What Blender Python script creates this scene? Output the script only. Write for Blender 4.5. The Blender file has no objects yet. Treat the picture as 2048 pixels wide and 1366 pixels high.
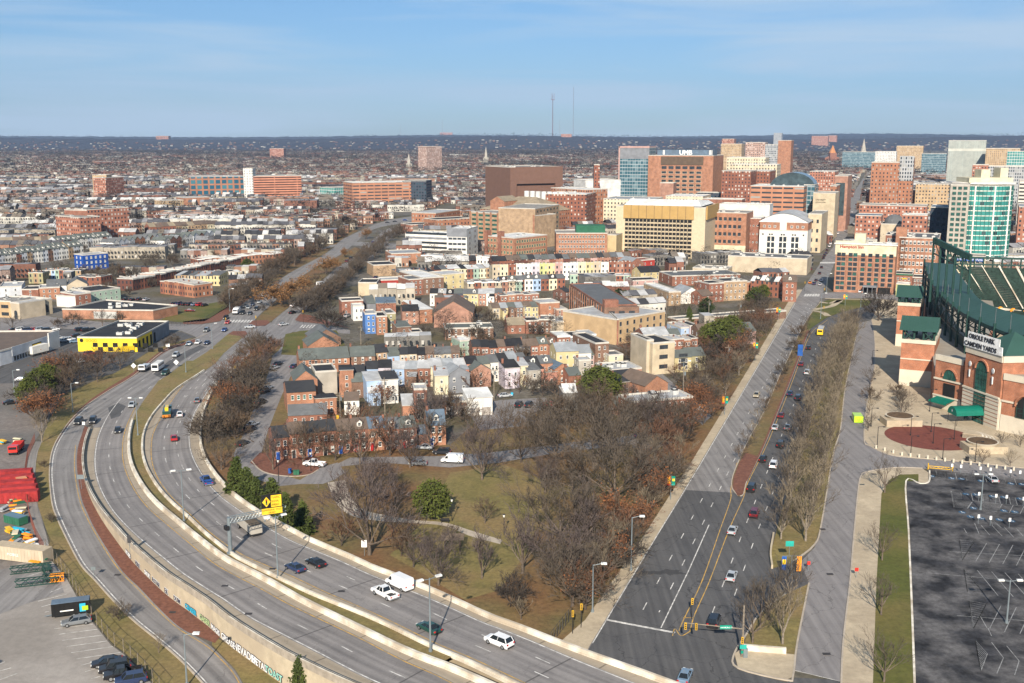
import bpy,math,random
from mathutils import Vector,Matrix
R=math.radians
C=bpy.context.scene.collection
scene=bpy.context.scene
# ---------------------------------------------------------------- camera
H=83.0;F=2150.0;PIT=math.atan(408/F)
cam=bpy.data.objects.new('camera',bpy.data.cameras.new('camera'));C.objects.link(cam)
cam.location=(0,0,H);cam.rotation_euler=(math.pi/2-PIT,0,0)
cam.data.sensor_width=36;cam.data.lens=36*F/2048
cam.data.clip_start=1;cam.data.clip_end=60000
scene.camera=cam
# ---------------------------------------------------------------- world, sun, exposure
SUN_EL,SUN_AZ=R(29),R(6.0) # light travels towards +Y, a little towards +X
world=bpy.data.worlds.new('World');scene.world=world;world.use_nodes=True
wn=world.node_tree;wn.nodes.clear()
wo=wn.nodes.new('ShaderNodeOutputWorld');wb=wn.nodes.new('ShaderNodeBackground')
sky=wn.nodes.new('ShaderNodeTexSky');sky.sky_type='NISHITA';sky.sun_disc=False
sky.sun_elevation=SUN_EL;sky.sun_rotation=math.pi+SUN_AZ
sky.air_density=1.0;sky.dust_density=0.25;sky.ozone_density=4.0;sky.altitude=80
wb.inputs['Strength'].default_value=0.065
tc=wn.nodes.new('ShaderNodeTexCoord');mp=wn.nodes.new('ShaderNodeMapping')
mp.inputs['Scale'].default_value=(1.6,1.6,22);mp.inputs['Rotation'].default_value=(0,R(3),0)
nz=wn.nodes.new('ShaderNodeTexNoise');nz.inputs['Scale'].default_value=1.7;nz.inputs['Detail'].default_value=7
nz.inputs['Distortion'].default_value=0.5
cr=wn.nodes.new('ShaderNodeValToRGB');cr.color_ramp.elements[0].position=0.40;cr.color_ramp.elements[1].position=0.64
cr.color_ramp.elements[1].color=(0.78,0.78,0.78,1)
mx=wn.nodes.new('ShaderNodeMix');mx.data_type='RGBA';mx.inputs[7].default_value=(5.6,7.0,8.4,1)
wn.links.new(tc.outputs['Generated'],mp.inputs['Vector']);wn.links.new(mp.outputs[0],nz.inputs['Vector'])
wn.links.new(nz.outputs[0],cr.inputs[0]);wn.links.new(cr.outputs[0],mx.inputs[0])
sx=wn.nodes.new('ShaderNodeSeparateXYZ');rm=wn.nodes.new('ShaderNodeValToRGB');ti=wn.nodes.new('ShaderNodeMix');ti.data_type='RGBA';ti.blend_type='MULTIPLY';ti.inputs[0].default_value=1
rm.color_ramp.elements[0].position=0.0;rm.color_ramp.elements[0].color=(.56,.72,.98,1);rm.color_ramp.elements[1].position=.30;rm.color_ramp.elements[1].color=(.70,.90,.98,1)
wn.links.new(tc.outputs['Generated'],sx.inputs[0]);wn.links.new(sx.outputs[2],rm.inputs[0]);wn.links.new(sky.outputs[0],ti.inputs[6]);wn.links.new(rm.outputs[0],ti.inputs[7]);wn.links.new(ti.outputs[2],mx.inputs[6]);wn.links.new(mx.outputs[2],wb.inputs['Color']);wn.links.new(wb.outputs[0],wo.inputs[0])
sun=bpy.data.objects.new('sun',bpy.data.lights.new('sun','SUN'));C.objects.link(sun)
sun.data.energy=5.0;sun.data.angle=R(0.5);sun.data.color=(1.0,0.90,0.76)
_d=Vector((math.sin(SUN_AZ)*math.cos(SUN_EL),math.cos(SUN_AZ)*math.cos(SUN_EL),-math.sin(SUN_EL)))
sun.rotation_euler=_d.to_track_quat('-Z','Y').to_euler();sun.location=(0,-100,300)
scene.view_settings.view_transform='Standard';scene.view_settings.look='None'
scene.view_settings.exposure=0.62;scene.view_settings.gamma=1.0
scene.cycles.max_bounces=5;scene.cycles.diffuse_bounces=2;scene.cycles.glossy_bounces=2
scene.cycles.transmission_bounces=2;scene.cycles.transparent_max_bounces=6;scene.cycles.volume_bounces=0

# ---------------------------------------------------------------- helpers
def G(u,v,z=0.0):
 """a point of the ground (or of the level z) from a position in the 2048 px photo"""
 a,b=(u-1024),(683-v)
 cp,sp=math.cos(PIT),math.sin(PIT)
 d=Vector((a,F*cp+b*sp,-F*sp+b*cp))
 t=(z-H)/d.z
 return Vector((d.x*t,d.y*t,z))
def ZT(p,vt):
 """height at which something standing at p reaches photo row vt"""
 k=(683-vt)/F;cp,sp=math.cos(PIT),math.sin(PIT)
 return H+p[1]*(k*cp-sp)/(cp+k*sp)
def PX(p):
 cp,sp=math.cos(PIT),math.sin(PIT)
 w=p[2]-H;fw=p[1]*cp-w*sp
 return(1024+F*p[0]/fw,683-F*(p[1]*sp+w*cp)/fw)

class MB:
 """collects faces, then links them as one mesh object"""
 def __init__(s):s.v=[];s.f=[];s.m=[];s.uv=[];s.mats=[]
 def mi(s,m):
  if m not in s.mats:s.mats.append(m)
  return s.mats.index(m)
 def face(s,pts,m,uv=None):
  n=len(s.v);s.v.extend([tuple(p)for p in pts]);s.f.append(tuple(range(n,n+len(pts))));s.m.append(s.mi(m))
  if uv is None:
   # metres along the wall and up it (or x, y on flat faces)
   p0,p1,p2=Vector(pts[0]),Vector(pts[1]),Vector(pts[2])
   nn=(p1-p0).cross(p2-p0)
   if nn.length>1e-9:nn.normalize()
   if abs(nn.z)>0.7:uv=[(p[0],p[1])for p in pts]
   elif abs(nn.x)>abs(nn.y):uv=[(p[1],p[2])for p in pts]
   else:uv=[(p[0],p[2])for p in pts]
  s.uv.extend(uv)
 def box(s,x0,y0,z0,x1,y1,z1,m,top=None,bottom=False):
  a=[(x0,y0),(x1,y0),(x1,y1),(x0,y1)]
  s.prism(a,z0,z1,m,top,bottom)
 def prism(s,poly,z0,z1,m,top=None,bottom=False):
  n=len(poly);top=top or m
  L=0.0
  for i in range(n):
   p,q=poly[i],poly[(i+1)%n];l=math.hypot(q[0]-p[0],q[1]-p[1])
   s.face([(p[0],p[1],z0),(q[0],q[1],z0),(q[0],q[1],z1),(p[0],p[1],z1)],m,
    [(0,z0),(l,z0),(l,z1),(0,z1)]);L+=l
  s.face([(p[0],p[1],z1)for p in poly],top)
  if bottom:s.face([(p[0],p[1],z0)for p in reversed(poly)],m)
 def cyl(s,x,y,z0,z1,r0,r1,m,n=10,cap=True):
  A=[(x+r0*math.cos(2*math.pi*i/n),y+r0*math.sin(2*math.pi*i/n),z0)for i in range(n)]
  B=[(x+r1*math.cos(2*math.pi*i/n),y+r1*math.sin(2*math.pi*i/n),z1)for i in range(n)]
  for i in range(n):
   j=(i+1)%n;s.face([A[i],A[j],B[j],B[i]],m)
  if cap and r1>0.001:s.face(B,m)
 def tube(s,p,q,r0,r1,m,n=5):
  p,q=Vector(p),Vector(q);d=q-p
  if d.length<1e-6:return
  d.normalize();a=d.cross(Vector((0,0,1))if abs(d.z)<.9 else Vector((1,0,0))).normalized();b=d.cross(a)
  A=[p+(a*math.cos(2*math.pi*i/n)+b*math.sin(2*math.pi*i/n))*r0 for i in range(n)]
  B=[q+(a*math.cos(2*math.pi*i/n)+b*math.sin(2*math.pi*i/n))*r1 for i in range(n)]
  for i in range(n):
   j=(i+1)%n;s.face([A[j],A[i],B[i],B[j]],m)
  if r1>.05:s.face(B,m);s.face(A[::-1],m)
 def bar(s,p,q,w,h,m):
  """a rectangular bar from p to q"""
  p,q=Vector(p),Vector(q);d=(q-p).normalized()
  a=d.cross(Vector((0,0,1))if abs(d.z)<.95 else Vector((1,0,0))).normalized()*w/2
  b=a.cross(d).normalized()*h/2
  A=[p-a-b,p+a-b,p+a+b,p-a+b];B=[x+(q-p)for x in A]
  for i in range(4):
   j=(i+1)%4;s.face([A[i],A[j],B[j],B[i]],m)
  s.face(A[::-1],m);s.face(B,m)
 def mesh(s,name='mesh'):
  me=bpy.data.meshes.new(name);me.from_pydata(s.v,[],s.f)
  for m in s.mats:me.materials.append(MAT[m])
  me.polygons.foreach_set('material_index',s.m)
  uvl=me.uv_layers.new(name='UVMap');flat=[c for p in s.uv for c in p]
  uvl.data.foreach_set('uv',flat);me.update()
  return me
 def build(s,name,parent=None,loc=None,rot=0.0,smooth=False):
  me=s.mesh(name)
  if smooth:me.polygons.foreach_set('use_smooth',[True]*len(me.polygons))
  return inst(name,me,parent,loc,rot)

def inst(name,me,parent=None,loc=None,rot=0.0,scale=None):
 o=bpy.data.objects.new(name,me);C.objects.link(o)
 if parent is not None:o.parent=parent
 if loc is not None:o.location=loc
 if rot:o.rotation_euler=(0,0,rot)
 if scale is not None:o.scale=scale
 return o
def thing(name,loc,rot=0.0):
 o=bpy.data.objects.new(name,None);C.objects.link(o);o.location=loc;o.rotation_euler=(0,0,rot)
 o.empty_display_size=1;return o
_labels={}
def tag(o,label,cat,group=None):
 k=label
 _labels[k]=_labels.get(k,0)+1
 o['label']=label;o['category']=cat
 if group:o['group']=group
 return o
def struct(o):o['kind']='structure';return o
def stuff(o,label=None,cat=None):
 o['kind']='stuff'
 if label:o['label']=label;o['category']=cat
 return o
ORD=['first','second','third','fourth','fifth','sixth','seventh','eighth','ninth','tenth','eleventh','twelfth',
 'thirteenth','fourteenth','fifteenth','sixteenth','seventeenth','eighteenth','nineteenth','twentieth']
def ordn(i):
 if i<20:return ORD[i]
 n=i+1;return '%d%s'%(n,{1:'st',2:'nd',3:'rd'}.get(n%10,'th')if n//10%10!=1 else 'th')

# ---------------------------------------------------------------- materials
MAT={}
def _nt(name):
 m=bpy.data.materials.new(name);m.use_nodes=True;MAT[name]=m
 nt=m.node_tree;b=nt.nodes['Principled BSDF'];b.inputs['Specular IOR Level'].default_value=0.3
 return m,nt,b
def mat(name,col,rough=.85,var=.18,scale=.6,metal=0,spec=.3,col2=None,detail=4,blotch=None,fine=None):
 """a plain surface with soft variation of its own colour"""
 m,nt,b=_nt(name);b.inputs['Roughness'].default_value=rough;b.inputs['Metallic'].default_value=metal
 b.inputs['Specular IOR Level'].default_value=spec
 tcn=nt.nodes.new('ShaderNodeTexCoord');n=nt.nodes.new('ShaderNodeTexNoise')
 n.inputs['Scale'].default_value=scale;n.inputs['Detail'].default_value=detail;n.inputs['Roughness'].default_value=.65
 geo=nt.nodes.new('ShaderNodeNewGeometry')
 nt.links.new(geo.outputs['Position'],n.inputs['Vector'])
 r=nt.nodes.new('ShaderNodeValToRGB');c2=col2 or tuple(max(0,c*(1-var*1.6))for c in col)
 c1=col if col2 else tuple(min(1,c*(1+var))for c in col)
 r.color_ramp.elements[0].position=.32;r.color_ramp.elements[1].position=.68
 r.color_ramp.elements[0].color=(*c2,1);r.color_ramp.elements[1].color=(*c1,1)
 nt.links.new(n.outputs[0],r.inputs[0]);out=r.outputs[0]
 if blotch:
  n2=nt.nodes.new('ShaderNodeTexNoise');n2.inputs['Scale'].default_value=blotch[1];n2.inputs['Detail'].default_value=5
  nt.links.new(geo.outputs['Position'],n2.inputs['Vector'])
  r2=nt.nodes.new('ShaderNodeValToRGB');r2.color_ramp.elements[0].position=.42;r2.color_ramp.elements[1].position=.62
  mixn=nt.nodes.new('ShaderNodeMix');mixn.data_type='RGBA';mixn.inputs[7].default_value=(*blotch[0],1)
  nt.links.new(n2.outputs[0],r2.inputs[0]);nt.links.new(r2.outputs[0],mixn.inputs[0]);nt.links.new(out,mixn.inputs[6]);out=mixn.outputs[2]
 if fine:
  out=_fine(nt,geo,out,*fine)
 nt.links.new(out,b.inputs['Base Color'])
 return m
def _fine(nt,geo,out,sc,amt):
 n3=nt.nodes.new('ShaderNodeTexNoise');n3.inputs['Scale'].default_value=sc;n3.inputs['Detail'].default_value=8;n3.inputs['Roughness'].default_value=.75;nt.links.new(geo.outputs['Position'],n3.inputs['Vector'])
 r3=nt.nodes.new('ShaderNodeMapRange');r3.inputs[1].default_value=.3;r3.inputs[2].default_value=.7;r3.inputs[3].default_value=1-amt;r3.inputs[4].default_value=1+amt;nt.links.new(n3.outputs[0],r3.inputs[0])
 m3=nt.nodes.new('ShaderNodeMix');m3.data_type='RGBA';m3.blend_type='MULTIPLY';m3.inputs[0].default_value=1;nt.links.new(out,m3.inputs[6]);nt.links.new(r3.outputs[0],m3.inputs[7]);return m3.outputs[2]
def brick(name,col,mortar=(.30,.23,.18),var=.25,near=True):
 m,nt,b=_nt(name);b.inputs['Roughness'].default_value=.9
 uv=nt.nodes.new('ShaderNodeUVMap');bt=nt.nodes.new('ShaderNodeTexBrick')
 bt.inputs['Scale'].default_value=1;bt.inputs['Brick Width'].default_value=.24;bt.inputs['Row Height'].default_value=.08
 bt.inputs['Mortar Size'].default_value=.004;bt.inputs['Bias'].default_value=-.1
 bt.inputs['Color1'].default_value=(*[c*1.15 for c in col],1);bt.inputs['Color2'].default_value=(*[c*.75 for c in col],1)
 bt.inputs['Mortar'].default_value=(*mortar,1)
 nt.links.new(uv.outputs[0],bt.inputs['Vector'])
 n=nt.nodes.new('ShaderNodeTexNoise');n.inputs['Scale'].default_value=.35;n.inputs['Detail'].default_value=6
 geo=nt.nodes.new('ShaderNodeNewGeometry');nt.links.new(geo.outputs['Position'],n.inputs['Vector'])
 r=nt.nodes.new('ShaderNodeMapRange');r.inputs[1].default_value=.3;r.inputs[2].default_value=.7;r.inputs[3].default_value=1-var;r.inputs[4].default_value=1+var
 nt.links.new(n.outputs[0],r.inputs[0])
 mu=nt.nodes.new('ShaderNodeMix');mu.data_type='RGBA';mu.blend_type='MULTIPLY';mu.inputs[0].default_value=1
 nt.links.new(bt.outputs[0],mu.inputs[6]);nt.links.new(r.outputs[0],mu.inputs[7]);nt.links.new(mu.outputs[2],b.inputs['Base Color'])
 return m
def _math(nt,op,a,b=None):
 n=nt.nodes.new('ShaderNodeMath');n.operation=op
 for i,x in enumerate((a,b)):
  if x is None:continue
  if isinstance(x,(int,float)):n.inputs[i].default_value=x
  else:nt.links.new(x,n.inputs[i])
 return n.outputs[0]
def facade(name,wall,win=(.03,.04,.05),px=3.0,pz=3.2,fx=.45,fz=.5,pale_share=.35,alt=(.30,.30,.28),band=None):
 """a wall seen from afar with rows of panes: px/pz spacing in metres, fx/fz the share that is glass"""
 m,nt,b=_nt(name)
 uv=nt.nodes.new('ShaderNodeUVMap');sp=nt.nodes.new('ShaderNodeSeparateXYZ');nt.links.new(uv.outputs[0],sp.inputs[0])
 X=_math(nt,'DIVIDE',sp.outputs[0],px);Y=_math(nt,'DIVIDE',sp.outputs[1],pz)
 fX=_math(nt,'FRACT',X);fY=_math(nt,'FRACT',Y)
 mX=_math(nt,'LESS_THAN',_math(nt,'ABSOLUTE',_math(nt,'SUBTRACT',fX,.5)),fx/2)
 mY=_math(nt,'LESS_THAN',_math(nt,'ABSOLUTE',_math(nt,'SUBTRACT',fY,.55)),fz/2)
 mask=_math(nt,'MULTIPLY',mX,mY)
 geo=nt.nodes.new('ShaderNodeNewGeometry');gs=nt.nodes.new('ShaderNodeSeparateXYZ');nt.links.new(geo.outputs['Normal'],gs.inputs[0])
 mask=_math(nt,'MULTIPLY',mask,_math(nt,'LESS_THAN',_math(nt,'ABSOLUTE',gs.outputs[2]),.3))
 cb=nt.nodes.new('ShaderNodeCombineXYZ');nt.links.new(_math(nt,'FLOOR',X),cb.inputs[0]);nt.links.new(_math(nt,'FLOOR',Y),cb.inputs[1])
 wn_=nt.nodes.new('ShaderNodeTexWhiteNoise');wn_.noise_dimensions='3D';nt.links.new(cb.outputs[0],wn_.inputs[0])
 pale_pane=_math(nt,'LESS_THAN',wn_.outputs[0],pale_share)  # a random share of panes takes the paler alternate colour
 wc=nt.nodes.new('ShaderNodeMix');wc.data_type='RGBA';wc.inputs[6].default_value=(*win,1);wc.inputs[7].default_value=(*alt,1)
 nt.links.new(pale_pane,wc.inputs[0])
 n=nt.nodes.new('ShaderNodeTexNoise');n.inputs['Scale'].default_value=.15;n.inputs['Detail'].default_value=6;nt.links.new(geo.outputs['Position'],n.inputs['Vector'])
 rr=nt.nodes.new('ShaderNodeMapRange');rr.inputs[1].default_value=.3;rr.inputs[2].default_value=.7;rr.inputs[3].default_value=.82;rr.inputs[4].default_value=1.12
 nt.links.new(n.outputs[0],rr.inputs[0])
 wl=nt.nodes.new('ShaderNodeMix');wl.data_type='RGBA';wl.blend_type='MULTIPLY';wl.inputs[0].default_value=1;wl.inputs[6].default_value=(*wall,1)
 nt.links.new(rr.outputs[0],wl.inputs[7]);wallc=wl.outputs[2]
 if band:
  mb=_math(nt,'LESS_THAN',fY,band[1]);bm=nt.nodes.new('ShaderNodeMix');bm.data_type='RGBA';bm.inputs[7].default_value=(*band[0],1)
  nt.links.new(mb,bm.inputs[0]);nt.links.new(wallc,bm.inputs[6]);wallc=bm.outputs[2]
 fm=nt.nodes.new('ShaderNodeMix');fm.data_type='RGBA'
 nt.links.new(mask,fm.inputs[0]);nt.links.new(wallc,fm.inputs[6]);nt.links.new(wc.outputs[2],fm.inputs[7])
 nt.links.new(fm.outputs[2],b.inputs['Base Color'])
 rg=nt.nodes.new('ShaderNodeMapRange');rg.inputs[3].default_value=.88;rg.inputs[4].default_value=.25
 nt.links.new(mask,rg.inputs[0]);nt.links.new(rg.outputs[0],b.inputs['Roughness'])
 return m
def vcol(name,rough=.85,attr='Col',spec=.25):
 """base colour from the mesh's own colour attribute, with a little mottling"""
 m,nt,b=_nt(name);b.inputs['Roughness'].default_value=rough;b.inputs['Specular IOR Level'].default_value=spec
 a=nt.nodes.new('ShaderNodeAttribute');a.attribute_name=attr
 n=nt.nodes.new('ShaderNodeTexNoise');n.inputs['Scale'].default_value=.25;n.inputs['Detail'].default_value=5
 geo=nt.nodes.new('ShaderNodeNewGeometry');nt.links.new(geo.outputs['Position'],n.inputs['Vector'])
 r=nt.nodes.new('ShaderNodeMapRange');r.inputs[1].default_value=.3;r.inputs[2].default_value=.7;r.inputs[3].default_value=.75;r.inputs[4].default_value=1.15
 nt.links.new(n.outputs[0],r.inputs[0])
 mu=nt.nodes.new('ShaderNodeMix');mu.data_type='RGBA';mu.blend_type='MULTIPLY';mu.inputs[0].default_value=1
 nt.links.new(a.outputs['Color'],mu.inputs[6]);nt.links.new(r.outputs[0],mu.inputs[7]);nt.links.new(mu.outputs[2],b.inputs['Base Color'])
 return m
def road_mat(name,col,dark,joints=None,stain=.5):
 """asphalt: long wheel streaks come from stretched noise along the road, cracks from a voronoi edge"""
 m,nt,b=_nt(name);b.inputs['Roughness'].default_value=.88
 geo=nt.nodes.new('ShaderNodeNewGeometry');uv=nt.nodes.new('ShaderNodeUVMap')
 mpn=nt.nodes.new('ShaderNodeMapping');mpn.inputs['Scale'].default_value=(.9,.018,1);nt.links.new(uv.outputs[0],mpn.inputs['Vector'])
 n1=nt.nodes.new('ShaderNodeTexNoise');n1.inputs['Scale'].default_value=1.0;n1.inputs['Detail'].default_value=3;nt.links.new(mpn.outputs[0],n1.inputs['Vector'])
 n2=nt.nodes.new('ShaderNodeTexNoise');n2.inputs['Scale'].default_value=.12;n2.inputs['Detail'].default_value=9;n2.inputs['Roughness'].default_value=.7;nt.links.new(geo.outputs['Position'],n2.inputs['Vector'])
 n3=nt.nodes.new('ShaderNodeTexNoise');n3.inputs['Scale'].default_value=2.5;n3.inputs['Detail'].default_value=5;nt.links.new(geo.outputs['Position'],n3.inputs['Vector'])
 s=_math(nt,'ADD',_math(nt,'MULTIPLY',n1.outputs[0],.55),_math(nt,'ADD',_math(nt,'MULTIPLY',n2.outputs[0],.3),_math(nt,'MULTIPLY',n3.outputs[0],.15)))
 r=nt.nodes.new('ShaderNodeValToRGB');r.color_ramp.elements[0].position=.36;r.color_ramp.elements[1].position=.62
 r.color_ramp.elements[0].color=(*dark,1);r.color_ramp.elements[1].color=(*col,1);nt.links.new(s,r.inputs[0]);out=r.outputs[0]
 # cracks
 vr=nt.nodes.new('ShaderNodeTexVoronoi');vr.feature='DISTANCE_TO_EDGE';vr.inputs['Scale'].default_value=.11
 nd=nt.nodes.new('ShaderNodeTexNoise');nd.inputs['Scale'].default_value=.5;nd.inputs['Detail'].default_value=5;nt.links.new(geo.outputs['Position'],nd.inputs['Vector'])
 vm=nt.nodes.new('ShaderNodeVectorMath');vm.operation='MULTIPLY_ADD';nt.links.new(nd.outputs['Color'],vm.inputs[0]);vm.inputs[1].default_value=(3.5,3.5,0);nt.links.new(geo.outputs['Position'],vm.inputs[2])
 nt.links.new(vm.outputs[0],vr.inputs['Vector'])
 crk=_math(nt,'LESS_THAN',vr.outputs['Distance'],.006)
 m2=nt.nodes.new('ShaderNodeMix');m2.data_type='RGBA';m2.inputs[7].default_value=(*[c*.45 for c in dark],1)
 nt.links.new(_math(nt,'MULTIPLY',crk,stain),m2.inputs[0]);nt.links.new(out,m2.inputs[6]);out=m2.outputs[2]
 if joints:
  sp=nt.nodes.new('ShaderNodeSeparateXYZ');nt.links.new(uv.outputs[0],sp.inputs[0])
  j=_math(nt,'LESS_THAN',_math(nt,'FRACT',_math(nt,'DIVIDE',sp.outputs[1],joints)),.3/joints)
  m3=nt.nodes.new('ShaderNodeMix');m3.data_type='RGBA';m3.inputs[7].default_value=(*[c*.4 for c in dark],1)
  nt.links.new(_math(nt,'MULTIPLY',j,.7),m3.inputs[0]);nt.links.new(out,m3.inputs[6]);out=m3.outputs[2]
 nt.links.new(out,b.inputs['Base Color']);return m

road_mat('asphalt',(.27,.255,.245),(.135,.127,.124),stain=.4)
road_mat('asphalt_joint',(.275,.255,.243),(.14,.13,.127),joints=24,stain=.25)
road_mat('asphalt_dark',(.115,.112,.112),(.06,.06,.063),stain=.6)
road_mat('asphalt_old',(.25,.235,.23),(.16,.15,.15),stain=.5)
mat('lot_black',(.036,.036,.04),var=.5,scale=.25,detail=10,blotch=((.115,.11,.11),.16),spec=.2,fine=(.8,.5))
road_mat('shoulder',(.38,.32,.245),(.27,.225,.17),joints=12,stain=.2)
mat('concrete',(.42,.36,.29),scale=.4,var=.12,detail=8)
mat('concrete_pale',(.74,.69,.59),scale=.5,var=.14,detail=9,blotch=((.45,.38,.29),.22))
mat('concrete_wall',(.50,.42,.30),scale=.5,var=.12,detail=8,blotch=((.40,.33,.24),.12))
mat('parapet_top',(.36,.31,.25),scale=.6,var=.2,detail=8)
mat('paving_tan',(.46,.38,.27),scale=.3,var=.08,detail=7,blotch=((.38,.31,.22),.12),fine=(.9,.16))
mat('paving_brick',(.18,.078,.052),scale=1.2,var=.25,detail=7)
mat('plaza_red',(.17,.05,.035),scale=.5,var=.15,detail=7,fine=(1.5,.25))
mat('grass',(.215,.17,.062),scale=.16,var=.2,detail=10,col2=(.125,.11,.038),blotch=((.21,.15,.065),.07),fine=(1.1,.38))
mat('grass_green',(.10,.105,.022),scale=.2,var=.2,detail=9,col2=(.065,.075,.014),blotch=((.14,.115,.035),.06),fine=(1.2,.3))
mat('grass_litter',(.20,.135,.06),scale=.14,var=.2,detail=10,col2=(.11,.092,.036),blotch=((.165,.09,.04),.05),fine=(.9,.45))
mat('soil',(.13,.10,.07),scale=.2,detail=9,var=.3)
mat('city_ground',(.17,.155,.14),scale=.05,detail=9,col2=(.075,.066,.05),blotch=((.10,.085,.045),.03),fine=(.5,.45))
mat('yard_ground',(.22,.19,.17),scale=.1,detail=9,var=.2,blotch=((.14,.13,.12),.05),fine=(.8,.3))
mat('lot_concrete',(.33,.30,.27),scale=.12,detail=9,var=.12,blotch=((.25,.225,.20),.05),fine=(.7,.16))
mat('far_wood',(.038,.033,.040),scale=.006,detail=12,col2=(.018,.017,.026))
mat('paint_white',(.70,.68,.64),var=.15,scale=1.5,blotch=((.36,.35,.33),.9));mat('paint_yellow',(.58,.34,.07),var=.2,scale=1.0,blotch=((.32,.23,.11),.7))
# ---------------------------------------------------------------- the ground
def densify(pts,n=6):
 """Catmull-Rom through world points"""
 P=[pts[0]*2-pts[1]]+list(pts)+[pts[-1]*2-pts[-2]]
 out=[]
 for i in range(1,len(P)-2):
  for k in range(n):
   t=k/n;a,b,c,d=P[i-1],P[i],P[i+1],P[i+2]
   out.append(.5*((2*b)+(c-a)*t+(2*a-5*b+4*c-d)*t*t+(3*b-a-3*c+d)*t**3))
 out.append(pts[-1]);return out
def flat(name,px,m,z=0.02,edges=None,kind='structure'):
 """a sheet of ground whose outline is given in photo positions"""
 from mathutils.geometry import tessellate_polygon
 pts=[G(u,v,z)for u,v in px]
 return flatw(name,pts,m,kind)
def flatw(name,pts,m,kind='structure'):
 from mathutils.geometry import tessellate_polygon
 b=MB();tris=tessellate_polygon([pts])
 for t in tris:
  a=[pts[i]for i in t]
  if(a[1]-a[0]).cross(a[2]-a[0]).z<0:a.reverse()
  b.face(a,m)
 o=b.build(name);o['kind']=kind;return o
def strip(name,A,B,m,kind='structure',parent=None):
 """sheet between two world polylines of equal count; v runs along it"""
 b=MB();s=0
 for i in range(len(A)-1):
  ds=((A[i+1]+B[i+1])/2-(A[i]+B[i])/2).length;w=(A[i]-B[i]).length;w2=(A[i+1]-B[i+1]).length
  q=[A[i],B[i],B[i+1],A[i+1]];uv=[(0,s),(w,s),(w2,s+ds),(0,s+ds)]
  if(q[1]-q[0]).cross(q[2]-q[0]).z<0:q.reverse();uv.reverse()
  b.face(q,m,uv);s+=ds
 o=b.build(name,parent)
 if kind:o['kind']=kind
 return o
def resample(pts,n):
 L=[0]
 for i in range(1,len(pts)):L.append(L[-1]+(pts[i]-pts[i-1]).length)
 out=[];j=0
 for k in range(n):
  d=L[-1]*k/(n-1)
  while j<len(L)-2 and L[j+1]<d:j+=1
  t=(d-L[j])/max(1e-6,L[j+1]-L[j]);out.append(pts[j].lerp(pts[j+1],t))
 return out
def ppoly(px,z=0.0,n=6):return densify([G(u,v,z)for u,v in px],n)
def pstrip(name,pa,pb,m,z=.02,n=40,curved=True,kind='structure'):
 f=(lambda p:ppoly(p,z))if curved else(lambda p:[G(u,v,z)for u,v in p])
 return strip(name,resample(f(pa),n),resample(f(pb),n),m,kind)
def line_mesh(b,pts,w,m,z=0.012,dash=None,off=0):
 """painted line along pts, dash=(on, period)"""
 s=0
 segs=[]
 for i in range(len(pts)-1):
  a,c=pts[i],pts[i+1];l=(c-a).length
  if dash is None:segs.append((a,c))
  else:
   n=max(1,int(l/.8))
   for k in range(n):
    p,q=a.lerp(c,k/n),a.lerp(c,(k+1)/n)
    if((s+l*(k+.5)/n+off)%dash[1])<dash[0]:segs.append((p,q))
  s+=l
 for a,c in segs:
  d=c-a
  if d.length<1e-4:continue
  nrm=Vector((-d.y,d.x,0)).normalized()*w/2;up=Vector((0,0,z))
  b.face([a-nrm+up,c-nrm+up,c+nrm+up,a+nrm+up][::-1]if False else[a+nrm+up,a-nrm+up,c-nrm+up,c+nrm+up],m)
def wall_along(b,pts,h0,h1,t,m,top=None,off=0):
 """upright band of thickness t along world pts from z+h0 to z+h1"""
 n=len(pts);N=[]
 for i in range(n):
  d=pts[min(n-1,i+1)]-pts[max(0,i-1)];N.append(Vector((-d.y,d.x,0)).normalized())
 A=[p+q*(off+t/2)for p,q in zip(pts,N)];B=[p+q*(off-t/2)for p,q in zip(pts,N)]
 s=0
 for i in range(n-1):
  l=(pts[i+1]-pts[i]).length
  u0,u1=Vector((0,0,h0 if not callable(h0)else h0(pts[i]))),Vector((0,0,h1));w0=Vector((0,0,h0 if not callable(h0)else h0(pts[i+1])))
  uv=[(s,0),(s+l,0),(s+l,h1-w0.z),(s,h1-u0.z)]
  b.face([B[i]+u0,B[i+1]+w0,B[i+1]+u1,B[i]+u1],m,uv)
  b.face([A[i+1]+w0,A[i]+u0,A[i]+u1,A[i+1]+u1],m,uv)
  b.face([A[i]+u1,B[i]+u1,B[i+1]+u1,A[i+1]+u1],top or m);s+=l
 for e in(0,n-1):
  u0=Vector((0,0,h0 if not callable(h0)else h0(pts[e])))
  q=[A[e]+u0,B[e]+u0,B[e]+Vector((0,0,h1)),A[e]+Vector((0,0,h1))]
  b.face(q if e==0 else q[::-1],m)

b=MB();S=40000
def _q(x0,y0,x1,y1,m):b.face([(x0,y0,0),(x1,y0,0),(x1,y1,0),(x0,y1,0)],m)
_q(-S,-2000,S,45000,'city_ground')
struct(b.build('ground'))

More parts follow.
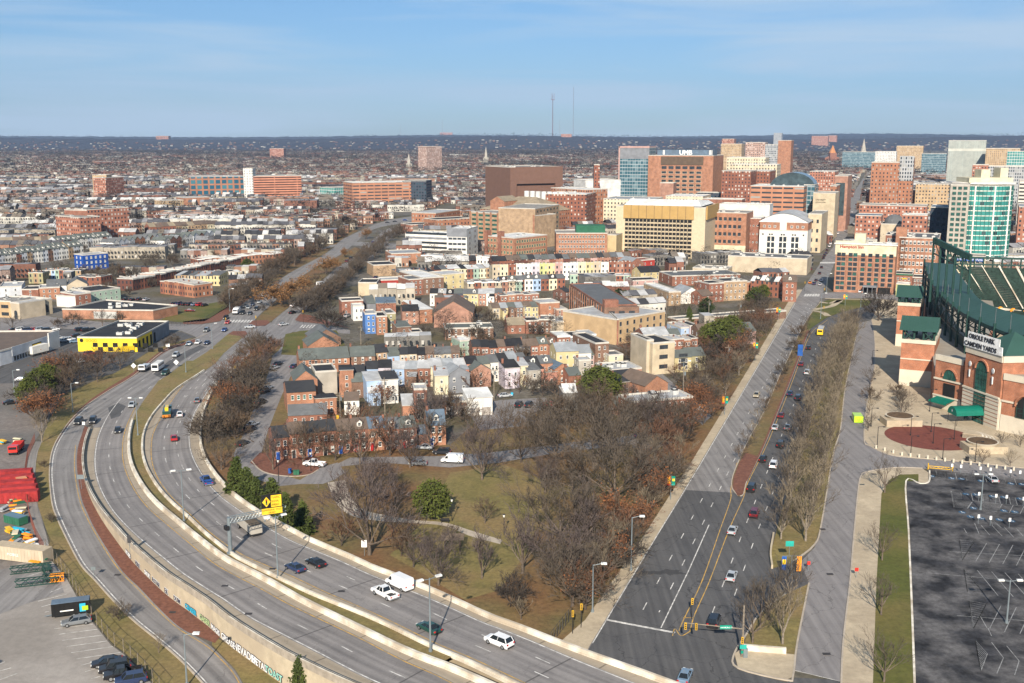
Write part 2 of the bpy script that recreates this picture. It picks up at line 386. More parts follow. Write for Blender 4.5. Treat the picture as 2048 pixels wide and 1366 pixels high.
# ---- the expressway: every line is an offset from a reference line, height rises towards the viaduct
REFPX=[(372,722),(335,750),(299,784),(275,819),(264,848),(259,872),(258,890),(259,912),(266,938),(279,964),(296,989),(318,1013),(351,1041),(400,1082),
  (449,1119),(498,1145),(546,1170),(595,1199),(644,1224),(693,1248),(742,1272),(791,1296),(839,1317),(878,1331),(913,1345),(965,1368),(1040,1402),(1130,1440),(1260,1496)]
REFZ=[0,0,0,0,0,0,0,.1,.4,.8,1.3,1.9,2.6,3.3,3.7,4.0,4.2,4.5,4.7,5.0,5.2,5.5,5.8,6.0,6.1,6.3,6.5,6.6,6.6]
REF=densify([G(u,v,z)for(u,v),z in zip(REFPX,REFZ)],6)
RS=[0.0]
for i in range(1,len(REF)):RS.append(RS[-1]+(REF[i]-REF[i-1]).xy.length)
def ref_so(p):
 """station and offset of a world point from the reference line (positive = park side)"""
 best=(1e18,0,0)
 for i in range(len(REF)-1):
  a,c=REF[i].xy,REF[i+1].xy;d=c-a;t=max(0 if i else-2,min(1 if i<len(REF)-2 else 3,(p.xy-a).dot(d)/d.dot(d)))
  q=a+d*t;r=(p.xy-q);dd=r.length
  if dd<best[0]:best=(dd,RS[i]+t*d.length,dd*(1 if(d.x*r.y-d.y*r.x)>0 else-1))
 return best[1],best[2]
def ref_at(s,off):
 i=0
 while i<len(RS)-2 and RS[i+1]<s:i+=1
 t=(s-RS[i])/(RS[i+1]-RS[i]);a=REF[i].lerp(REF[i+1],t);
 d0=(REF[min(i+1,len(REF)-1)]-REF[max(i-1,0)]).xy.normalized();d1=(REF[min(i+2,len(REF)-1)]-REF[i]).xy.normalized()
 d=d0.lerp(d1,t).normalized()
 return Vector((a.x-d.y*off,a.y+d.x*off,a.z))
def deck_z(s):
 s=max(0,min(RS[-1],s));i=0
 while i<len(RS)-2 and RS[i+1]<s:i+=1
 t=(s-RS[i])/(RS[i+1]-RS[i]);return REF[i].z*(1-t)+REF[i+1].z*t
def GD(u,v,up=0):
 """point on the expressway deck seen at photo position u, v"""
 z=3.0
 for _ in range(12):
  p=G(u,v,z+up);z=deck_z(ref_so(p)[0])
 p.z=z;return p
def offs(px,up=0):
 return sorted([ref_so(GD(u,v,up))for u,v in px])
def off_fn(tab):
 def f(s):
  if s<=tab[0][0]:return tab[0][1]
  for(s0,o0),(s1,o1)in zip(tab,tab[1:]):
   if s<=s1:return o0+(o1-o0)*(s-s0)/max(1e-6,s1-s0)
  return tab[-1][1]
 def g(s):return sum(f(s+k*5)for k in(-2,-1,0,1,2))/5
 return g
SMAX=RS[-1]
oW=off_fn(offs([(176,861),(169,879),(165,903),(166,934),(172,962),(184,989),(201,1013),(223,1041),(256,1080),(283,1105),(318,1129),(362,1161),(404,1192),(453,1228),(502,1260),(550,1292),(599,1319),(648,1343),(714,1363)],.9))
oW1=off_fn(offs([(257,780),(237,804),(217,830),(204,855),(195,879),(191,907),(191,934),(195,960),(204,984),(220,1011),(242,1041),(281,1080),(336,1120),(400,1167),(449,1204),(498,1231),(546,1260),(595,1285),(644,1307),(693,1332),(754,1366)]))
oY1=off_fn(offs([(280,800),(267,824),(253,852),(246,881),(245,912),(248,929),(257,956),(270,982),(292,1011),(323,1041),(373,1080),(449,1140),(498,1167),(546,1192),(595,1216),(644,1241),(693,1265),(742,1287),(791,1309),(839,1336),(888,1363)]))
oB2=off_fn(offs([(430,727),(390,756),(354,776),(329,804),(307,828),(292,852),(285,879),(285,905),(292,932),(307,962),(329,991),(356,1017),(391,1048),(432,1089),(468,1110),(517,1140),(559,1162),(620,1188),(681,1211),(742,1237),(803,1264),(864,1293),(913,1318),(965,1342),(1018,1366)]))
oY2=off_fn(offs([(345,800),(325,833),(307,861),(303,885),(303,912),(307,938),(321,967),(343,993),(373,1022),(429,1075),(498,1116),(546,1138),(595,1158),(644,1180),(693,1202),(742,1224),(791,1245),(839,1270),(900,1299),(1039,1363)]))
oW2=off_fn(offs([(440,755),(404,802),(387,830),(379,857),(378,879),(381,901),(391,927),(406,951),(424,978),(449,1000),(480,1024),(546,1062),(612,1094),(668,1118),(742,1150),(815,1180),(860,1197),(939,1231),(1018,1268),(1097,1297),(1176,1329),(1255,1364)]))
oB3=off_fn(offs([(465,740),(430,775),(411,813),(402,846),(400,872),(404,896),(415,924),(432,948),(459,978),(485,1003),(517,1023),(566,1050),(603,1067),(639,1083),(668,1103),(730,1127),(766,1137),(839,1169),(860,1177),(939,1210),(1018,1247),(1097,1276),(1150,1297),(1229,1323),(1308,1352)],.5))
s_nose=ref_so(GD(180,856))[0];s_join=ref_so(G(415,700))[0]
SS=[k*3.0 for k in range(0,int(SMAX/3))]
def run(off,s0=0,s1=None,step=3.0,dz=0):
 s1=SMAX if s1 is None else s1;n=max(2,int((s1-s0)/step));out=[]
 for k in range(n+1):
  s=s0+(s1-s0)*k/n;p=ref_at(s,off(s)if callable(off)else off);p.z+=dz;out.append(p)
 return out
s_br=ref_so(GD(1018,1246))[0] # where the embankment ends and the bridge deck starts
_rep=lambda n,a,c,m,z,s0=0,s1=None:strip(n,run(a,s0,s1,dz=z),run(c,s0,s1,dz=z),m)
_rep('expressway_road_southbound',lambda s:oW1(s)-.3,lambda s:oY1(s)+.3,'asphalt_joint',.03,s_nose*.75)
_rep('expressway_road_northbound',lambda s:oY2(s)-.3,lambda s:oW2(s)+.3,'asphalt_joint',.03)
_rep('road_shoulder_southbound',lambda s:oW(s),lambda s:oW1(s)-.3,'shoulder',.03,s_nose)
_rep('road_shoulder_median',lambda s:oY1(s)+.3,lambda s:0,'shoulder',.03,s_nose*.8)
_rep('road_shoulder_inner',lambda s:oB2(s),lambda s:oY2(s)-.3,'shoulder',.03)
_rep('road_shoulder_northbound',lambda s:oW2(s)+.3,lambda s:oB3(s),'shoulder',.03)
_gs=ref_so(GD(885,1325))[0]
_rep('median_grass',lambda s:.4,lambda s:oB2(s),'grass',.10,0,_gs)
# embankment body / viaduct deck below the surface
b=MB()
A,B_=run(lambda s:oW(s)+.3,s_nose+1,dz=-.02),run(lambda s:oB3(s)-.1,s_nose+1,dz=-.02)
for i in range(len(A)-1):
 zb=-0.2 if s_nose+1+i*3.0<s_br-3 else A[i].z-1.4
 a,c,d,e=A[i],A[i+1],B_[i+1],B_[i]
 lo=lambda p:Vector((p.x,p.y,zb))
 b.face([a,c,lo(c),lo(a)],'concrete_wall');b.face([d,e,lo(e),lo(d)],'concrete_wall')
 if i and zb>0:b.face([lo(a),lo(c),lo(d),lo(e)],'concrete_wall')
struct(b.build('expressway_embankment'))
# markings
b=MB()
line_mesh(b,run(oW1,s_nose*.62),.2,'paint_white',.045);line_mesh(b,run(oW2),.2,'paint_white',.045)
line_mesh(b,run(oY1,s_nose*.7),.2,'paint_yellow',.045);line_mesh(b,run(oY2),.2,'paint_yellow',.045)
line_mesh(b,run(lambda s:(oW1(s)+oY1(s))/2,s_nose*.8,step=1.5),.18,'paint_white',.045,(3.2,12.2))
for k in(1,2):line_mesh(b,run(lambda s:oY2(s)+(oW2(s)-oY2(s))*k/3,12,step=1.5),.18,'paint_white',.045,(3.2,12.2),k*5)
struct(b.build('road_markings_expressway'))
# parapets and retaining wall
def barrier(name,off,s0,s1,label,h=.85,t=.42,foot=0,mat_='concrete_pale',body=None):
 b=MB();wall_along(b,run(off,s0,s1),-.1,h,t,mat_,'concrete_pale')
 wall_along(b,run(off,s0,s1),-.1,.28,t+.3,mat_)
 o=b.build(name);tag(o,label,'barrier');return o
barrier('median_barrier',lambda s:0,s_nose*.95,SMAX,'white concrete barrier along the left side of the grass median',.95,.55)
barrier('median_barrier',lambda s:oB2(s),18,SMAX,'low concrete barrier between the grass median and the northbound lanes',.62,.4)
barrier('roadside_barrier',lambda s:oB3(s),30,SMAX,'pale weathered concrete barrier between expressway and park',.85,.45)
ro=thing('retaining_wall',(0,0,0));tag(ro,'long curved concrete retaining wall with graffiti beside the ramp','wall')
ro_=ro
b=MB();wp=run(lambda s:oW(s)+.1,s_nose+2);wall_along(b,wp,lambda p:-p.z-.3,.0,.35,'concrete_wall',off=0.0)
b.build('wall_panel',ro)
b=MB();wall_along(b,wp,-.25,.95,.5,'parapet_top','concrete_pale');b.build('parapet',ro)
mat('rust_steel',(.05,.045,.045),rough=.6);
b=MB();wall_along(b,wp,.97,1.05,.06,'rust_steel');b.build('rail',ro)

# ---- ramp below the wall
RL=[(415,668),(381,681),(327,703),(268,751),(220,780),(176,809),(143,839),(123,866),(110,888),(102,912),(99,943),(100,973),(105,1011),(116,1041),(132,1075),(161,1129),(190,1161),(224,1199),(264,1239),(314,1280),(358,1318),(399,1360),(470,1440)]
RR=[(184,848),(169,852),(164,868),(157,890),(154,912),(154,934),(157,960),(161,986),(167,1008),(176,1028),(187,1052),(213,1096),(246,1143),(280,1176),(314,1212),(358,1253),(400,1277),(424,1294),(449,1319),(471,1343),(490,1375),(540,1450)]
def arcpair(a,c,z,n=70):
 """pair points of c with the nearest ones of a"""
 A,B_=resample(ppoly(a,z),n),ppoly(c,z)
 out=[]
 for p in A:out.append(min(B_,key=lambda q:(q-p).length_squared))
 return A,out
wpx=[PX((p.x,p.y,0))for p in run(lambda s:oW(s),s_nose)]
WB=[p.copy()for p in run(lambda s:oW(s)-.1,s_nose)]
for p in WB:p.z=.02
A=resample(ppoly(RL[5:],.02),80)
Bp=resample(ppoly(RR,.02),80)
strip('ramp_road',A,[min(ppoly(RR,.02),key=lambda q:(q-p).length_squared)for p in A],'asphalt')
flat('road_split',[(184,846),(165,852),(130,858),(176,809),(220,780),(250,790),(228,812),(214,830),(205,850),(190,862)],'asphalt',.024)
# southbound roadway up to the crossing
flat('boulevard_road_southbound',[(176,809),(220,780),(268,751),(327,703),(381,681),(420,662),(470,655),(462,668),(415,703),(366,734),(317,761),(288,800),(272,825),(262,850),(258,880),(200,880),(205,850),(214,830)],'asphalt',.016)
E=[G(u,v,.05)for u,v in[(169,852),(164,868),(157,890),(154,912),(154,934),(157,960),(161,986),(167,1008),(176,1028),(187,1052),(213,1096),(246,1143),(280,1176),(314,1212),(358,1253),(400,1274),(430,1286)]]
E=densify(E,5);E2=[min(WB,key=lambda q:(q-p).length_squared).copy()for p in E]
for p in E2:p.z=.05
strip('brick_strip_paving',E,E2,'paving_brick')
E=densify([G(u,v,.04)for u,v in[(424,1290),(449,1316),(471,1340),(490,1372),(540,1450)]],5);E2=[G(430,1272,.04),G(1000,1700,.04)]
strip('grass_verge_wall',E,resample([G(425,1270,.04),G(522,1331,.04),G(640,1420,.04),G(760,1500,.04)],len(E)),'grass')
b=MB();line_mesh(b,ppoly([(178,812),(147,840),(128,866),(115,888),(107,912),(104,943),(106,973),(112,1011),(124,1041),(140,1075),(168,1127),(197,1159),(231,1197),(271,1237),(321,1278),(365,1316),(406,1358),(470,1430)],.03,5),.2,'paint_white',.01)
line_mesh(b,ppoly([(151,890),(149,934),(156,986),(170,1028),(208,1096),(241,1143),(275,1177),(309,1213),(352,1254),(394,1280),(418,1296),(443,1320),(465,1344),(484,1376)],.03,5),.16,'paint_yellow',.01)
struct(b.build('road_markings_ramp'))
# kerb along the outside of the ramp
b=MB();wall_along(b,ppoly(RL,0,5),0,.16,.3,'concrete');struct(b.build('kerb_ramp'))
# ---- park and verges
_bed=[PX((p.x,p.y,0))for p in run(oB3,0,s_br)]
_pk=[G(u,v,.012)for u,v in[(1180,1290),(1308,1079),(1400,908),(1500,755),(1588,605),(1500,600),(1400,700),(1300,840),(1000,800),(900,890),(700,860),(620,760),(560,690),(500,695)]]
_bb=[p.copy()for p in run(lambda s:oB3(s)+.1,6,s_br)]
for p in _bb:p.z=.012
flatw('park_ground',_pk+_bb,'grass_litter')
flat('park_grass',[(900,945),(1010,930),(1090,960),(1080,1040),(1050,1110),(1000,1180),(930,1200),(850,1150),(780,1110),(830,1060),(870,1010)],'grass',.03)
pstrip('park_path',[(655,965),(668,1000),(700,1030),(760,1042),(830,1046),(890,1052),(940,1072),(1000,1088)],[(690,960),(700,990),(725,1018),(770,1030),(830,1040),(890,1045),(945,1062),(1005,1080)],'concrete',.05)
flat('grass_corner_lot',[(571,668),(600,662),(637,659),(673,661),(690,690),(650,705),(617,705),(598,711),(562,709)],'grass_green',.05)
# service road with its turning loop and brick plaza
flat('service_road',[(570,680),(558,700),(545,712),(535,750),(524,780),(505,824),(485,873),(466,909),(480,935),(517,960),(560,972),(600,968),(645,968),(668,960),(690,945),(675,925),(640,935),(600,960),(530,940),(520,915),(535,865),(548,829),(568,780),(585,745),(600,722),(598,711),(562,709),(573,685)],'asphalt_old',.04)
flat('park_street',[(660,935),(760,925),(900,935),(1000,925),(1120,905),(1250,890),(1330,885),(1330,870),(1250,872),(1100,890),(980,905),(880,912),(700,915)],'asphalt_old',.05)
flat('brick_plaza',[(500,925),(515,935),(530,945),(556,951),(590,953),(620,949),(638,938),(640,915),(560,905),(520,905)],'paving_brick',.09)
b=MB();wall_along(b,ppoly([(503,922),(515,936),(530,945),(556,951),(590,953),(620,949),(636,940)],0,4),0,.14,.3,'concrete');struct(b.build('kerb_plaza'))
flat('back_lot',[(930,815),(1000,800),(1090,795),(1130,815),(1080,850),(960,860)],'asphalt_old',.04)
flat('side_lot',[(1262,868),(1320,866),(1345,885),(1300,900),(1265,895)],'asphalt_old',.06)
flat('side_street',[(1280,720),(1296,722),(1385,800),(1425,830),(1405,850),(1355,812),(1280,740)],'asphalt_old',.05)
# boulevard north of the expressway
flat('boulevard_road_northbound',[(411,813),(400,840),(385,850),(300,860),(310,826),(327,802),(354,776),(390,756),(430,727),(447,707),(486,676),(500,655),(548,650),(600,645),(560,665),(520,690),(480,725),(440,765)],'asphalt',.014)
flat('crossing_road',[(388,672),(363,662),(300,659),(195,660),(100,656),(0,668),(0,622),(60,624),(105,634),(205,644),(300,647),(370,649),(402,649),(441,643),(454,630),(500,640),(548,646),(571,640),(600,644),(640,649),(700,660),(700,668),(640,662),(585,664),(545,688),(500,704),(440,700),(415,690)],'asphalt_old',.022)
def blv(name,L,Rr,m,z):return pstrip(name,L,Rr,m,z,40)
blv('boulevard_road_west',[(440,650),(454,632),(500,597),(530,583),(579,546),(641,513),(665,497),(685,478),(720,462),(760,445),(800,436),(880,424)],[(496,656),(505,645),(520,628),(545,606),(598,557),(645,526),(678,511),(711,485),(730,468),(755,456),(800,447),(880,432)],'asphalt',.03)
blv('boulevard_road_east',[(540,650),(549,636),(583,612),(612,589),(649,557),(676,534),(704,517),(728,496),(755,472),(775,458),(830,440),(900,425)],[(590,650),(597,634),(625,612),(655,588),(690,556),(715,534),(745,517),(768,496),(784,474),(810,457),(850,442),(900,430)],'asphalt',.03)
flat('cross_street_north',[(640,500),(680,490),(730,492),(800,500),(850,505),(850,498),(790,488),(720,483),(660,490)],'asphalt',.045)
blv('median_grass_boulevard',[(500,651),(508,644),(524,627),(547,606),(600,557),(647,526),(680,511),(710,494)],[(530,651),(545,641),(580,612),(609,589),(646,557),(673,534),(700,517),(722,498)],'grass_litter',.10)
flat('median_tip_paving',[(496,650),(505,652),(531,651),(540,645),(535,640),(505,641)],'paving_brick',.14)
blv('verge_west',[(430,630),(480,595),(560,540),(620,508),(660,480),(700,455)],[(454,630),(500,597),(579,546),(641,513),(678,484),(716,461)],'grass_litter',.02)
flat('corner_paving_west',[(366,648),(402,648),(440,642),(456,628),(500,596),(490,594),(440,622),(420,636),(366,643)],'paving_brick',.05)
flat('corner_lawn',[(320,640),(365,645),(410,642),(455,615),(460,600),(400,610),(345,628)],'grass_green',.05)
flat('corner_paving_east',[(590,640),(600,628),(620,630),(680,650),(700,656),(640,647),(600,643)],'paving_brick',.05)
flat('median_grass_south',[(288,800),(317,761),(366,734),(415,703),(456,668),(474,663),(493,665),(487,673),(447,707),(430,727),(390,756),(354,776),(330,800),(318,815),(300,835),(290,850),(284,878),(275,878),(262,876),(262,850),(272,825)],'grass',.07)
flat('median_tip_brick',[(456,668),(466,662),(491,662),(495,667),(487,676),(480,672)],'paving_brick',.09)
flat('road_patch',[(306,748),(335,724),(372,702),(400,690),(412,694),(385,708),(350,730),(322,756)],'asphalt_dark',.034);flat('road_patch',[(216,815),(236,806),(252,812),(240,832),(222,838)],'asphalt_dark',.034)
# verge, lots and yards west of the ramp
flat('verge_ramp',[(300,703),(268,722),(231,745),(180,765),(125,790),(105,830),(90,860),(84,883),(76,902),(73,923),(71,946),(72,978),(76,1012),(86,1041),(101,1083),(90,1100),(134,1156),(157,1194),(186,1241),(224,1288),(249,1306),(291,1349),(340,1410),(440,1410),(399,1360),(358,1318),(314,1280),(264,1239),(224,1199),(190,1161),(161,1129),(132,1075),(116,1041),(105,1011),(100,973),(99,943),(102,912),(110,888),(123,866),(143,839),(176,809),(220,780),(268,751),(327,703),(388,675),(360,680)],'grass',.02)
pstrip('pavement_brick_west',[(390,678),(330,697),(270,742),(222,772),(180,800),(150,828),(126,858),(112,884)],[(391,684),(333,702),(272,749),(224,778),(180,806),(150,834),(128,861),(113,886)],'paving_brick',.06)
flat('drainage_channel',[(71,883),(60,905),(54,936),(52,974),(57,1022),(67,1062),(84,1100),(98,1090),(86,1045),(76,1012),(72,978),(70,946),(72,923),(76,902),(84,883)],'lot_concrete',.04)
flat('lot_dark',[(-60,655),(0,660),(100,657),(195,660),(363,664),(390,674),(330,690),(300,700),(258,730),(225,748),(150,760),(110,780),(80,765),(0,775),(-100,790)],'asphalt_dark',.03)
flat('yard_west',[(-100,770),(70,765),(115,785),(100,830),(88,855),(68,885),(55,936),(52,974),(57,1022),(67,1062),(84,1100),(40,1140),(-200,1170)],'yard_ground',.035)
flat('parking_lot_west',[(-300,1200),(0,1142),(60,1120),(90,1105),(134,1158),(155,1196),(184,1243),(222,1290),(247,1308),(289,1351),(340,1410),(340,1500),(-300,1500)],'lot_concrete',.05)
flat('lot_old_asphalt',[(-300,1200),(0,1140),(75,1120),(120,1160),(128,1185),(60,1205),(0,1228),(-300,1300)],'asphalt',.07)
# Russell-side avenue: two carriageways
AVL=[(1130,1385),(1180,1290),(1215,1232),(1308,1079),(1321,1060),(1380,963),(1400,928),(1430,876),(1500,757),(1538,690),(1588,606),(1605,579),(1641,526),(1667,493),(1676,440),(1690,415),(1708,385),(1724,360),(1730,350)]
AVR=[(1310,1410),(1345,1330),(1375,1255),(1420,1160),(1430,1120),(1460,1010),(1466,975),(1476,926),(1500,873),(1559,752),(1600,664),(1623,626),(1640,600),(1655,560),(1672,520),(1690,480),(1712,430),(1722,400),(1728,370),(1733,350)]
flat('avenue_road_west',AVL+AVR[::-1],'asphalt',.03)
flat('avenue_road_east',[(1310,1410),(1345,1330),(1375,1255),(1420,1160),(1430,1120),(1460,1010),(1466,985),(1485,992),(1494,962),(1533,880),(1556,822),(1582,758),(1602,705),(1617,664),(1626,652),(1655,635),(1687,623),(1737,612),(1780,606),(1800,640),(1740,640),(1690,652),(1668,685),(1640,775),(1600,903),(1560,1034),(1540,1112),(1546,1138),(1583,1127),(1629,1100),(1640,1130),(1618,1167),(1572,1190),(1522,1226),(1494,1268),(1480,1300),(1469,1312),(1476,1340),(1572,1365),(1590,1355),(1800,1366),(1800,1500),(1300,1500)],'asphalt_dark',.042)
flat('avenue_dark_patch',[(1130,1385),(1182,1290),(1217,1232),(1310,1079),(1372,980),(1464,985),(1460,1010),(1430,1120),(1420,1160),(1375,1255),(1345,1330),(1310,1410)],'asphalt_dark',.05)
flat('avenue_sidewalk',[(1100,1400),(1130,1385),(1180,1290),(1215,1232),(1308,1079),(1400,926),(1500,757),(1588,606),(1605,579),(1595,579),(1575,606),(1485,757),(1385,920),(1275,1090),(1170,1240),(1130,1275),(1060,1340)],'paving_tan',.10)
MW=[(1476,992),(1464,976),(1465,955),(1476,926),(1497,880),(1532,816),(1559,752),(1582,705),(1600,664),(1614,641),(1623,626),(1638,608),(1641,603)]
ME=[(1480,993),(1487,988),(1494,962),(1512,926),(1533,880),(1556,822),(1582,758),(1602,705),(1617,664),(1626,652),(1650,636),(1687,623),(1700,620)]
pstrip('median_avenue',MW,ME,'grass_litter',.14,60)
flat('median_avenue_brick',[(1475,991),(1466,976),(1467,955),(1478,926),(1490,905),(1515,912),(1492,962),(1486,988)],'paving_brick',.17)
pstrip('median_avenue_edge',ME[2:11],[(u-4,v)for u,v in ME[2:11]],'paving_brick',.18,50)
b=MB()
for P in(MW,ME):wall_along(b,ppoly(P,0,4),0,.16,.25,'concrete')
struct(b.build('kerb_avenue_median'))
GRB=[(1690,652),(1668,685),(1640,775),(1600,903),(1560,1034),(1540,1112),(1546,1136),(1583,1126),(1629,1090),(1643,1047),(1665,916),(1675,880),(1682,851),(1690,778),(1705,705),(1717,650)]
flat('tree_lawn',GRB,'grass',.12)
flat('tree_lawn_south',[(1618,1167),(1572,1188),(1522,1226),(1494,1268),(1486,1296),(1590,1309),(1594,1289)],'grass',.12)
flat('corner_pavement',[(1469,1307),(1486,1296),(1590,1309),(1586,1353),(1572,1360),(1476,1335)],'paving_tan',.14)
b=MB();wall_along(b,ppoly(GRB[7:],0,4),0,.2,.3,'concrete');wall_along(b,ppoly([(1618,1167),(1594,1289),(1586,1353),(1572,1361),(1476,1337),(1468,1310),(1494,1268),(1522,1226),(1572,1188)],0,4),0,.2,.3,'concrete');struct(b.build('kerb_lawn'))
flat('service_street_east',[(1592,1311),(1588,1340),(1680,1362),(1686,1289),(1700,1165),(1707,1079),(1716,983),(1722,953),(1790,936),(1860,938),(1932,947),(2048,960),(2400,995),(2400,970),(2048,937),(1950,926),(1875,920),(1823,916),(1778,910),(1740,893),(1728,878),(1734,807),(1749,734),(1749,676),(1743,640),(1717,646),(1705,705),(1690,778),(1682,851),(1675,880),(1665,916),(1643,1047),(1629,1095),(1600,1125),(1618,1165)],'asphalt_old',.07)
flat('walkway_east',[(1681,1420),(1686,1289),(1700,1165),(1707,1079),(1716,983),(1722,953),(1735,944),(1790,936),(1845,937),(1857,945),(1857,965),(1837,966),(1837,949),(1800,950),(1778,960),(1763,987),(1753,1165),(1746,1366),(1744,1420)],'paving_tan',.18)
flat('lawn_east',[(1744,1420),(1746,1366),(1753,1165),(1763,987),(1778,960),(1800,949),(1837,948),(1837,962),(1811,962),(1816,1060),(1822,1200),(1828,1366),(1829,1420)],'grass_green',.20)
flat('parking_lot_east',[(1820,1420),(1814,1200),(1808,960),(1850,960),(1856,938),(1932,947),(2048,960),(2400,995),(2600,1420)],'lot_black',.09)
b=MB();wall_along(b,ppoly([(1859,942),(1858,964),(1840,968),(1812,963),(1817,1060),(1823,1200),(1829,1366),(1830,1420)],0,4),0,.24,.35,'concrete_pale')
wall_along(b,ppoly([(1681,1420),(1686,1289),(1700,1165),(1707,1079),(1716,983),(1722,953),(1735,944),(1790,936),(1845,937)],0,4),0,.22,.3,'concrete');wall_along(b,ppoly([(1743,640),(1749,676),(1749,734),(1734,807),(1728,878),(1740,893),(1778,910),(1823,916),(1875,920),(1950,926),(2048,937),(2200,953)],0,4),0,.22,.3,'concrete')
struct(b.build('kerb_east'))
flat('stadium_plaza',[(1743,640),(1749,676),(1749,734),(1734,807),(1728,878),(1740,893),(1778,910),(1823,916),(1875,920),(1950,926),(2048,937),(2400,970),(2400,520),(1780,560)],'paving_tan',.11)
# round red paving
pc0,pc1=G(1775,876),G(1952,878);cx=(pc0.x+pc1.x)/2
cy=(G(1862,851).y+G(1862,902).y)/2;ry=(G(1862,851).y-G(1862,902).y)/2;rx=(pc1.x-pc0.x)/2
PLC=(cx,cy)
b=MB();b.face([(cx+rx*math.cos(a*math.pi/32),cy+ry*math.sin(a*math.pi/32),.14)for a in range(64)],'plaza_red');struct(b.build('round_paving'))
# little park by the crossing
flat('garden_lawn',[(1641,605),(1662,598),(1720,597),(1745,601),(1736,611),(1700,620),(1686,623),(1655,634),(1628,652),(1616,662),(1612,645),(1625,626)],'grass_green',.20)
b=MB();line_mesh(b,ppoly([(1640,605),(1662,607),(1680,601),(1665,612),(1650,616),(1628,620)],0,4),3.2,'paving_tan',.24);line_mesh(b,ppoly([(1625,622),(1645,626),(1656,633)],0,4),3.2,'paving_tan',.26);line_mesh(b,ppoly([(1650,598),(1690,599),(1745,600)],0,4),3,'paving_tan',.28);struct(b.build('garden_path'))
flat('hotel_street',[(1639,597),(1740,596),(1800,602),(1800,590),(1760,580),(1640,586)],'asphalt_old',.16)
# avenue markings
b=MB()
def L(px,w=.18,m='paint_white',dash=None,z=.06,off=0,curved=False):line_mesh(b,ppoly(px,0,4)if curved else[G(*p)for p in px],w,m,z,dash,off)
D=(3.2,12.2)
# west carriageway dashed lines from the row of dashes in the photo
for lane,(p,q,r)in enumerate([((1286,1220),(1398,1010),(1617,606)),((1318,1225),(1424,1010),(1625,606))]):L([p,q,r],dash=D,off=lane*2)
L([(1322,1256),(1378,1140),(1418,1050)],.2)
L([(1213,1240),(1350,1266)],.6);L([(1588,1340),(1680,1362)],.5)
L([(1185,1287),(1310,1078),(1400,930),(1590,607)],.2)
YE=[(1358,1262),(1368,1238),(1405,1160),(1440,1060),(1461,1000),(1462,975),(1474,926)];YE2=[(1380,1262),(1390,1228),(1420,1160),(1458,1060),(1487,995),(1496,965),(1538,880),(1586,760),(1620,670),(1655,640)]
L(YE,.18,'paint_yellow',curved=True);L(YE2,.18,'paint_yellow',curved=True);L([(1345,1272),(1350,1258),(1362,1272),(1382,1262)],.18,'paint_yellow',curved=True)
L([(1366,1236),(1388,1236)],.18,'paint_yellow')
L([(1424,1228),(1487,1061),(1540,930),(1628,705),(1650,655)],dash=D);L([(1456,1228),(1513,1068),(1560,950),(1640,740)],dash=D,off=4)
for k in range(9):
 u=1609+k*5.2;L([(u,593),(u+3.5,588)],1.1)
for k in range(8):
 u=1641+k*4;L([(u,527),(u+2,524)],1.2)
for k in range(9):
 u=452+k*6;L([(u,645),(u+5,640)],.9)
for k in range(6):L([(600+k*6,656),(606+k*6,650)],.6)
# southbound boulevard lanes
L([(257,780),(300,752),(347,716),(395,686),(430,668)],dash=D);L([(280,790),(330,752),(380,716),(430,684)],dash=D,off=3)
L([(395,800),(430,760),(470,718),(510,682)],dash=D);L([(370,795),(410,760),(450,720),(495,682)],dash=D)
struct(b.build('road_markings_avenue'))
# parking lot west: bay lines
b=MB()
for(p,q)in[((186,1147),(82/2,1147)),]:pass
for x1,y1,x2,y2 in[(1875*0+370,335,190,388),(370,380,240,420),(560,515,450,560),(600,575,340,640),(600,625,370,690),(440,730,400,738),(830,845,485,885),(870,890,530,935),(910,943,555,990),(955,995,595,1045),(1010,1045,635,1100),(1075,1098,680,1155),(960,1150,725,1212),(860,1240,760,1270),(900,1310,815,1333),(100,1235,0,1262),(155,1285,0,1340),(45,1180,0,1200)]:
 line_mesh(b,[G(x1/4.464,1060+y1/4.464),G(x2/4.464,1060+y2/4.464)],.16,'paint_white',.09)
struct(b.build('bay_lines_west'))
# parking lot east: bay lines, hatching and blue disabled-bay signs on the ground
mat('paint_faded',(.27,.27,.27),var=.3,scale=.8,detail=9);mat('paint_blue',(.03,.10,.19),var=.3,scale=1.5)
b=MB();ox,oy,sc=1740,860,6.65
def E(x,y):return G(ox+x/sc,oy+y/sc)
def EL(x1,y1,x2,y2,w=.14):line_mesh(b,[E(x1,y1),E(x2,y2)],w,'paint_faded',.12)
def hatch(q,n):
 a,c,d,e=[E(*p)for p in q] # a-c one long side, e-d the other
 for k in range(n+1):
  t=k/n;line_mesh(b,[a.lerp(e,t),c.lerp(d,t)],.07,'paint_faded',.12)
 line_mesh(b,[a,e],.12,'paint_faded',.12);line_mesh(b,[c,d],.12,'paint_faded',.12)
for x1,y1,x2,y2 in[(875,545,895,640),(1010,560,1025,650),(1130,570,1155,665),(1260,580,1290,675),(1400,595,1420,690),(1520,605,1555,700),(1780,630,1820,725),(1915,645,1950,735),(1075,820,1115,1035),(1205,840,1225,920),(1345,850,1370,950),(1480,860,1500,960),(1570,870,1600,970),(1710,885,1735,985),(1845,895,1870,995),(1370,950,2048,1020),(1360,960,1300,1050),(1500,965,1450,1065),(1760,990,1700,1095),(1905,1005,1850,1110),(2048,1020,1995,1120),(1480,1070,2000,1125)]:EL(x1,y1,x2,y2)
hatch([(880,550),(1010,562),(1025,650),(895,640)],7);hatch([(1265,582),(1400,595),(1420,690),(1285,675)],8);hatch([(1660,615),(1785,630),(1820,725),(1690,712)],8)
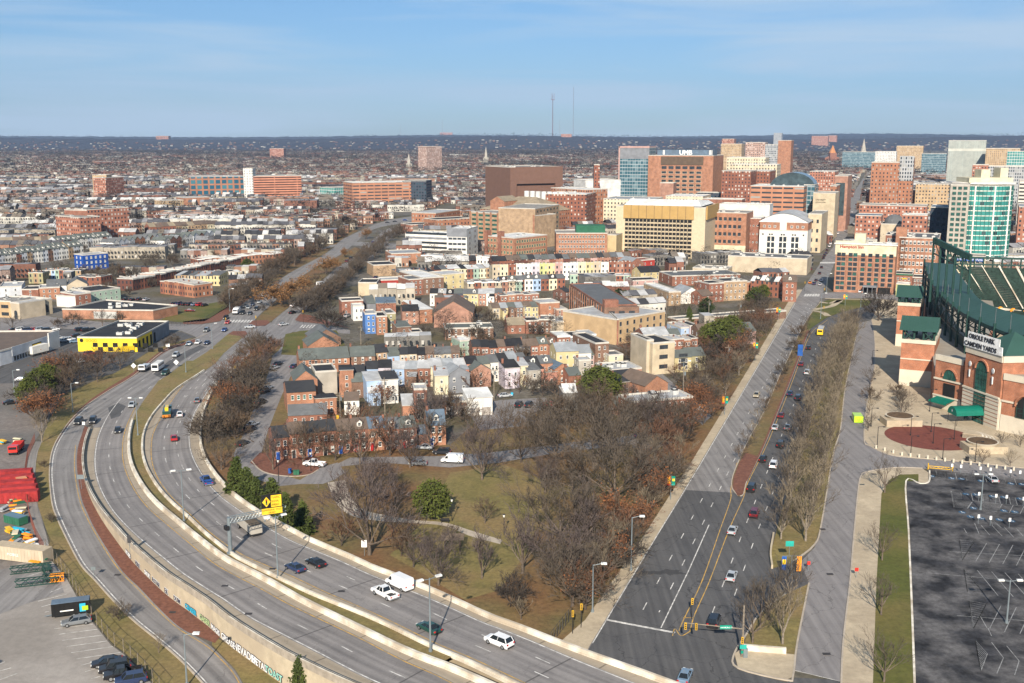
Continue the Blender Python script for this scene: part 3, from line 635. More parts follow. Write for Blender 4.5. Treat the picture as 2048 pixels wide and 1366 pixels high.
hatch([(1080,830),(1210,840),(1225,920),(1095,915)],8);hatch([(1500,865),(1570,870),(1600,970),(1510,960)],8);hatch([(1100,935),(1350,965),(1290,1050),(1115,1030)],8)
hatch([(1500,970),(1750,992),(1700,1095),(1455,1068)],10);hatch([(1850,898),(1930,905),(1960,1005),(1875,998)],8)
ox,oy,sc=1700,880,2.81
for x1,y1,x2,y2 in[(570,290,585,380),(615,565,632,675),(697,572,632,675),(768,582,707,684),(840,588,782,692),(915,594,858,700),(990,600,935,708),(640,728,660,855),(640,728,755,866),(715,735,832,878),(795,742,917,884),(870,748,1000,892),(945,755,1080,905),(668,905,695,1060),(766,925,695,1060),(848,935,785,1062),(935,942,868,1082),(1020,950,955,1092),(705,1130,735,1302),(705,1130,772,1205),(795,1140,862,1228),(862,1228,825,1316),(880,1160,950,1245),(950,1245,925,1325),(600,990,1000,1020),(560,630,1000,655),(440,750,1000,800),(730,990,770,1060),(775,1060,795,1105),(640,500,655,525),(700,470,725,530),(735,480,785,537),(800,485,855,543),(865,490,920,550),(935,500,975,545)]:EL(x1,y1,x2,y2)
hatch([(615,565),(697,572),(632,675),(630,670)],9);hatch([(640,728),(645,735),(755,866),(660,855)],8);hatch([(668,905),(766,925),(695,1060),(692,1055)],12);hatch([(705,1130),(772,1205),(735,1302),(733,1295)],11);hatch([(790,440),(845,490),(850,495),(800,487)],5)
struct(b.build('bay_lines_east'))
b=MB()
def blue(u,v):
 p=G(u,v);b.face([(p.x+.8*math.cos(a*.785),p.y+.9*math.sin(a*.785),.12)for a in range(8)],'paint_blue')
 for dx,dy,w,h in[(-.12,-.1,.2,.55),(-.12,-.25,.5,.18),(-.12,.5,.2,.2),(.2,-.55,.16,.35)]:
  b.face([(p.x+dx,p.y+dy,.125),(p.x+dx+w,p.y+dy,.125),(p.x+dx+w,p.y+dy+h,.125),(p.x+dx,p.y+dy+h,.125)],'paint_white')
for x,y in[(820,620),(1085,648),(1215,655),(1475,682),(1620,692),(1875,718),(2020,728),(1275,858),(1405,865),(1625,888),(1780,900),(1995,920),(1375,1045),(1780,1080),(1925,1095),(1225,1100),(1335,1160),(1480,1180),(1720,1200),(1880,1215)]:blue(1740+x/6.65,860+y/6.65)
struct(b.build('bay_symbols_blue'))
# ---------------------------------------------------------------- trees
mat('bark_grey',(.135,.105,.082),scale=3,var=.3);mat('bark_dark',(.085,.066,.055),scale=3,var=.3)
mat('bark_pale',(.22,.185,.145),scale=3,var=.3)
for k,c in{'twig_grey':(.092,.074,.058),'twig_brown':(.10,.072,.05),'twig_red':(.13,.068,.042),'twig_purple':(.095,.074,.068),'twig_tan':(.175,.142,.10),'twig_dark':(.055,.045,.038)}.items():mat(k,c,scale=.5,var=.3,rough=.95)
for k,c,c2 in[('leaf_dry',(.25,.13,.05),(.15,.075,.03)),('leaf_rust',(.26,.105,.04),(.15,.06,.025)),('needle',(.078,.10,.02),(.035,.05,.011)),('needle_light',(.105,.12,.022),(.05,.068,.013)),('leaf_dark',(.04,.06,.016),(.02,.035,.01)),('leaf_olive',(.14,.13,.04),(.08,.085,.025))]:mat(k,c,col2=c2,scale=.45,detail=5,rough=.85)
def _rot(d,ang,az):
 d=d.normalized();a=d.cross(Vector((0,0,1))if abs(d.z)<.95 else Vector((1,0,0))).normalized();b_=d.cross(a)
 return(d*math.cos(ang)+(a*math.cos(az)+b_*math.sin(az))*math.sin(ang)).normalized()
def bare(seed,h,th,spread,kids=4,levels=4,limbs=6,up=.25,tw='twig_grey',bk='bark_grey',wtw=.05,leaf=None,nleaf=0,lz=1.0):
 rnd=random.Random(seed);T,W=MB(),MB();r0=h*.021
 T.tube((0,0,-.2),(0,0,th),r0*1.15,r0*.8,bk,7)
 tips=[]
 def rib(p,q,w0,w1):
  d=q-p;s=d.cross(Vector((rnd.uniform(-1,1),rnd.uniform(-1,1),rnd.uniform(-1,1))))
  if s.length<1e-6:return
  s.normalize();W.face([p-s*w0,p+s*w0,q+s*w1,q-s*w1],tw,[(0,0)]*4)
 def br(p,d,L,r,lv):
  d2=(d+Vector((0,0,up*.5))).normalized();m=p+d*L*.5;q=m+d2*L*.5
  if lv<=1:T.tube(p,m,r,r*.8,bk,5);T.tube(m,q,r*.8,r*.5,bk,4)
  else:rib(p,m,max(r,wtw*.8),max(r*.8,wtw*.7));rib(m,q,max(r*.7,wtw*.7),wtw*.45)
  if lv>=levels:tips.append(q);return
  for k in range(kids):
   t=rnd.uniform(.35,1.0)if k else 1.0;s=p.lerp(m,t*2)if t<.5 else m.lerp(q,t*2-1)
   nd=_rot(d2,rnd.uniform(.3,.85),rnd.uniform(0,6.28));nd=(nd+Vector((0,0,up))).normalized()
   br(s,nd,L*rnd.uniform(.5,.78),r*.55,lv+1)
 Lm=(h-th)*.52
 for k in range(limbs):
  az=6.283*k/limbs+rnd.uniform(-.4,.4);ang=rnd.uniform(.35,1.0)*spread
  d=Vector((math.cos(az)*math.sin(ang),math.sin(az)*math.sin(ang),math.cos(ang)))
  br(Vector((0,0,th*rnd.uniform(.72,1.0))),d,Lm*rnd.uniform(.75,1.1),r0*.55,1)
 br(Vector((0,0,th)),Vector((rnd.uniform(-.1,.1),rnd.uniform(-.1,.1),1)).normalized(),Lm,r0*.7,1)
 if leaf:
  for q in tips:
   for _ in range(nleaf):
    c=q+Vector((rnd.gauss(0,.45),rnd.gauss(0,.45),rnd.gauss(0,.35)));s=rnd.uniform(.12,.3)*lz
    a=Vector((rnd.uniform(-1,1),rnd.uniform(-1,1),rnd.uniform(-1,1))).normalized()*s;bb=a.cross(Vector((rnd.uniform(-1,1),rnd.uniform(-1,1),rnd.uniform(-1,1)))).normalized()*s
    W.face([c-a,c-bb,c+a,c+bb],leaf,[(0,0)]*4)
 return T.mesh('trunk'),W.mesh('crown')
def conifer(seed,h,rad,base=.08,leaf='needle',round_=False,n=120,bare_low=0):
 rnd=random.Random(seed);T,W=MB(),MB()
 T.tube((0,0,-.2),(0,0,h*.92),h*.02,.04,'bark_dark',6)
 for k in range(n):
  t=(k+rnd.random())/n;z=h*(base+(1-base)*t*.97)
  prof=(1-t)**.75 if not round_ else math.sin(min(1,(t*.93+.07))*math.pi)**.55
  rr=rad*prof*rnd.uniform(.72,1.12);az=rnd.uniform(0,6.283)
  tip=Vector((math.cos(az)*rr,math.sin(az)*rr,z-rr*.12+rnd.uniform(-.2,.2)));T.tube((0,0,z),tip,.05,.02,'bark_dark',3)
  m=max(5,int(16*rr/rad)+4)
  for j in range(m):
   s=.25+.8*math.sqrt(rnd.random());c=Vector((0,0,z)).lerp(tip,min(1.05,s))+Vector((rnd.gauss(0,.28),rnd.gauss(0,.28),rnd.gauss(0,.22)))*(rad/3.0)
   sz=rnd.uniform(.16,.38)*(h/9)**.5
   for _ in range(2):
    a=Vector((rnd.uniform(-1,1),rnd.uniform(-1,1),rnd.uniform(-.5,1))).normalized()*sz;bb=a.cross(Vector((rnd.uniform(-1,1),rnd.uniform(-1,1),rnd.uniform(-1,1)))).normalized()*sz*.6
    W.face([c-a,c-bb,c+a,c+bb],leaf,[(0,0)]*4)
 return T.mesh('trunk'),W.mesh('crown')
def bushm(seed,r,h,leaf,n=500,twig='twig_grey'):
 rnd=random.Random(seed);W=MB()
 for k in range(60):
  az,el=rnd.uniform(0,6.28),rnd.uniform(.2,1.4);d=Vector((math.cos(az)*math.cos(el)*r,math.sin(az)*math.cos(el)*r,math.sin(el)*h));W.tube((0,0,0),d,.05,.02,twig,3)
 for k in range(n):
  az,el,q=rnd.uniform(0,6.28),rnd.uniform(.05,1.5),rnd.uniform(.6,1.05);c=Vector((math.cos(az)*math.cos(el)*r*q,math.sin(az)*math.cos(el)*r*q,math.sin(el)*h*q))
  a=Vector((rnd.uniform(-1,1),rnd.uniform(-1,1),rnd.uniform(-1,1))).normalized()*rnd.uniform(.08,.2);bb=a.cross(Vector((rnd.uniform(-1,1),rnd.uniform(-1,1),1))).normalized()*(.15 if leaf.startswith('leaf')else .04)
  W.face([c-a,c-bb,c+a,c+bb],leaf,[(0,0)]*4)
 return W.mesh('bush')
TREE={
'big':[bare(1,14,2.6,1.15,4,5,7,.16,'twig_grey','bark_grey',.045),bare(2,13,2.2,1.25,4,5,7,.14,'twig_brown','bark_grey',.045)],
'bigp':[bare(3,13,2.0,1.2,4,5,7,.14,'twig_purple','bark_grey',.045)],
'med':[bare(4,10,1.8,.95,4,4,6,.2,'twig_grey','bark_grey',.05),bare(5,10,1.6,1.1,4,4,7,.15,'twig_brown','bark_dark',.05),bare(6,9.5,1.8,.8,4,4,6,.25,'twig_purple','bark_grey',.05)],
'tan':[bare(7,10,2.6,.75,4,4,6,.28,'twig_tan','bark_pale',.04),bare(8,11,2.8,.65,4,4,6,.3,'twig_tan','bark_pale',.04),bare(9,9.5,2.2,.8,4,4,6,.25,'twig_grey','bark_pale',.04)],
'dense':[bare(10,8,.9,1.2,5,4,8,.12,'twig_brown','bark_dark',.06),bare(11,8,1.0,1.15,5,4,8,.12,'twig_grey','bark_dark',.06),bare(12,7.5,.8,1.2,5,4,8,.12,'twig_dark','bark_dark',.06)],
'red':[bare(13,8,1.2,1.0,4,4,7,.15,'twig_red','bark_dark',.055),bare(14,7,1.1,1.0,4,4,7,.15,'twig_red','bark_grey',.05,'leaf_rust',1,.7)],
'dry':[bare(15,9.5,1.4,1.1,4,4,7,.15,'twig_brown','bark_dark',.05,'leaf_dry',4),bare(16,8.5,1.3,1.1,4,4,6,.15,'twig_brown','bark_dark',.05,'leaf_dry',3)],
'small':[bare(17,6,1.2,1.0,4,4,6,.2,'twig_grey','bark_dark',.035),bare(18,5.5,1.0,1.1,4,4,6,.2,'twig_brown','bark_grey',.035),bare(19,6,1.4,.9,3,4,6,.2,'twig_tan','bark_grey',.035)],
'lawn':[bare(20,8,1.9,.9,4,4,5,.2,'twig_grey','bark_grey',.028),bare(21,8,1.7,.95,4,4,6,.2,'twig_grey','bark_grey',.028)],
'spruce':[conifer(30,9,3.2,.03,'needle',n=190),conifer(31,8,2.9,.03,'needle',n=170)],
'pine':[conifer(32,10,4.4,.18,'needle_light',True,210),conifer(33,9,3.8,.15,'needle',True,190)],
'evergreen':[conifer(34,8,3.2,.1,'leaf_dark',True,130),conifer(35,8,3.4,.1,'leaf_olive',True,120)],
}
TREE_H={'big':14,'bigp':13,'med':10,'tan':10.3,'dense':8,'red':7.5,'dry':9,'small':6,'lawn':8,'spruce':8.6,'pine':9.6,'evergreen':8}
_tr=random.Random(77);N_TREES=[0]
PEND=[]
def tree(p,kind,h=None,label='',group=None,wide=1.0,idx=None):PEND.append((p,kind,h or TREE_H[kind],label,group,wide,idx))
def grow(p,kind,h=None,label='',group=None,wide=1.0,idx=None):
 tm,cm=TREE[kind][(idx if idx is not None else _tr.randrange(9))%len(TREE[kind])]
 s=(h or TREE_H[kind])/TREE_H[kind]*_tr.uniform(.94,1.06);N_TREES[0]+=1
 name={'spruce':'spruce_tree','pine':'pine_tree','evergreen':'evergreen_tree','dry':'oak_tree'}.get(kind,'bare_tree')
 t=thing(name,p,_tr.uniform(0,6.28));t.scale=(s*wide,s*wide,s)
 inst('trunk',tm,t);inst('crown',cm,t);tag(t,label,'tree',group);return t
# ---------------------------------------------------------------- vehicles
mat('glass_car',(.012,.016,.02),rough=.08,var=.1,spec=.6);mat('tyre',(.012,.012,.013),rough=.9);mat('rim',(.35,.36,.37),rough=.35,metal=.6)
mat('lamp_white',(.75,.75,.72),rough=.2);mat('lamp_red',(.45,.015,.012),rough=.3);mat('trim_black',(.02,.02,.022),rough=.6)
PAINT={'white':(.78,.78,.78),'silver':(.42,.44,.46),'grey':(.17,.18,.19),'dark':(.018,.02,.026),'black':(.012,.012,.014),'red':(.38,.02,.025),'blue':(.02,.07,.26),'navy':(.02,.035,.09),'green':(.01,.055,.045),'maroon':(.13,.015,.02),'yellow':(.75,.50,.02),'orange':(.70,.22,.02),'gold':(.40,.33,.22),'bright_red':(.60,.03,.02),'lime':(.45,.70,.03),'steel_blue':(.16,.24,.33),'taxi_orange':(.7,.16,.03)}
for k,c in PAINT.items():
 m=mat('paint_car_'+k,c,rough=.3,var=.04,spec=.5);m.node_tree.nodes['Principled BSDF'].inputs['Coat Weight'].default_value=.5
def loft(b,st,m,close=True,mats=None):
 """st: list of cross sections (each a list of (y,z)) at x"""
 for(x0,s0),(x1,s1)in zip(st,st[1:]):
  n=len(s0)
  for i in range(n-1):b.face([(x0,*s0[i]),(x0,*s0[i+1]),(x1,*s1[i+1]),(x1,*s1[i])][::-1],mats[i]if mats else m,[(0,0)]*4)
 for(x,s,f)in((st[0][0],st[0][1],1),(st[-1][0],st[-1][1],-1)):
  b.face([(x,*p)for p in(s if f<0 else s[::-1])],m,[(0,0)]*len(s))
def sec(w,z0,z1,c=.12):return[(-w*.92,z0),(-w,z0+.2),(-w,z1-c),(-w+c,z1),(w-c,z1),(w,z1-c),(w,z0+.2),(w*.92,z0)]
def cabin(b,x0,x1,x2,x3,z0,z1,wb,wt,pm,gm='glass_car'):
 P=[(x0,-wb,z0),(x0,wb,z0),(x3,wb,z0),(x3,-wb,z0)];Q=[(x1,-wt,z1),(x1,wt,z1),(x2,wt,z1),(x2,-wt,z1)]
 b.face([P[1],P[0],Q[0],Q[1]],gm);b.face([P[3],P[2],Q[2],Q[3]],gm);b.face([P[0],P[3],Q[3],Q[0]],gm);b.face([P[2],P[1],Q[1],Q[2]],gm);b.face([Q[0],Q[3],Q[2],Q[1]],pm)
 # pillars
 for i in range(4):b.bar(P[i],Q[i],.09,.09,pm)
 for t in(.45,):
  for s in(-1,1):b.bar(((x0+(x3-x0)*t),s*wb*1.0,z0),((x1+(x2-x1)*t),s*wt,z1),.1,.05,pm)
CARSPEC={ # length, half width, stations (x,z top), cabin, wheel radius
'sedan':(4.7,.90,[(-2.35,.62),(-2.2,.72),(-1.1,.90),(-.9,.94),(1.5,.97),(2.2,.93),(2.35,.80)],[(-1.15,-.35,.95,1.75,.92,1.43,.80,.60)],.33),
'suv':(4.8,.95,[(-2.4,.75),(-2.3,.92),(-1.3,1.05),(-1.1,1.10),(2.2,1.12),(2.38,1.05),(2.4,.8)],[(-1.3,-.65,1.85,2.25,1.06,1.76,.86,.70)],.38),
'wagon':(4.9,.92,[(-2.45,.62),(-2.3,.75),(-1.2,.92),(-1.0,.96),(2.2,1.0),(2.42,.9),(2.45,.75)],[(-1.2,-.45,1.7,2.25,.94,1.48,.82,.64)],.34),
'pickup':(5.7,.98,[(-2.85,.8),(-2.75,1.02),(-1.6,1.12),(-1.4,1.15),(.65,1.15)],[(-1.5,-.85,.35,.6,1.1,1.85,.88,.70)],.42),
'van':(5.8,1.0,[(-2.9,.7),(-2.8,1.0),(-2.1,1.25)],[],.37),
}
_wm=MB()
for s in(0,):
 _wm.tube((0,-.11,0),(0,.11,0),1,1,'tyre',12)
 for y in(-.115,.115):_wm.face([(.62*math.cos(a*.6283),y,.62*math.sin(a*.6283))for a in range(10)][::(1 if y<0 else-1)],'rim',[(0,0)]*10)
WHEEL=_wm.mesh('wheel')
_hl=MB();_hl.box(-.06,-.18,-.07,.06,.18,.07,'lamp_white',bottom=True);HLAMP=_hl.mesh('headlight')
_tl=MB();_tl.box(-.05,-.16,-.11,.05,.16,.11,'lamp_red',bottom=True);TLAMP=_tl.mesh('taillight')
def car_parts(kind):
 L,w,st,cabs,wr=CARSPEC[kind];b,g=MB(),MB();pm='paint_car_white'
 if kind=='van':
  loft(b,[(-2.9,sec(.95,.35,.85)),(-2.8,sec(1.0,.3,1.05)),(-2.05,sec(1.0,.3,1.35)),(-1.35,sec(.98,.3,2.25)),(-1.1,sec(.98,.3,2.42)),(2.8,sec(.98,.3,2.45)),(2.9,sec(.95,.35,2.3))],pm)
  g.face([(-2.02,-.8,1.42),(-2.02,.8,1.42),(-1.40,.74,2.2),(-1.40,-.74,2.2)][::-1],'glass_car')
  for s in(-1,1):g.face([(-1.95,s*1.005,1.3),(-1.0,s*1.005,1.3),(-1.0,s*.99,2.0),(-1.4,s*.99,2.0)][::s],'glass_car')
  b.box(-2.9,-1.0,.3,2.95,1.0,.42,'trim_black')
 elif kind=='pickup':
  loft(b,[(x,sec(w,.38,z))for x,z in st],pm)
  for s in(-1,1):b.box(.65,s*w-.05*(s>0)-.05*(s<0)*0,.45,2.85,s*w+.06*(s<0),1.15,pm)
  b.box(2.78,-w,.45,2.86,w,1.15,pm);b.box(.65,-w+.06,.45,2.78,w-.06,.62,'trim_black')
  b.box(2.86,-w,.42,2.98,w,.62,'rim')
  cabin(b,*cabs[0],pm)
 else:
  loft(b,[(x,sec(w*(1 if abs(x)<L/2-.1 else .9),.28,z))for x,z in st],pm)
  cabin(b,*cabs[0],pm);b.box(-L/2-.03,-w*.8,.3,-L/2+.1,w*.8,.5,'trim_black');b.box(L/2-.1,-w*.8,.3,L/2+.03,w*.8,.5,'trim_black')
 return b,g
CARM={}
for k in CARSPEC:
 b_,g_=car_parts(k);CARM[k]=(b_.mesh('body'),g_.mesh('window')if g_.f else None)
 # one-piece version for cars far away
 L,w,st,cabs,wr=CARSPEC[k]
 for sx in(-1,1):
  for sy in(-1,1):b_.tube((sx*L*.31,sy*(w-.2),wr),(sx*L*.31,sy*(w+.01),wr),wr,wr,'tyre',8)
  b_.box(-L/2-.04,sx*w*.62-.15,.55,-L/2+.05,sx*w*.62+.15,.75,'lamp_white');b_.box(L/2-.05,sx*w*.7-.13,.6,L/2+.04,sx*w*.7+.13,.85,'lamp_red')
 for f in range(len(g_.f)):b_.face([g_.v[i]for i in g_.f[f]],'glass_car')
 CARM[k+'_far']=(b_.mesh('car'),None)
def paint(o,col):
 for s in o.material_slots:
  if s.material and s.material.name=='paint_car_white':s.link='OBJECT';s.material=MAT['paint_car_'+col]
CATN={'sedan':('sedan_car','car'),'suv':('sport_utility_car','car'),'wagon':('estate_car','car'),'pickup':('pickup_truck','pickup truck'),'van':('delivery_van','van')}
def car(p,head,kind,col,label,group=None,far=None):
 """head: world direction (radians) the nose points at; model noses point to -x"""
 L,w,st,cabs,wr=CARSPEC[kind];nm,cat=CATN[kind]
 if far is None:far=p[1]>430
 rot=head+math.pi
 if far:
  o=inst(nm,CARM[kind+'_far'][0],None,p,rot);paint(o,col);tag(o,label,cat,group);return o
 t=thing(nm,p,rot);tag(t,label,cat,group)
 o=inst('body',CARM[kind][0],t);paint(o,col)
 if CARM[kind][1]:inst('window',CARM[kind][1],t)
 for sx in(-1,1):
  for sy in(-1,1):inst('wheel',WHEEL,t,(sx*L*.31,sy*(w-.1),wr),0,(wr,1,wr))
 hz={'sedan':.62,'suv':.78,'wagon':.64,'pickup':.85,'van':.8}[kind];zt={'sedan':.78,'suv':.95,'wagon':.82,'pickup':.9,'van':1.1}[kind]
 for sy in(-1,1):
  inst('headlight',HLAMP,t,(-L/2+.02,sy*w*.66,hz));inst('taillight',TLAMP,t,(L/2-.01,sy*w*.78,zt))
 return t
AVD=math.radians(70.2) # heading of the avenue, away from the camera
def hd(u,v,u2,v2):a,b_=G(u,v),G(u2,v2);return math.atan2(b_.y-a.y,b_.x-a.x)
# ---------------------------------------------------------------- windows and doors, shared meshes one metre wide and high
mat('win_glass',(.035,.045,.055),rough=.12,spec=.6,var=.3,scale=.3);mat('win_pale',(.42,.42,.40),rough=.4,var=.2,scale=.3);mat('win_frame',(.72,.70,.66),rough=.6);mat('sill',(.50,.46,.40));mat('frame_dark',(.05,.05,.055))
mat('frame_cream',(.62,.52,.34));mat('glass_teal',(.045,.235,.215),rough=.1,spec=.7,var=.35,scale=.12);mat('glass_blue',(.06,.12,.16),rough=.1,spec=.7,var=.3,scale=.1);mat('glass_green',(.03,.11,.09),rough=.12,spec=.6,var=.4,scale=.3)
WINM={}
def winmesh(style,glass,frame,sill=True,bars=1):
 key=(style,glass,frame)
 if key in WINM:return WINM[key]
 b=MB();f=.09 if style!='plain' else .04;y0=-.05
 b.face([(f,y0+.03,f),(1-f,y0+.03,f),(1-f,y0+.03,1-f),(f,y0+.03,1-f)],glass)
 for(x0,z0,x1,z1)in((0,0,1,f),(0,1-f,1,1),(0,f,f,1-f),(1-f,f,1,1-f)):b.box(x0,y0,z0,x1,0,z1,frame,bottom=True)
 if style=='sash':b.box(f,y0+.01,.48,1-f,0,.53,frame,bottom=True)
 if style=='grid':
  for k in(1,2):b.box(k/3-.02,y0+.01,f,k/3+.02,0,1-f,frame,bottom=True)
  for k in(1,2,3):b.box(f,y0+.01,k/4-.02,1-f,0,k/4+.02,frame,bottom=True)
 if style=='blind':b.face([(f,y0+.02,.5),(1-f,y0+.02,.5),(1-f,y0+.02,1-f),(f,y0+.02,1-f)],'win_pale')
 if sill:b.box(-.06,y0-.07,-.06,1.06,0,-.005,'sill',bottom=True)
 WINM[key]=b.mesh('window');return WINM[key]
def door_mesh(m):
 k='door_'+m
 if k not in WINM:
  b=MB();b.box(-.08,-.06,0,0,0,1.05,'win_frame');b.box(1,-.06,0,1.08,0,1.05,'win_frame');b.box(0,-.06,1,1,0,1.05,'win_frame',bottom=True);b.box(0,-.04,0,1,0,1,m)
  WINM[k]=b.mesh('door')
 return WINM[k]
for k,c in{'door_red':(.35,.02,.02),'door_blue':(.03,.10,.40),'door_dark':(.03,.03,.035),'door_white':(.65,.64,.6),'garage':(.34,.31,.28)}.items():mat(k,c,rough=.6,var=.1)
# ---------------------------------------------------------------- wall and roof materials
WALLC={'brick':(.235,.095,.062),'brick_dark':(.13,.055,.042),'brick_orange':(.335,.155,.092),'brick_tan':(.36,.25,.155),'brick_pink':(.34,.18,.13),'brick_brown':(.17,.095,.065)}
for k,c in WALLC.items():brick(k,c)
PAINTW={'p_white':(.72,.70,.65),'p_cream':(.62,.56,.40),'p_yellow':(.56,.47,.26),'p_lightblue':(.36,.48,.66),'p_blue':(.09,.20,.46),'p_grey':(.22,.23,.25),'p_pink':(.48,.31,.28),'p_coral':(.46,.22,.16),'p_beige':(.50,.42,.31),'p_olive':(.33,.30,.17),'p_lime':(.44,.46,.21),'p_lilac':(.58,.52,.57),'p_darkgrey':(.09,.09,.10),'p_red':(.36,.045,.035),'p_royal':(.012,.07,.32),'p_teal':(.03,.15,.13),'stone':(.52,.43,.30),'stone_tan':(.50,.39,.22),'block':(.40,.37,.32),'p_green':(.03,.13,.075),'metal_white':(.66,.66,.66),'p_brown':(.14,.08,.055),'p_paleg':(.32,.42,.34),'siding_pale':(.55,.57,.60),'p_gold':(.50,.35,.20),'p_orange':(.50,.22,.09)}
for k,c in PAINTW.items():mat(k,c,rough=.85,var=.07,scale=.4,detail=9,blotch=(tuple(x*.8 for x in c),.25))
ROOFC={'r_dark':(.035,.036,.04),'r_black':(.022,.022,.025),'r_grey':(.13,.135,.14),'r_silver':(.42,.43,.44),'r_white':(.70,.70,.68),'r_brown':(.15,.11,.085),'r_greengrey':(.12,.135,.125),'r_tan':(.32,.26,.18),'r_green':(.05,.12,.09),'r_gravel':(.30,.28,.25),'r_blue':(.12,.17,.23),'r_red':(.20,.07,.05),'r_steel':(.30,.32,.34)}
for k,c in ROOFC.items():mat(k,c,rough=.8,var=.16,scale=.5,detail=9,blotch=(tuple(x*.7+.015 for x in c),.18))
COLN={'brick':'red brick','brick_dark':'dark red brick','brick_orange':'orange brick','brick_tan':'tan brick','brick_pink':'pale pink brick','brick_brown':'brown brick','p_white':'white','p_cream':'cream','p_yellow':'yellow','p_lightblue':'light blue','p_blue':'blue','p_grey':'grey','p_pink':'pink','p_coral':'coral','p_beige':'beige','p_olive':'olive','p_lime':'lime green','p_lilac':'lilac','p_darkgrey':'charcoal','p_red':'deep red','p_royal':'royal blue','stone':'stone','stone_tan':'tan','block':'concrete block','p_paleg':'pale green','siding_pale':'pale siding','p_gold':'golden','p_orange':'orange','p_brown':'brown','p_teal':'teal','p_green':'green','metal_white':'white metal'}
ROOFN={'r_dark':'dark','r_black':'black','r_grey':'grey','r_silver':'silver','r_white':'white','r_brown':'brown','r_greengrey':'grey-green','r_tan':'tan','r_green':'green','r_gravel':'gravel','r_blue':'slate blue','r_red':'rust red','r_steel':'pale metal'}
for k in list(WALLC)+['p_white','p_cream','p_yellow','p_grey','p_pink','p_beige','p_lightblue','p_paleg','siding_pale','p_lime','p_coral','p_lilac','p_royal','p_olive']:
 facade('far_'+k,(WALLC.get(k)or PAINTW[k]),px=2.5,pz=3.0,fx=.36,fz=.52,pale_share=.35,alt=(.45,.44,.42))
mat('coping',(.52,.49,.44),var=.1);mat('coping_white',(.74,.73,.70),var=.06);mat('hvac',(.50,.50,.48),rough=.6,var=.15,scale=2)
# ---------------------------------------------------------------- buildings
_br=random.Random(5);OCC=set()
def occupy(p,ang,L,D,y0=0):
 c_,s_=math.cos(ang),math.sin(ang);x=-1.0
 while x<L+2:
  y=y0-2.0
  while y<D+3:OCC.add((int((p.x+x*c_-y*s_)//3),int((p.y+x*s_+y*c_)//3)));y+=2
  x+=2
def frame_of(A,B_,vt,h=None):
 a,b_=G(*A),G(*B_);d=(b_-a);L=d.length;ang=math.atan2(d.y,d.x)
 if h is None:h=ZT(a,vt)
 return a,ang,L,h
def gable(r,L,D,h,rise,m,axis,over=.3,wall=None,w=None,y0=0,x0=0):
 """roof of two slopes into r, gable ends of the wall into w"""
 t=.12
 if axis=='x':
  for s in(0,1):
   ya,yb=(y0-over,y0+D/2)if s==0 else(y0+D+over,y0+D/2);k=over*rise/(D/2)
   q=[(x0-.1,ya,h-k),(x0+L+.1,ya,h-k),(x0+L+.1,yb,h+rise),(x0-.1,yb,h+rise)]
   up=[(x,y,z+t)for x,y,z in q];r.face(up if s==0 else up[::-1],m);r.face([q[0],q[1],up[1],up[0]]if s==0 else[q[1],q[0],up[0],up[1]],m)
   for i,j in((0,3),(1,2)):r.face([q[i],q[j],up[j],up[i]],m)
  if w:
   for x in(x0,x0+L):w.face([(x,y0,h),(x,y0+D,h),(x,y0+D/2,h+rise)][::(-1 if x==x0 else 1)],wall)
 else:
  for s in(0,1):
   xa,xb=(x0-over,x0+L/2)if s==0 else(x0+L+over,x0+L/2);k=over*rise/(L/2)
   q=[(xa,y0-.2,h-k),(xa,y0+D+.2,h-k),(xb,y0+D+.2,h+rise),(xb,y0-.2,h+rise)]
   up=[(x,y,z+t)for x,y,z in q];r.face(up[::-1]if s==0 else up,m);r.face([q[0],q[1],up[1],up[0]],m);r.face([q[0],q[3],up[3],up[0]],m)
  if w:
   for y in(y0,y0+D):w.face([(x0,y,h),(x0+L,y,h),(x0+L/2,y,h+rise)][::(1 if y==y0 else-1)],wall)
def ring(b,L,D,h,t,hh,m,x0=0,y0=0):
 o=.04
 b.box(x0-o,y0-o,h-.12,x0+L+o,y0+t,h+hh,m,bottom=True);b.box(x0-o,y0+D-t,h-.12,x0+L+o,y0+D+o,h+hh,m,bottom=True)
 b.box(x0-o,y0+t,h-.12,x0+t,y0+D-t,h+hh,m,bottom=True);b.box(x0+L-t,y0+t,h-.12,x0+L+o,y0+D-t,h+hh,m,bottom=True)
def put_windows(t,face,L,D,cols,floors,h,style='sash',glass='win_glass',frame='win_frame',ww=1.0,wh=1.6,z0=1.0,dz=None,margin=.8,sill=True,name='window',skip=(),cap=100,alt=None,proud=0.0,cnt=None):
 me=winmesh(style,glass,frame,sill);W=L if face in 'FB' else D;dz=dz or(h-.6)/floors
 me2=winmesh(alt,glass,frame,sill)if alt else me
 span=(W-2*margin)/cols
 for f in range(floors-1,-1,-1):
  for c in range(cols):
   if(c,f)in skip:continue
   if cnt is not None:
    if cnt[0]>=cap:return
    cnt[0]+=1
   x=margin+span*(c+.5)-ww/2;z=z0+f*dz
   m=me2 if _br.random()<.4 else me
   if face=='F':inst(name,m,t,(x,-proud,z),0,(ww,1,wh))
   elif face=='L':inst(name,m,t,(-proud,D-x,z),-math.pi/2,(ww,1,wh))
   elif face=='R':inst(name,m,t,(L+proud,x,z),math.pi/2,(ww,1,wh))
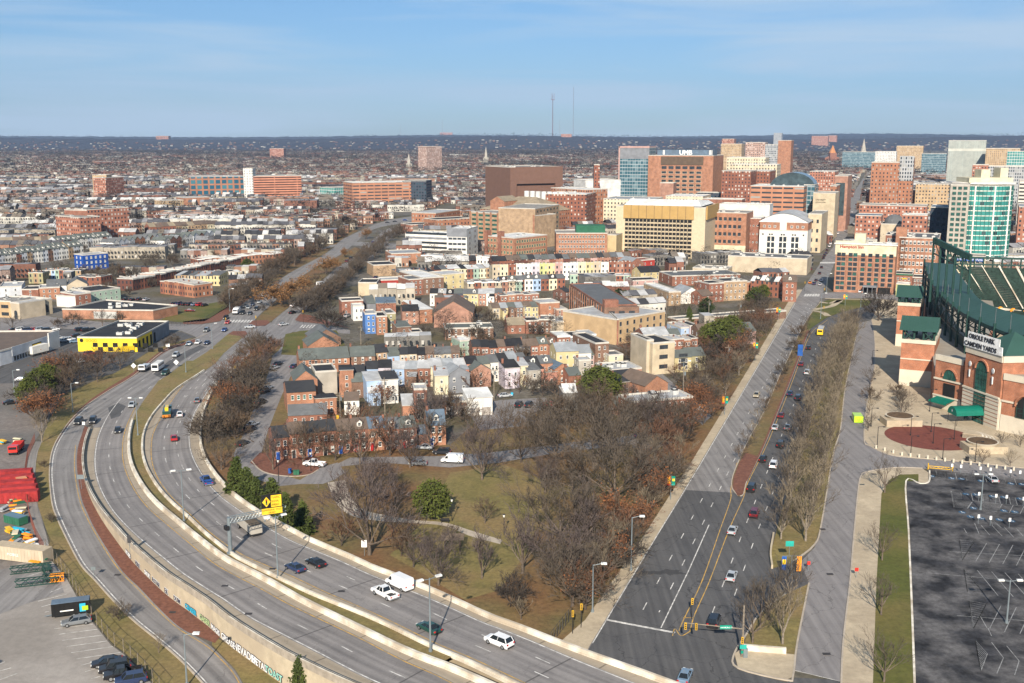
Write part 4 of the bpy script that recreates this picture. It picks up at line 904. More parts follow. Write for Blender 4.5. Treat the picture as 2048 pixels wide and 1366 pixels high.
def clutter(t,L,D,h,n,seed=0,big=1.0):
 rn=random.Random(seed)
 for k in range(n):
  b=MB();w,d,z=rn.uniform(1.2,2.6)*big,rn.uniform(1.2,2.4)*big,rn.uniform(.8,1.6)*big
  b.box(0,0,0,w,d,z*.8,'hvac');b.box(.1,.1,z*.8,w-.1,d-.1,z,'frame_dark');b.cyl(w/2,d/2,z,z+.15,w*.3,w*.3,'hvac',8)
  b.build('rooftop_unit',t,(rn.uniform(.1,.85)*L,rn.uniform(.15,.8)*D,h+.02))
def bld(name,A,B_,vt,D,wall,roof='r_gravel',rt='flat',label='',cat='building',group=None,h=None,floors=0,cols=0,side=None,scols=0,rise=None,win={},chim=0,dorm=0,door=None,coping='coping',units=0,cornice=None,par=.5,ell=None,swall=None):
 a,ang,L,h=frame_of(A,B_,vt,h);t=thing(name,a,ang);w,r=MB(),MB()
 if ell:a=a
 rise=rise if rise is not None else(D*.22 if rt=='gx' else L*.3 if rt=='gy' else 1.2)
 if rt in('sf','sb'):
  z0,z1=(h,h+rise)if rt=='sf' else(h+rise,h)
  w.face([(0,0,0),(L,0,0),(L,0,z0),(0,0,z0)],wall);w.face([(L,D,0),(0,D,0),(0,D,z1),(L,D,z1)],wall)
  w.face([(L,0,0),(L,D,0),(L,D,z1),(L,0,z0)],swall or wall);w.face([(0,D,0),(0,0,0),(0,0,z0),(0,D,z1)],swall or wall)
  o=.25;q=[(-o,-o,z0+.02),(L+o,-o,z0+.02),(L+o,D+o,z1+.02),(-o,D+o,z1+.02)];up=[(x,y,z+.15)for x,y,z in q];r.face(up,roof)
  for i in range(4):r.face([q[i],q[(i+1)%4],up[(i+1)%4],up[i]],coping)
 else:
  w.box(0,0,-.3,L,D,h,wall)
  if rt=='gx':gable(r,L,D,h+.01,rise,roof,'x',w=w,wall=wall)
  elif rt=='gy':gable(r,L,D,h+.01,rise,roof,'y',w=w,wall=wall)
  elif rt=='hip':
   o=.4;P=[(-o,-o,h),(L+o,-o,h),(L+o,D+o,h),(-o,D+o,h)];k=min(L,D)/2;Q=[(k,D/2,h+rise),(L-k,D/2,h+rise)]if L>D else[(L/2,k,h+rise),(L/2,D-k,h+rise)]
   if L>D:r.face([P[0],P[1],Q[1],Q[0]],roof);r.face([P[1],P[2],Q[1]],roof);r.face([P[2],P[3],Q[0],Q[1]],roof);r.face([P[3],P[0],Q[0]],roof)
   else:r.face([P[0],P[1],Q[0]],roof);r.face([P[1],P[2],Q[1],Q[0]],roof);r.face([P[2],P[3],Q[1]],roof);r.face([P[3],P[0],Q[0],Q[1]],roof)
  else:
   r.box(.02,.02,h,L-.02,D-.02,h+.04,roof)
 w.build('wall',t);ro=r.build('roof',t)
 if rt=='flat' and par:
  p_=MB();ring(p_,L,D,h,.3,par,coping);p_.build('parapet',ro)
 if cornice:
  c_=MB();c_.box(-.12,-.3,h-.5,L+.12,.1,h+.28,cornice,bottom=True);c_.build('cornice',t)
 far=a.y>560 and not win
 if floors and cols and not far:
  kw=dict(style='sash');kw.update(win);cn=[0]
  put_windows(t,'F',L,D,cols,floors,h,cnt=cn,**kw)
  if side and scols:
   for s in side:put_windows(t,s,L,D,scols,floors,h,cnt=cn,**kw)
 for k in range(chim):
  c_=MB();hh=h+(rise if rt in('gx','sf','sb')else 0);cx_=(.1 if k%2==0 else L-.8);cyy=D*.5 if rt=='gx' else D*.6
  c_.box(cx_,cyy-.35,hh-1.2,cx_+.65,cyy+.35,hh+1.1,'brick');c_.box(cx_-.05,cyy-.4,hh+1.1,cx_+.7,cyy+.4,hh+1.25,'brick_dark');c_.build('chimney',ro)
 for k in range(dorm):
  d_=MB();x=L*(k+.5)/dorm-.7;z=h+rise*.28;yy=D*.11
  d_.box(x,yy,z-.3,x+1.4,yy+2.2,z+1.2,'p_white');gable(d_,1.4,2.6,z+1.2,.7,roof,'y',over=.12,wall='p_white',w=d_,x0=x,y0=yy);o=d_.build('dormer',ro)
  inst('window',winmesh('sash','win_glass','win_frame'),o,(x+.3,yy,z+.05),0,(.8,1,1.05))
 if door:
  inst('door',door_mesh(door),t,(L*.12,0,0),0,(1.0,1,2.15))
 if units:clutter(t,L,D,h,units,int(abs(A[0])*7+A[1]))
 tag(t,label,cat,group);t['_L']=L;t['_D']=D;t['_h']=h;occupy(a,ang,L,D)
 return t
N_HOUSE=[0]
def row(A,B_,n,hs,D,walls,roofs,rt,phrase,group,floors=2,cols=2,ell=0,dorm=(),chim=.5,door=None,cornice=None,step=0,rise=None,ellD=4.5,jit=.4,name='rowhouse',side=True,win=None):
 """a terrace: one house after the other from photo point A to B"""
 a,b_=G(*A),G(*B_);d=b_-a;L=d.length/n;ang=math.atan2(d.y,d.x);rn=random.Random(int(A[0]*13+A[1]))
 far=a.y>560;out=[]
 nrm=Vector((-d.y,d.x,0)).normalized()
 for i in range(n):
  N_HOUSE[0]+=1
  p=a+d*(i/n)+nrm*rn.uniform(-jit,jit)*.5;h=hs+rn.uniform(-jit,jit);wall=walls[i%len(walls)]if len(walls)>=n else rn.choice(walls);roof=roofs[i%len(roofs)]if len(roofs)>=n else rn.choice(roofs)
  Dd=D+rn.uniform(-jit,jit);Ri=rise if rise is not None else D*.2
  t=thing(name,p,ang);w,r=MB(),MB();wm=('far_'+wall)if far and('far_'+wall)in MAT else wall
  Lx=L-.02
  w.box(0,0,-.3,Lx,Dd,h,wm)
  if rt=='gx':gable(r,Lx,Dd,h+.01,Ri,roof,'x',w=w,wall=wall,over=.25)
  elif rt=='gy':gable(r,Lx,Dd,h+.01,Ri,roof,'y',w=w,wall=wall,over=.02)
  elif rt=='sb':r.face([(0,-.2,h+Ri),(Lx,-.2,h+Ri),(Lx,Dd,h+.05),(0,Dd,h+.05)],roof);w.face([(0,0,h),(Lx,0,h),(Lx,0,h+Ri),(0,0,h+Ri)],wm);w.face([(Lx,0,h),(Lx,Dd,h),(Lx,0,h+Ri)],wall);w.face([(0,Dd,h),(0,0,h),(0,0,h+Ri)],wall)
  elif rt=='sf':r.face([(0,-.25,h+.05),(Lx,-.25,h+.05),(Lx,Dd,h+Ri),(0,Dd,h+Ri)],roof);w.face([(Lx,0,h),(Lx,Dd,h),(Lx,Dd,h+Ri)],wall);w.face([(0,Dd,h),(0,0,h),(0,Dd,h+Ri)],wall);w.face([(Lx,Dd,h),(0,Dd,h),(0,Dd,h+Ri),(Lx,Dd,h+Ri)],wall)
  else:r.box(.02,.02,h,Lx-.02,Dd-.02,h+.04,roof)
  w.build('wall',t);ro=r.build('roof',t)
  if rt=='flat' and not(far and a.y>900):
   p_=MB();ring(p_,Lx,Dd,h,.22,.3,'coping');p_.build('parapet',ro)
  if cornice:
   c_=MB();c_.box(0,-.28,h-.45,Lx,.1,h+.25,cornice,bottom=True);c_.build('cornice',t)
  if rn.random()<chim and a.y<1000:
   c_=MB();hh=h+(Ri if rt=='gx' else Ri*.5 if rt in('sb','sf')else 0);c_.box(.05,Dd*.5-.3,hh-.9,.6,Dd*.5+.3,hh+1.0,rn.choice(['brick','brick_orange','brick_dark']));c_.build('chimney',ro)
  if i in dorm:
   d_=MB();x=Lx*.5-.7;z=h+Ri*.25;yy=Dd*.1
   d_.box(x,yy,z-.3,x+1.4,yy+2.0,z+1.15,'p_white');gable(d_,1.4,2.3,z+1.15,.65,roof,'y',over=.12,wall='p_white',w=d_,x0=x,y0=yy);o=d_.build('dormer',ro)
   if not far:inst('window',winmesh('sash','win_glass','win_frame'),o,(x+.3,yy,z+.05),0,(.8,1,1.0))
  ed=rn.random()<ell
  if ed: # rear wing towards the camera
   e_=MB();ex=0 if rn.random()<.5 else Lx*.4;ew=Lx*.6;eh=h*rn.uniform(.6,.95);dd=ellD*rn.uniform(.6,1.2)
   e_.box(ex,-dd,-.3,ex+ew,-.01,eh,wall)
   rr=rn.choice(roofs);e_.face([(ex-.1,-dd-.15,eh+.05),(ex+ew+.1,-dd-.15,eh+.05),(ex+ew+.1,-.01,eh+.7),(ex-.1,-.01,eh+.7)],rr);e_.face([(ex+ew,-dd,eh),(ex+ew,0,eh),(ex+ew,0,eh+.68)],wall);e_.face([(ex,0,eh),(ex,-dd,eh),(ex,0,eh+.68)],wall)
   eo=e_.build('rear_wing',t)
   if not far:
    for f in range(2 if eh>4.6 else 1):inst('window',winmesh('sash','win_glass','win_frame'),eo,(ex+ew/2-.4,-dd,1.0+f*2.8),0,(.8,1,1.3))
  if not far:
   kw=dict(style='sash',ww=.85,wh=1.45,margin=.35,alt='blind');kw.update(win or{})
   sk={(c,f)for f in range(floors)for c in range(cols)}if ed else set()
   sk={(c,f)for c,f in sk if(c==0)==(ex==0)}if ed else({(0,0)}if door else set())
   put_windows(t,'F',Lx,Dd,cols,floors,h,skip=sk,**kw)
   if side and i==0 and A[0]>1024:put_windows(t,'L',Lx,Dd,2,floors,h,style='sash',ww=.8,wh=1.3,margin=1)
   if side and i==n-1 and B_[0]<1024:put_windows(t,'R',Lx,Dd,2,floors,h,style='sash',ww=.8,wh=1.3,margin=1)
   if door and not ed:inst('door',door_mesh(rn.choice(door)),t,(.5,0,0),0,(.95,1,2.2))
  occupy(p,ang,L,Dd+1,-6 if ed else 0)
  tag(t,'%s house, %s roof, %s along %s'%(COLN[wall],ROOFN[roof],ordn(i),phrase),'house',group);out.append(t)
 return out
# ---------------------------------------------------------------- the old rowhouse quarter beyond the park
def W(**k):return dict(k)
GP='rowhouses of the old quarter'
row((549,921),(705,905),5,6.4,9.5,['brick','brick','brick','brick','brick'],['r_dark','r_brown','r_dark','r_dark','r_brown'],'gx','the terrace behind the brick turning loop',GP,chim=.8,door=['door_blue','door_white','door_dark'],cols=2,side=False)
row((705,905),(834,895),4,6.0,9.5,['brick','brick_orange','brick','brick'],['r_brown','r_blue','r_grey','r_greengrey'],'gx','the dormered terrace facing the park',GP,dorm=(0,1,2,3),chim=.9,door=['door_red','door_dark'],cols=2)
bld('garage_block',(837,889),(855,888),866,7,'brick','r_blue','gx','low brick link with slate roof beside the dormered terrace','outbuilding',h=3)
bld('detached_house',(855,892),(892,890),850,8,'brick_orange','r_blue','gx','small brick house with dark shutters and one dormer by the park','house',floors=2,cols=2,win=W(ww=.9,wh=1.7),dorm=1,chim=1,rise=3.2,door='door_blue')
bld('brick_outbuilding',(577,852),(655,848),826,8,'brick','r_grey','gx','low brick building with long grey roof behind the front terrace','building',h=3.2,rise=2.2,floors=1,cols=4,win=W(ww=.9,wh=1.2))
bld('brick_hall',(575,826),(633,822),785,13,'brick_orange','r_dark','gx','two storey orange brick building with dark stepped roofs','building',floors=2,cols=4,win=W(ww=.9,wh=1.5,glass='glass_green'),rise=2)
bld('brick_hall',(590,800),(636,797),772,13,'brick_orange','r_greengrey','gy','orange brick gabled building behind the stepped brick building','building',h=6.4,rise=3)
bld('brick_house',(632,832),(674,829),803,9,'brick_orange','r_black','sb','orange brick house with black sloping roof','house',floors=2,cols=3,win=W(ww=.8,wh=1.3),rise=.8)
bld('block_building',(632,790),(675,787),742,12,'block','r_black','flat','windowless tan block building with black roof','building',h=7.5)
bld('carriage_house',(689,830),(719,829),803,8,'p_white','r_brown','gx','small white house over a dark garage opening','house',h=4.6,floors=1,cols=2,win=W(z0=2.9,ww=.8,wh=1.1),rise=1.6)
bld('tower_house',(829,845),(855,844),780,7,'brick','r_silver','flat','tall narrow red brick house with silver roof','house',floors=3,cols=2,win=W(ww=.9,wh=1.6))
bld('rear_brick_house',(806,842),(853,840),812,6.5,'brick_orange','r_silver','sf','orange brick rear house with sloping metal roof below the tall brick house','house',floors=1,cols=2,win=W(ww=.8,wh=1.1),rise=2)
bld('rear_house',(734,806),(764,804),762,9,'p_lightblue','r_silver','sf','light blue rear house with white metal roof, left of the white one','house',floors=2,cols=2,win=W(ww=.8,wh=1.4),rise=1)
bld('rear_house',(738,812),(762,811),786,5,'p_lightblue','r_white','sf','low light blue rear wing with white roof','house',floors=1,cols=1,rise=1)
bld('rear_house',(766,808),(797,806),760,8,'p_white','r_dark','sf','white rear house with dark roof beside the light blue one','house',floors=2,cols=2,win=W(ww=.8,wh=1.3),rise=1)
bld('rear_house',(681,795),(708,794),747,9,'brick_orange','r_dark','sb','tall orange brick rear house with dark roof at the terrace end','house',floors=3,cols=1,win=W(ww=.9,wh=1.3),rise=1)
bld('rear_house',(704,796),(731,795),761,8,'brick_brown','r_greengrey','gx','brown brick rear house with angled grey roof','house',h=5.4,floors=1,cols=1,rise=2)
row((679,785),(731,783),2,6.2,9,['brick_orange','brick_brown'],['r_black','r_dark'],'gx','the short terrace above the courtyard',GP)
row((731,776),(783,775),2,6.6,9,['p_lightblue','p_lilac'],['r_dark','r_black'],'gx','the pair with light blue fronts',GP)
row((783,774),(861,774),3,6.2,9,['p_lightblue','brick_brown','brick'],['r_silver','r_steel','r_silver'],'gx','the metal roofed group mid block',GP,ell=.4)
row((861,773),(980,766),5,6.8,9,['p_cream','p_darkgrey','p_coral','p_coral','p_beige'],['r_silver','r_steel','r_silver','r_black','r_greengrey'],'gx','the long mid block terrace',GP,ell=.5)
row((980,764),(1054,758),4,7.2,9,['p_white','p_lilac','p_cream','p_cream'],['r_grey','r_black','r_steel','r_grey'],'gx','the pale terrace mid block',GP,ell=.5)
row((1055,768),(1105,765),2,6.6,9,['p_coral','brick_orange'],['r_dark','r_grey'],'gx','the dormered pair of the mid block',GP,dorm=(0,1),ell=.5)
for(x1,v1,x2,v2,vt,D,wl,rf,rt,n,lb)in[
(870,790,897,789,752,8,'p_cream','r_silver','sf',1,'cream rear house with silver shed roof'),(896,788,940,784,750,9,'p_grey','r_steel','gy',2,'dark grey house with pale gabled metal roof and skylights'),
(942,776,982,773,742,8,'brick_pink','r_greengrey','gy',1,'pink brick house with ivy on its side'),(1010,778,1040,776,737,8,'p_lilac','r_black','sf',2,'lilac rear house with black roof and decks'),
(1040,775,1056,774,732,7,'p_cream','r_silver','sf',1,'narrow cream rear house with blue door'),(1057,778,1081,776,742,7,'block','r_grey','sf',1,'pale grey rear house with slanted roof'),
(1085,765,1106,764,735,6,'brick_orange','r_grey','sb',1,'salmon brick wing with grey roof'),(1092,772,1114,770,752,6,'p_coral','r_greengrey','sb',1,'low salmon wing with tilted grey roof'),
(1109,770,1139,767,738,9,'brick_orange','r_blue','gy',1,'orange brick house with blue grey gable'),(1137,775,1162,773,751,8,'brick','r_greengrey','gx',1,'small mansard roofed brick house with dormer'),
(1157,752,1182,751,722,7,'block','r_silver','flat',1,'pale grey cube behind the mansard house'),(1112,742,1157,740,703,10,'p_yellow','r_steel','gx',3,'tall yellow house with pale metal roof'),
(1150,740,1182,739,706,9,'p_white','r_steel','gx',2,'white house attached to the yellow house'),(1175,735,1207,733,710,10,'p_pink','r_greengrey','gx',2,'pink house with grey roof behind the pine'),
(1190,735,1217,733,688,22,'brick_brown','r_black','flat',2,'long dark brick house with black roof'),(1217,738,1246,736,712,8,'p_cream','r_grey','flat',1,'cream sunroom at the end of the black roofed house'),
(1215,765,1283,760,742,12,'brick_pink','r_silver','flat',5,'flat roofed brick workshop with pale roof'),(1242,792,1300,786,765,12,'brick_brown','r_dark','sf',3,'low brown brick house near the side street'),
(1290,800,1335,793,772,14,'brick_orange','r_brown','gy',2,'orange brick building with brown gabled roof near the side street'),(1262,862,1385,850,806,9,'brick','r_silver','flat',9,'three storey brick terrace half hidden by trees near the avenue'),
(1349,745,1382,743,715,8,'p_yellow','r_greengrey','gx',2,'yellow house with decks behind the modern cream block'),(1375,742,1410,740,712,9,'p_olive','r_greengrey','gx',1,'olive house at the right of the decked yellow house'),
(1232,830,1262,826,812,8,'brick_pink','r_greengrey','gx',1,'small house with a green-grey roof behind the pine'),
(890,830,938,828,806,8,'brick_orange','r_steel','flat',0,'low brick garage with flat roof and pale doors'),(936,832,985,829,797,8,'p_white','r_white','sf',0,'white garage with two roller doors'),
(823,690,845,689,666,8,'brick_orange','r_black','flat',2,'square orange brick house with two windows'),(795,685,822,683,655,8,'brick_brown','r_greengrey','sf',1,'brown brick house with grey-green roof and deck'),
(684,632,727,630,603,10,'brick','r_black','flat',3,'corner red brick building with white cornice by the boulevard'),(707,642,729,641,613,8,'p_white','r_white','flat',2,'white cube house beside the corner brick building'),
(731,668,754,667,629,11,'p_blue','r_steel','flat',2,'narrow bright blue house'),(754,670,775,669,634,12,'brick_orange','r_black','flat',2,'narrow brick house with black roof between blue and olive houses'),
(773,664,792,663,628,12,'p_olive','r_grey','flat',1,'narrow olive three storey house'),(805,650,838,649,622,9,'brick_pink','r_black','gx',2,'pinkish brick house with black roof'),
(735,628,752,627,607,12,'p_grey','r_greengrey','gx',0,'grey roofed house behind the blue house'),(753,628,792,627,607,12,'brick','r_blue','sf',0,'slate blue roofed house behind the brick house'),
(838,648,865,646,620,22,'brick_orange','r_white','sf',1,'long narrow house with bright white roof'),(890,680,987,678,658,12,'brick_brown','r_greengrey','flat',7,'long flat roofed brick building with pale green roof'),
(868,655,946,655,626,24,'brick_pink','r_brown','gy',0,'large gabled brick hall with brown roof'),(600,748,700,742,720,12,'brick_orange','r_greengrey','gx',8,'long two storey brick apartment house with grey roof'),
(701,740,751,738,713,11,'brick_brown','r_greengrey','gx',3,'brown brick apartment house with grey roof'),(617,712,678,708,692,14,'brick_orange','r_greengrey','gy',0,'nearer of the two hipped houses by the corner lawn'),
(624,694,682,690,678,14,'brick_brown','r_grey','gy',0,'farther of the two hipped houses by the corner lawn'),(752,735,777,733,705,9,'brick_tan','r_dark','gx',2,'tan brick house right of the apartment house'),
(777,735,801,733,712,9,'p_lightblue','r_greengrey','gx',1,'pale blue house with grey-green roof'),(920,712,945,710,683,10,'p_paleg','r_white','flat',2,'white and pale green house with hipped roof'),
(1015,668,1050,667,650,10,'brick','r_tan','gx',2,'low red brick house with tan roof beside the utility pole'),(1052,668,1079,667,643,10,'brick','r_dark','flat',2,'three storey brick house with dark roof'),
(1078,668,1110,668,640,11,'brick_brown','r_grey','flat',3,'three storey brown brick house with white lintels'),(1113,672,1162,668,645,12,'p_beige','r_silver','flat',1,'beige stucco house with grey flat roof'),
(1080,638,1119,636,607,12,'brick_orange','r_silver','flat',1,'orange brick house with a porch and silver roof'),
(1292,748,1306,747,682,14,'p_beige','r_black','flat',0,'slim side block of the modern cream house'),(1304,750,1348,746,688,15,'stone','r_black','flat',0,'modern cream block house with black roof'),
(1361,682,1379,681,657,14,'p_lightblue','r_silver','flat',1,'light blue house with white roof near the avenue'),(1379,682,1397,681,653,12,'p_lilac','r_black','flat',1,'pale pink house next to the light blue house'),
(1398,690,1443,688,664,10,'brick_brown','r_brown','gx',2,'brown roofed house with dormer behind the pines'),(1444,692,1511,688,665,11,'p_pink','r_greengrey','gx',4,'pink and brick house with grey roof beside the avenue'),
(1335,690,1361,689,672,9,'p_yellow','r_greengrey','gx',1,'yellow house with dormer behind the red terrace'),(1290,700,1340,697,675,12,'brick','r_silver','gx',3,'brick house with two pale metal roofs'),
(1337,612,1361,611,585,34,'brick_tan','r_white','flat',2,'long tan brick house with white roof'),(1361,608,1404,606,590,14,'p_white','r_steel','gy',2,'white gabled house with pale metal roof'),
(1404,612,1426,610,592,10,'brick','r_brown','gx',1,'brick house with steep brown roof'),(1417,605,1447,603,568,11,'brick','r_black','flat',3,'three storey red brick house with black roof'),
(1447,602,1493,600,564,14,'brick_tan','r_dark','flat',5,'tan brick building with dark cornice'),(1281,562,1323,560,545,12,'p_yellow','r_black','gx',3,'yellow house with black roof'),
(1265,580,1316,578,562,12,'p_pink','r_black','flat',3,'pink building with black roof'),(1271,545,1309,542,522,12,'p_red','r_red','flat',3,'bright red painted building'),
(1259,556,1287,554,527,13,'brick','r_steel','gy',2,'brick house with grey gabled roof beside the red building'),(1344,572,1480,568,553,22,'brick','r_grey','flat',12,'long brick building with cluttered grey roof and vents'),
(1295,600,1330,598,583,20,'p_cream','r_silver','flat',1,'cream house with metal roof behind the dark evergreen'),(1335,650,1352,655,635,60,'brick_brown','r_grey','flat',1,'long low shed with grey roof'),
(717,592,754,592,566,16,'stone','r_black','flat',0,'cream walled warehouse with black roof'),(756,598,819,594,578,14,'brick_dark','r_black','flat',0,'low dark brick shed with curved black roof'),
(762,584,818,582,561,12,'p_red','r_silver','flat',0,'red walled warehouse with pale roof'),(818,592,847,590,560,16,'brick','r_grey','flat',3,'three storey brick mill house'),
(846,590,888,587,557,34,'brick_brown','r_white','flat',3,'brown brick warehouse with broad white roof'),(884,582,929,578,550,14,'p_yellow','r_silver','flat',3,'yellow and brick house with silver roof'),
(747,553,792,551,531,18,'brick_tan','r_black','flat',0,'tan brick block with black roof and tall chimney'),(783,528,842,526,508,22,'brick_orange','r_steel','flat',4,'orange brick block with pale roof by the boulevard'),
(1113,640,1135,639,620,10,'brick_pink','r_silver','flat',2,'pink brick house left of the long mill')]:
 big=n>=5;small=(v1>620)
 t=bld('town_house' if n<7 else 'town_building',(x1,v1),(x2,v2),vt,D,wl,rf,rt,lb,'house' if n<5 else 'building',floors=max(1,round(ZT(G(x1,v1),vt)/3.1))if n else 0,cols=n,win=W(ww=.85,wh=1.4,margin=.5,alt='blind')if n else{},chim=(1 if(x1+v1)%3<1.2 and n else 0),side=('L' if x1>1024 else 'R')if n else None,scols=2 if n else 0,units=(3 if big and rt=='flat' else 0),rise=(None if rt!='gx' else D*.24))
 if 'modern cream block' in lb:put_windows(t,'F',t['_L'],D,1,3,t['_h'],style='grid',glass='win_glass',frame='frame_dark',ww=3.4,wh=1.5,z0=2.0,sill=False)
 if 'roller doors' in lb or 'pale doors' in lb:
  for k in(0,1):inst('roller_door',door_mesh('garage'),t,(t['_L']*(.08+.47*k),-.02,0),0,(t['_L']*.38,1,2.5))
 if 'over a dark' in lb:pass
del t
# the long mill and the big beige block
t=bld('mill_building',(1207,673),(1232,676),612,12,'brick_brown','r_grey','flat','long four storey brick mill with gridded windows running away from the tan block','mill',h=12.5)
for ch in list(t.children):
 for g in list(ch.children):bpy.data.objects.remove(g)
 bpy.data.objects.remove(ch)
a,c=G(1139,622),G(1208,676);e=G(1231,674);Lm=(c-a).length;t.location=a;t.rotation_euler=(0,0,math.atan2(c.y-a.y,c.x-a.x));am=t.rotation_euler[2]
b=MB();b.box(0,0,-.2,Lm,15,13,'brick_brown');b.box(Lm-4,0,13,Lm,6,16,'brick');b.build('wall',t)
b=MB();b.box(.3,.3,13,Lm-4.1,14.7,13.15,'r_grey');ro=b.build('roof',t);b=MB();ring(b,Lm-4.1,15,13,.3,.5,'brick');b.build('parapet',ro)
b=MB()
for k in range(15):b.box(.2+k*(Lm-6)/14,-.25,0,.9+k*(Lm-6)/14,0,12.6,'brick_orange')
b.build('buttress',t)
put_windows(t,'F',Lm-5,15,14,4,13,style='grid',frame='frame_dark',ww=2.6,wh=2.0,z0=1.1,margin=1,sill=False,alt='blind')
put_windows(t,'R',Lm,15,3,3,13,style='grid',frame='frame_dark',ww=2.6,wh=2.0,z0=1.1,margin=1,sill=False)
t=bld('brick_block',(1231,690),(1329,671),640,30,'p_gold','r_silver','flat','large tan three storey block with silver roof beside the mill','building',floors=3,cols=7,win=W(ww=1.2,wh=1.7,frame='frame_dark'),units=0)
a=G(1231,690);c=G(1210,668);Lb=(c-a).length
t2=bld('brick_block',(1210.4,668),(1230.6,689.6),625,1.2,'brick','r_silver','flat','red brick street front of the tan block, with rows of white windows','building',h=t['_h'],floors=3,cols=8,win=W(ww=1.0,wh=1.9,margin=.5))
# rows
P1=['p_beige','p_cream','brick','p_white','p_white','p_lilac','p_lime','p_yellow','p_pink','p_white','siding_pale','p_cream','p_yellow','p_beige','p_white','brick','brick_pink','brick']
P2=['r_greengrey','r_brown','r_grey','r_dark','r_grey','r_steel','r_steel','r_silver','r_grey','r_black','r_silver','r_silver','r_dark','r_greengrey','r_black','r_grey','r_brown','r_grey']
row((985,564),(1262,556),18,8.6,10,P1,P2,'sb','the pastel terrace below the tan garage',GP,rise=2)
row((985,545),(1262,535),20,7.5,9,['brick','brick_dark','p_pink','brick_pink','brick_brown'],['r_grey','r_black','r_brown','r_greengrey','r_dark','r_steel'],'gx','the brick terrace behind the pastel one',GP,rise=2.4)
row((842,533),(986,539),11,7.6,10,['brick','brick','brick_orange','brick','brick','p_cream','brick_orange','brick','p_white','p_white','p_white'],['r_silver','r_white','r_steel'],'flat','the row in front of the white office',GP,cornice='coping_white')
row((797,566),(870,562),6,5.6,14,['brick_tan','p_grey','p_cream'],['r_black','r_silver','r_grey','r_white'],'sf','the long shed roofs above the red warehouse',GP,rise=1)
row((870,560),(985,556),9,6,12,['brick','p_cream','p_paleg','brick_tan'],['r_black','r_white','r_silver','r_grey'],'sf','the mixed shed roofs north of the yellow house',GP,rise=1.2)
row((935,588),(1045,584),8,6.2,10,['brick','p_red','brick_pink','p_paleg','p_beige'],['r_white','r_grey','r_silver'],'flat','the row right of the yellow house',GP,cornice='coping_white')
row((860,612),(1005,612),9,6.2,9,['p_beige','brick_pink','p_white','brick','p_yellow'],['r_greengrey','r_brown','r_black','r_grey','r_silver'],'gx','the row behind the gabled brick hall',GP,dorm=(1,2,5),ell=.3)
row((1000,584),(1130,580),8,6.6,9,['p_white','p_lightblue','p_cream','brick','p_pink'],['r_dark','r_greengrey','r_grey'],'gx','the dormered row left of the mill',GP,dorm=(0,1,3,4,6))
row((1140,572),(1262,572),8,6.2,10,['p_paleg','brick','p_white','p_yellow','p_cream'],['r_silver','r_black','r_steel'],'flat','the row above the mill roof',GP)
row((1000,616),(1078,613),5,6.4,10,['brick','brick_orange','p_white','brick'],['r_white','r_silver','r_red','r_grey'],'flat','the row left of the porch house',GP)
row((985,640),(1078,636),6,5.6,9,['p_beige','brick','p_yellow','brick_brown'],['r_brown','r_greengrey','r_steel','r_dark'],'gx','the low row behind the tan roofed house',GP,ell=.3)
row((800,738),(920,735),7,5.4,9,['brick','brick_brown','p_beige','brick'],['r_dark','r_black','r_brown','r_grey'],'gx','the dark roofed row behind bare trees',GP,side=False)
row((945,727),(1078,722),8,6.2,9,['p_darkgrey','brick','brick_dark','brick'],['r_brown','r_dark','r_black'],'gx','the brick row mid quarter',GP)
row((1078,722),(1114,720),2,6.4,9,['brick_orange','brick'],['r_greengrey','r_brown'],'gx','the dormered pair mid quarter',GP,dorm=(0,1))
row((1114,708),(1192,704),3,7.0,10,['brick','p_grey','brick_orange'],['r_white','r_black','r_silver'],'flat','the white corniced trio',GP,cornice='coping_white',cols=3)
row((1340,712),(1395,709),4,6.2,9,['brick','brick','brick_orange','brick'],['r_silver','r_black'],'flat','the row behind the decked houses',GP)
row((1500,592),(1556,596),6,8.6,10,['brick','brick','brick','brick_orange','brick','brick'],['r_greengrey','r_dark','r_white'],'gx','the brick terrace by the avenue crossing',GP,cols=2,dorm=(1,3),rise=2)
bld('corner_house',(1564,603),(1592,604),563,12,'brick','r_brown','gx','corner brick house with brown hipped roof and dormer at the avenue crossing','house',floors=3,cols=2,dorm=1,win=W(ww=.9,wh=1.5))
row((1404,592),(1500,588),7,6.6,10,['brick','brick_brown','brick_orange'],['r_grey','r_black','r_silver'],'flat','the brick row behind the tan brick building',GP)
row((1130,606),(1142,604),1,6,8,['brick_dark'],['r_dark'],'gx','the corner by the mill',GP)
# ---------------------------------------------------------------- west side: terraces, shops and lots
GL='rowhouses west of the boulevard'
row((266,582),(483,535),22,6.4,10,['brick','brick','brick_dark'],['r_white','r_silver','r_steel'],'flat','the climbing brick terrace',GL,cornice='coping',win=W(ww=1.0,wh=1.7))
bld('terrace_end',(240,576),(265,581),556,1,'brick_orange','r_silver','flat','blank orange brick end of the long climbing terrace','house',floors=2,cols=3,win=W(ww=.8,wh=1.3),h=6.4)
row((152,574),(203,576),5,6.0,10,['brick'],['r_dark','r_black'],'flat','the short red terrace',GL,win=W(ww=1.0,wh=1.6))
row((321,587),(390,596),7,7.0,12,['brick','brick','brick_orange','brick'],['r_silver','r_grey'],'flat','the terrace by the fenced lot',GL,win=W(ww=1.0,wh=1.7))
row((350,570),(440,572),7,5.6,12,['p_beige','block','p_olive','p_yellow','brick_tan'],['r_silver','r_grey','r_dark'],'sf','the row behind the lot terrace',GL,rise=1.4)
row((87,560),(135,560),6,5.6,9,['p_beige','p_beige','p_lightblue','p_paleg','brick','p_pink'],['r_silver'],'flat','the pastel row below the townhouses',GL)
row((58,567),(87,567),3,6.2,9,['p_olive','brick_tan','p_olive'],['r_dark'],'flat','the olive group at the left',GL)
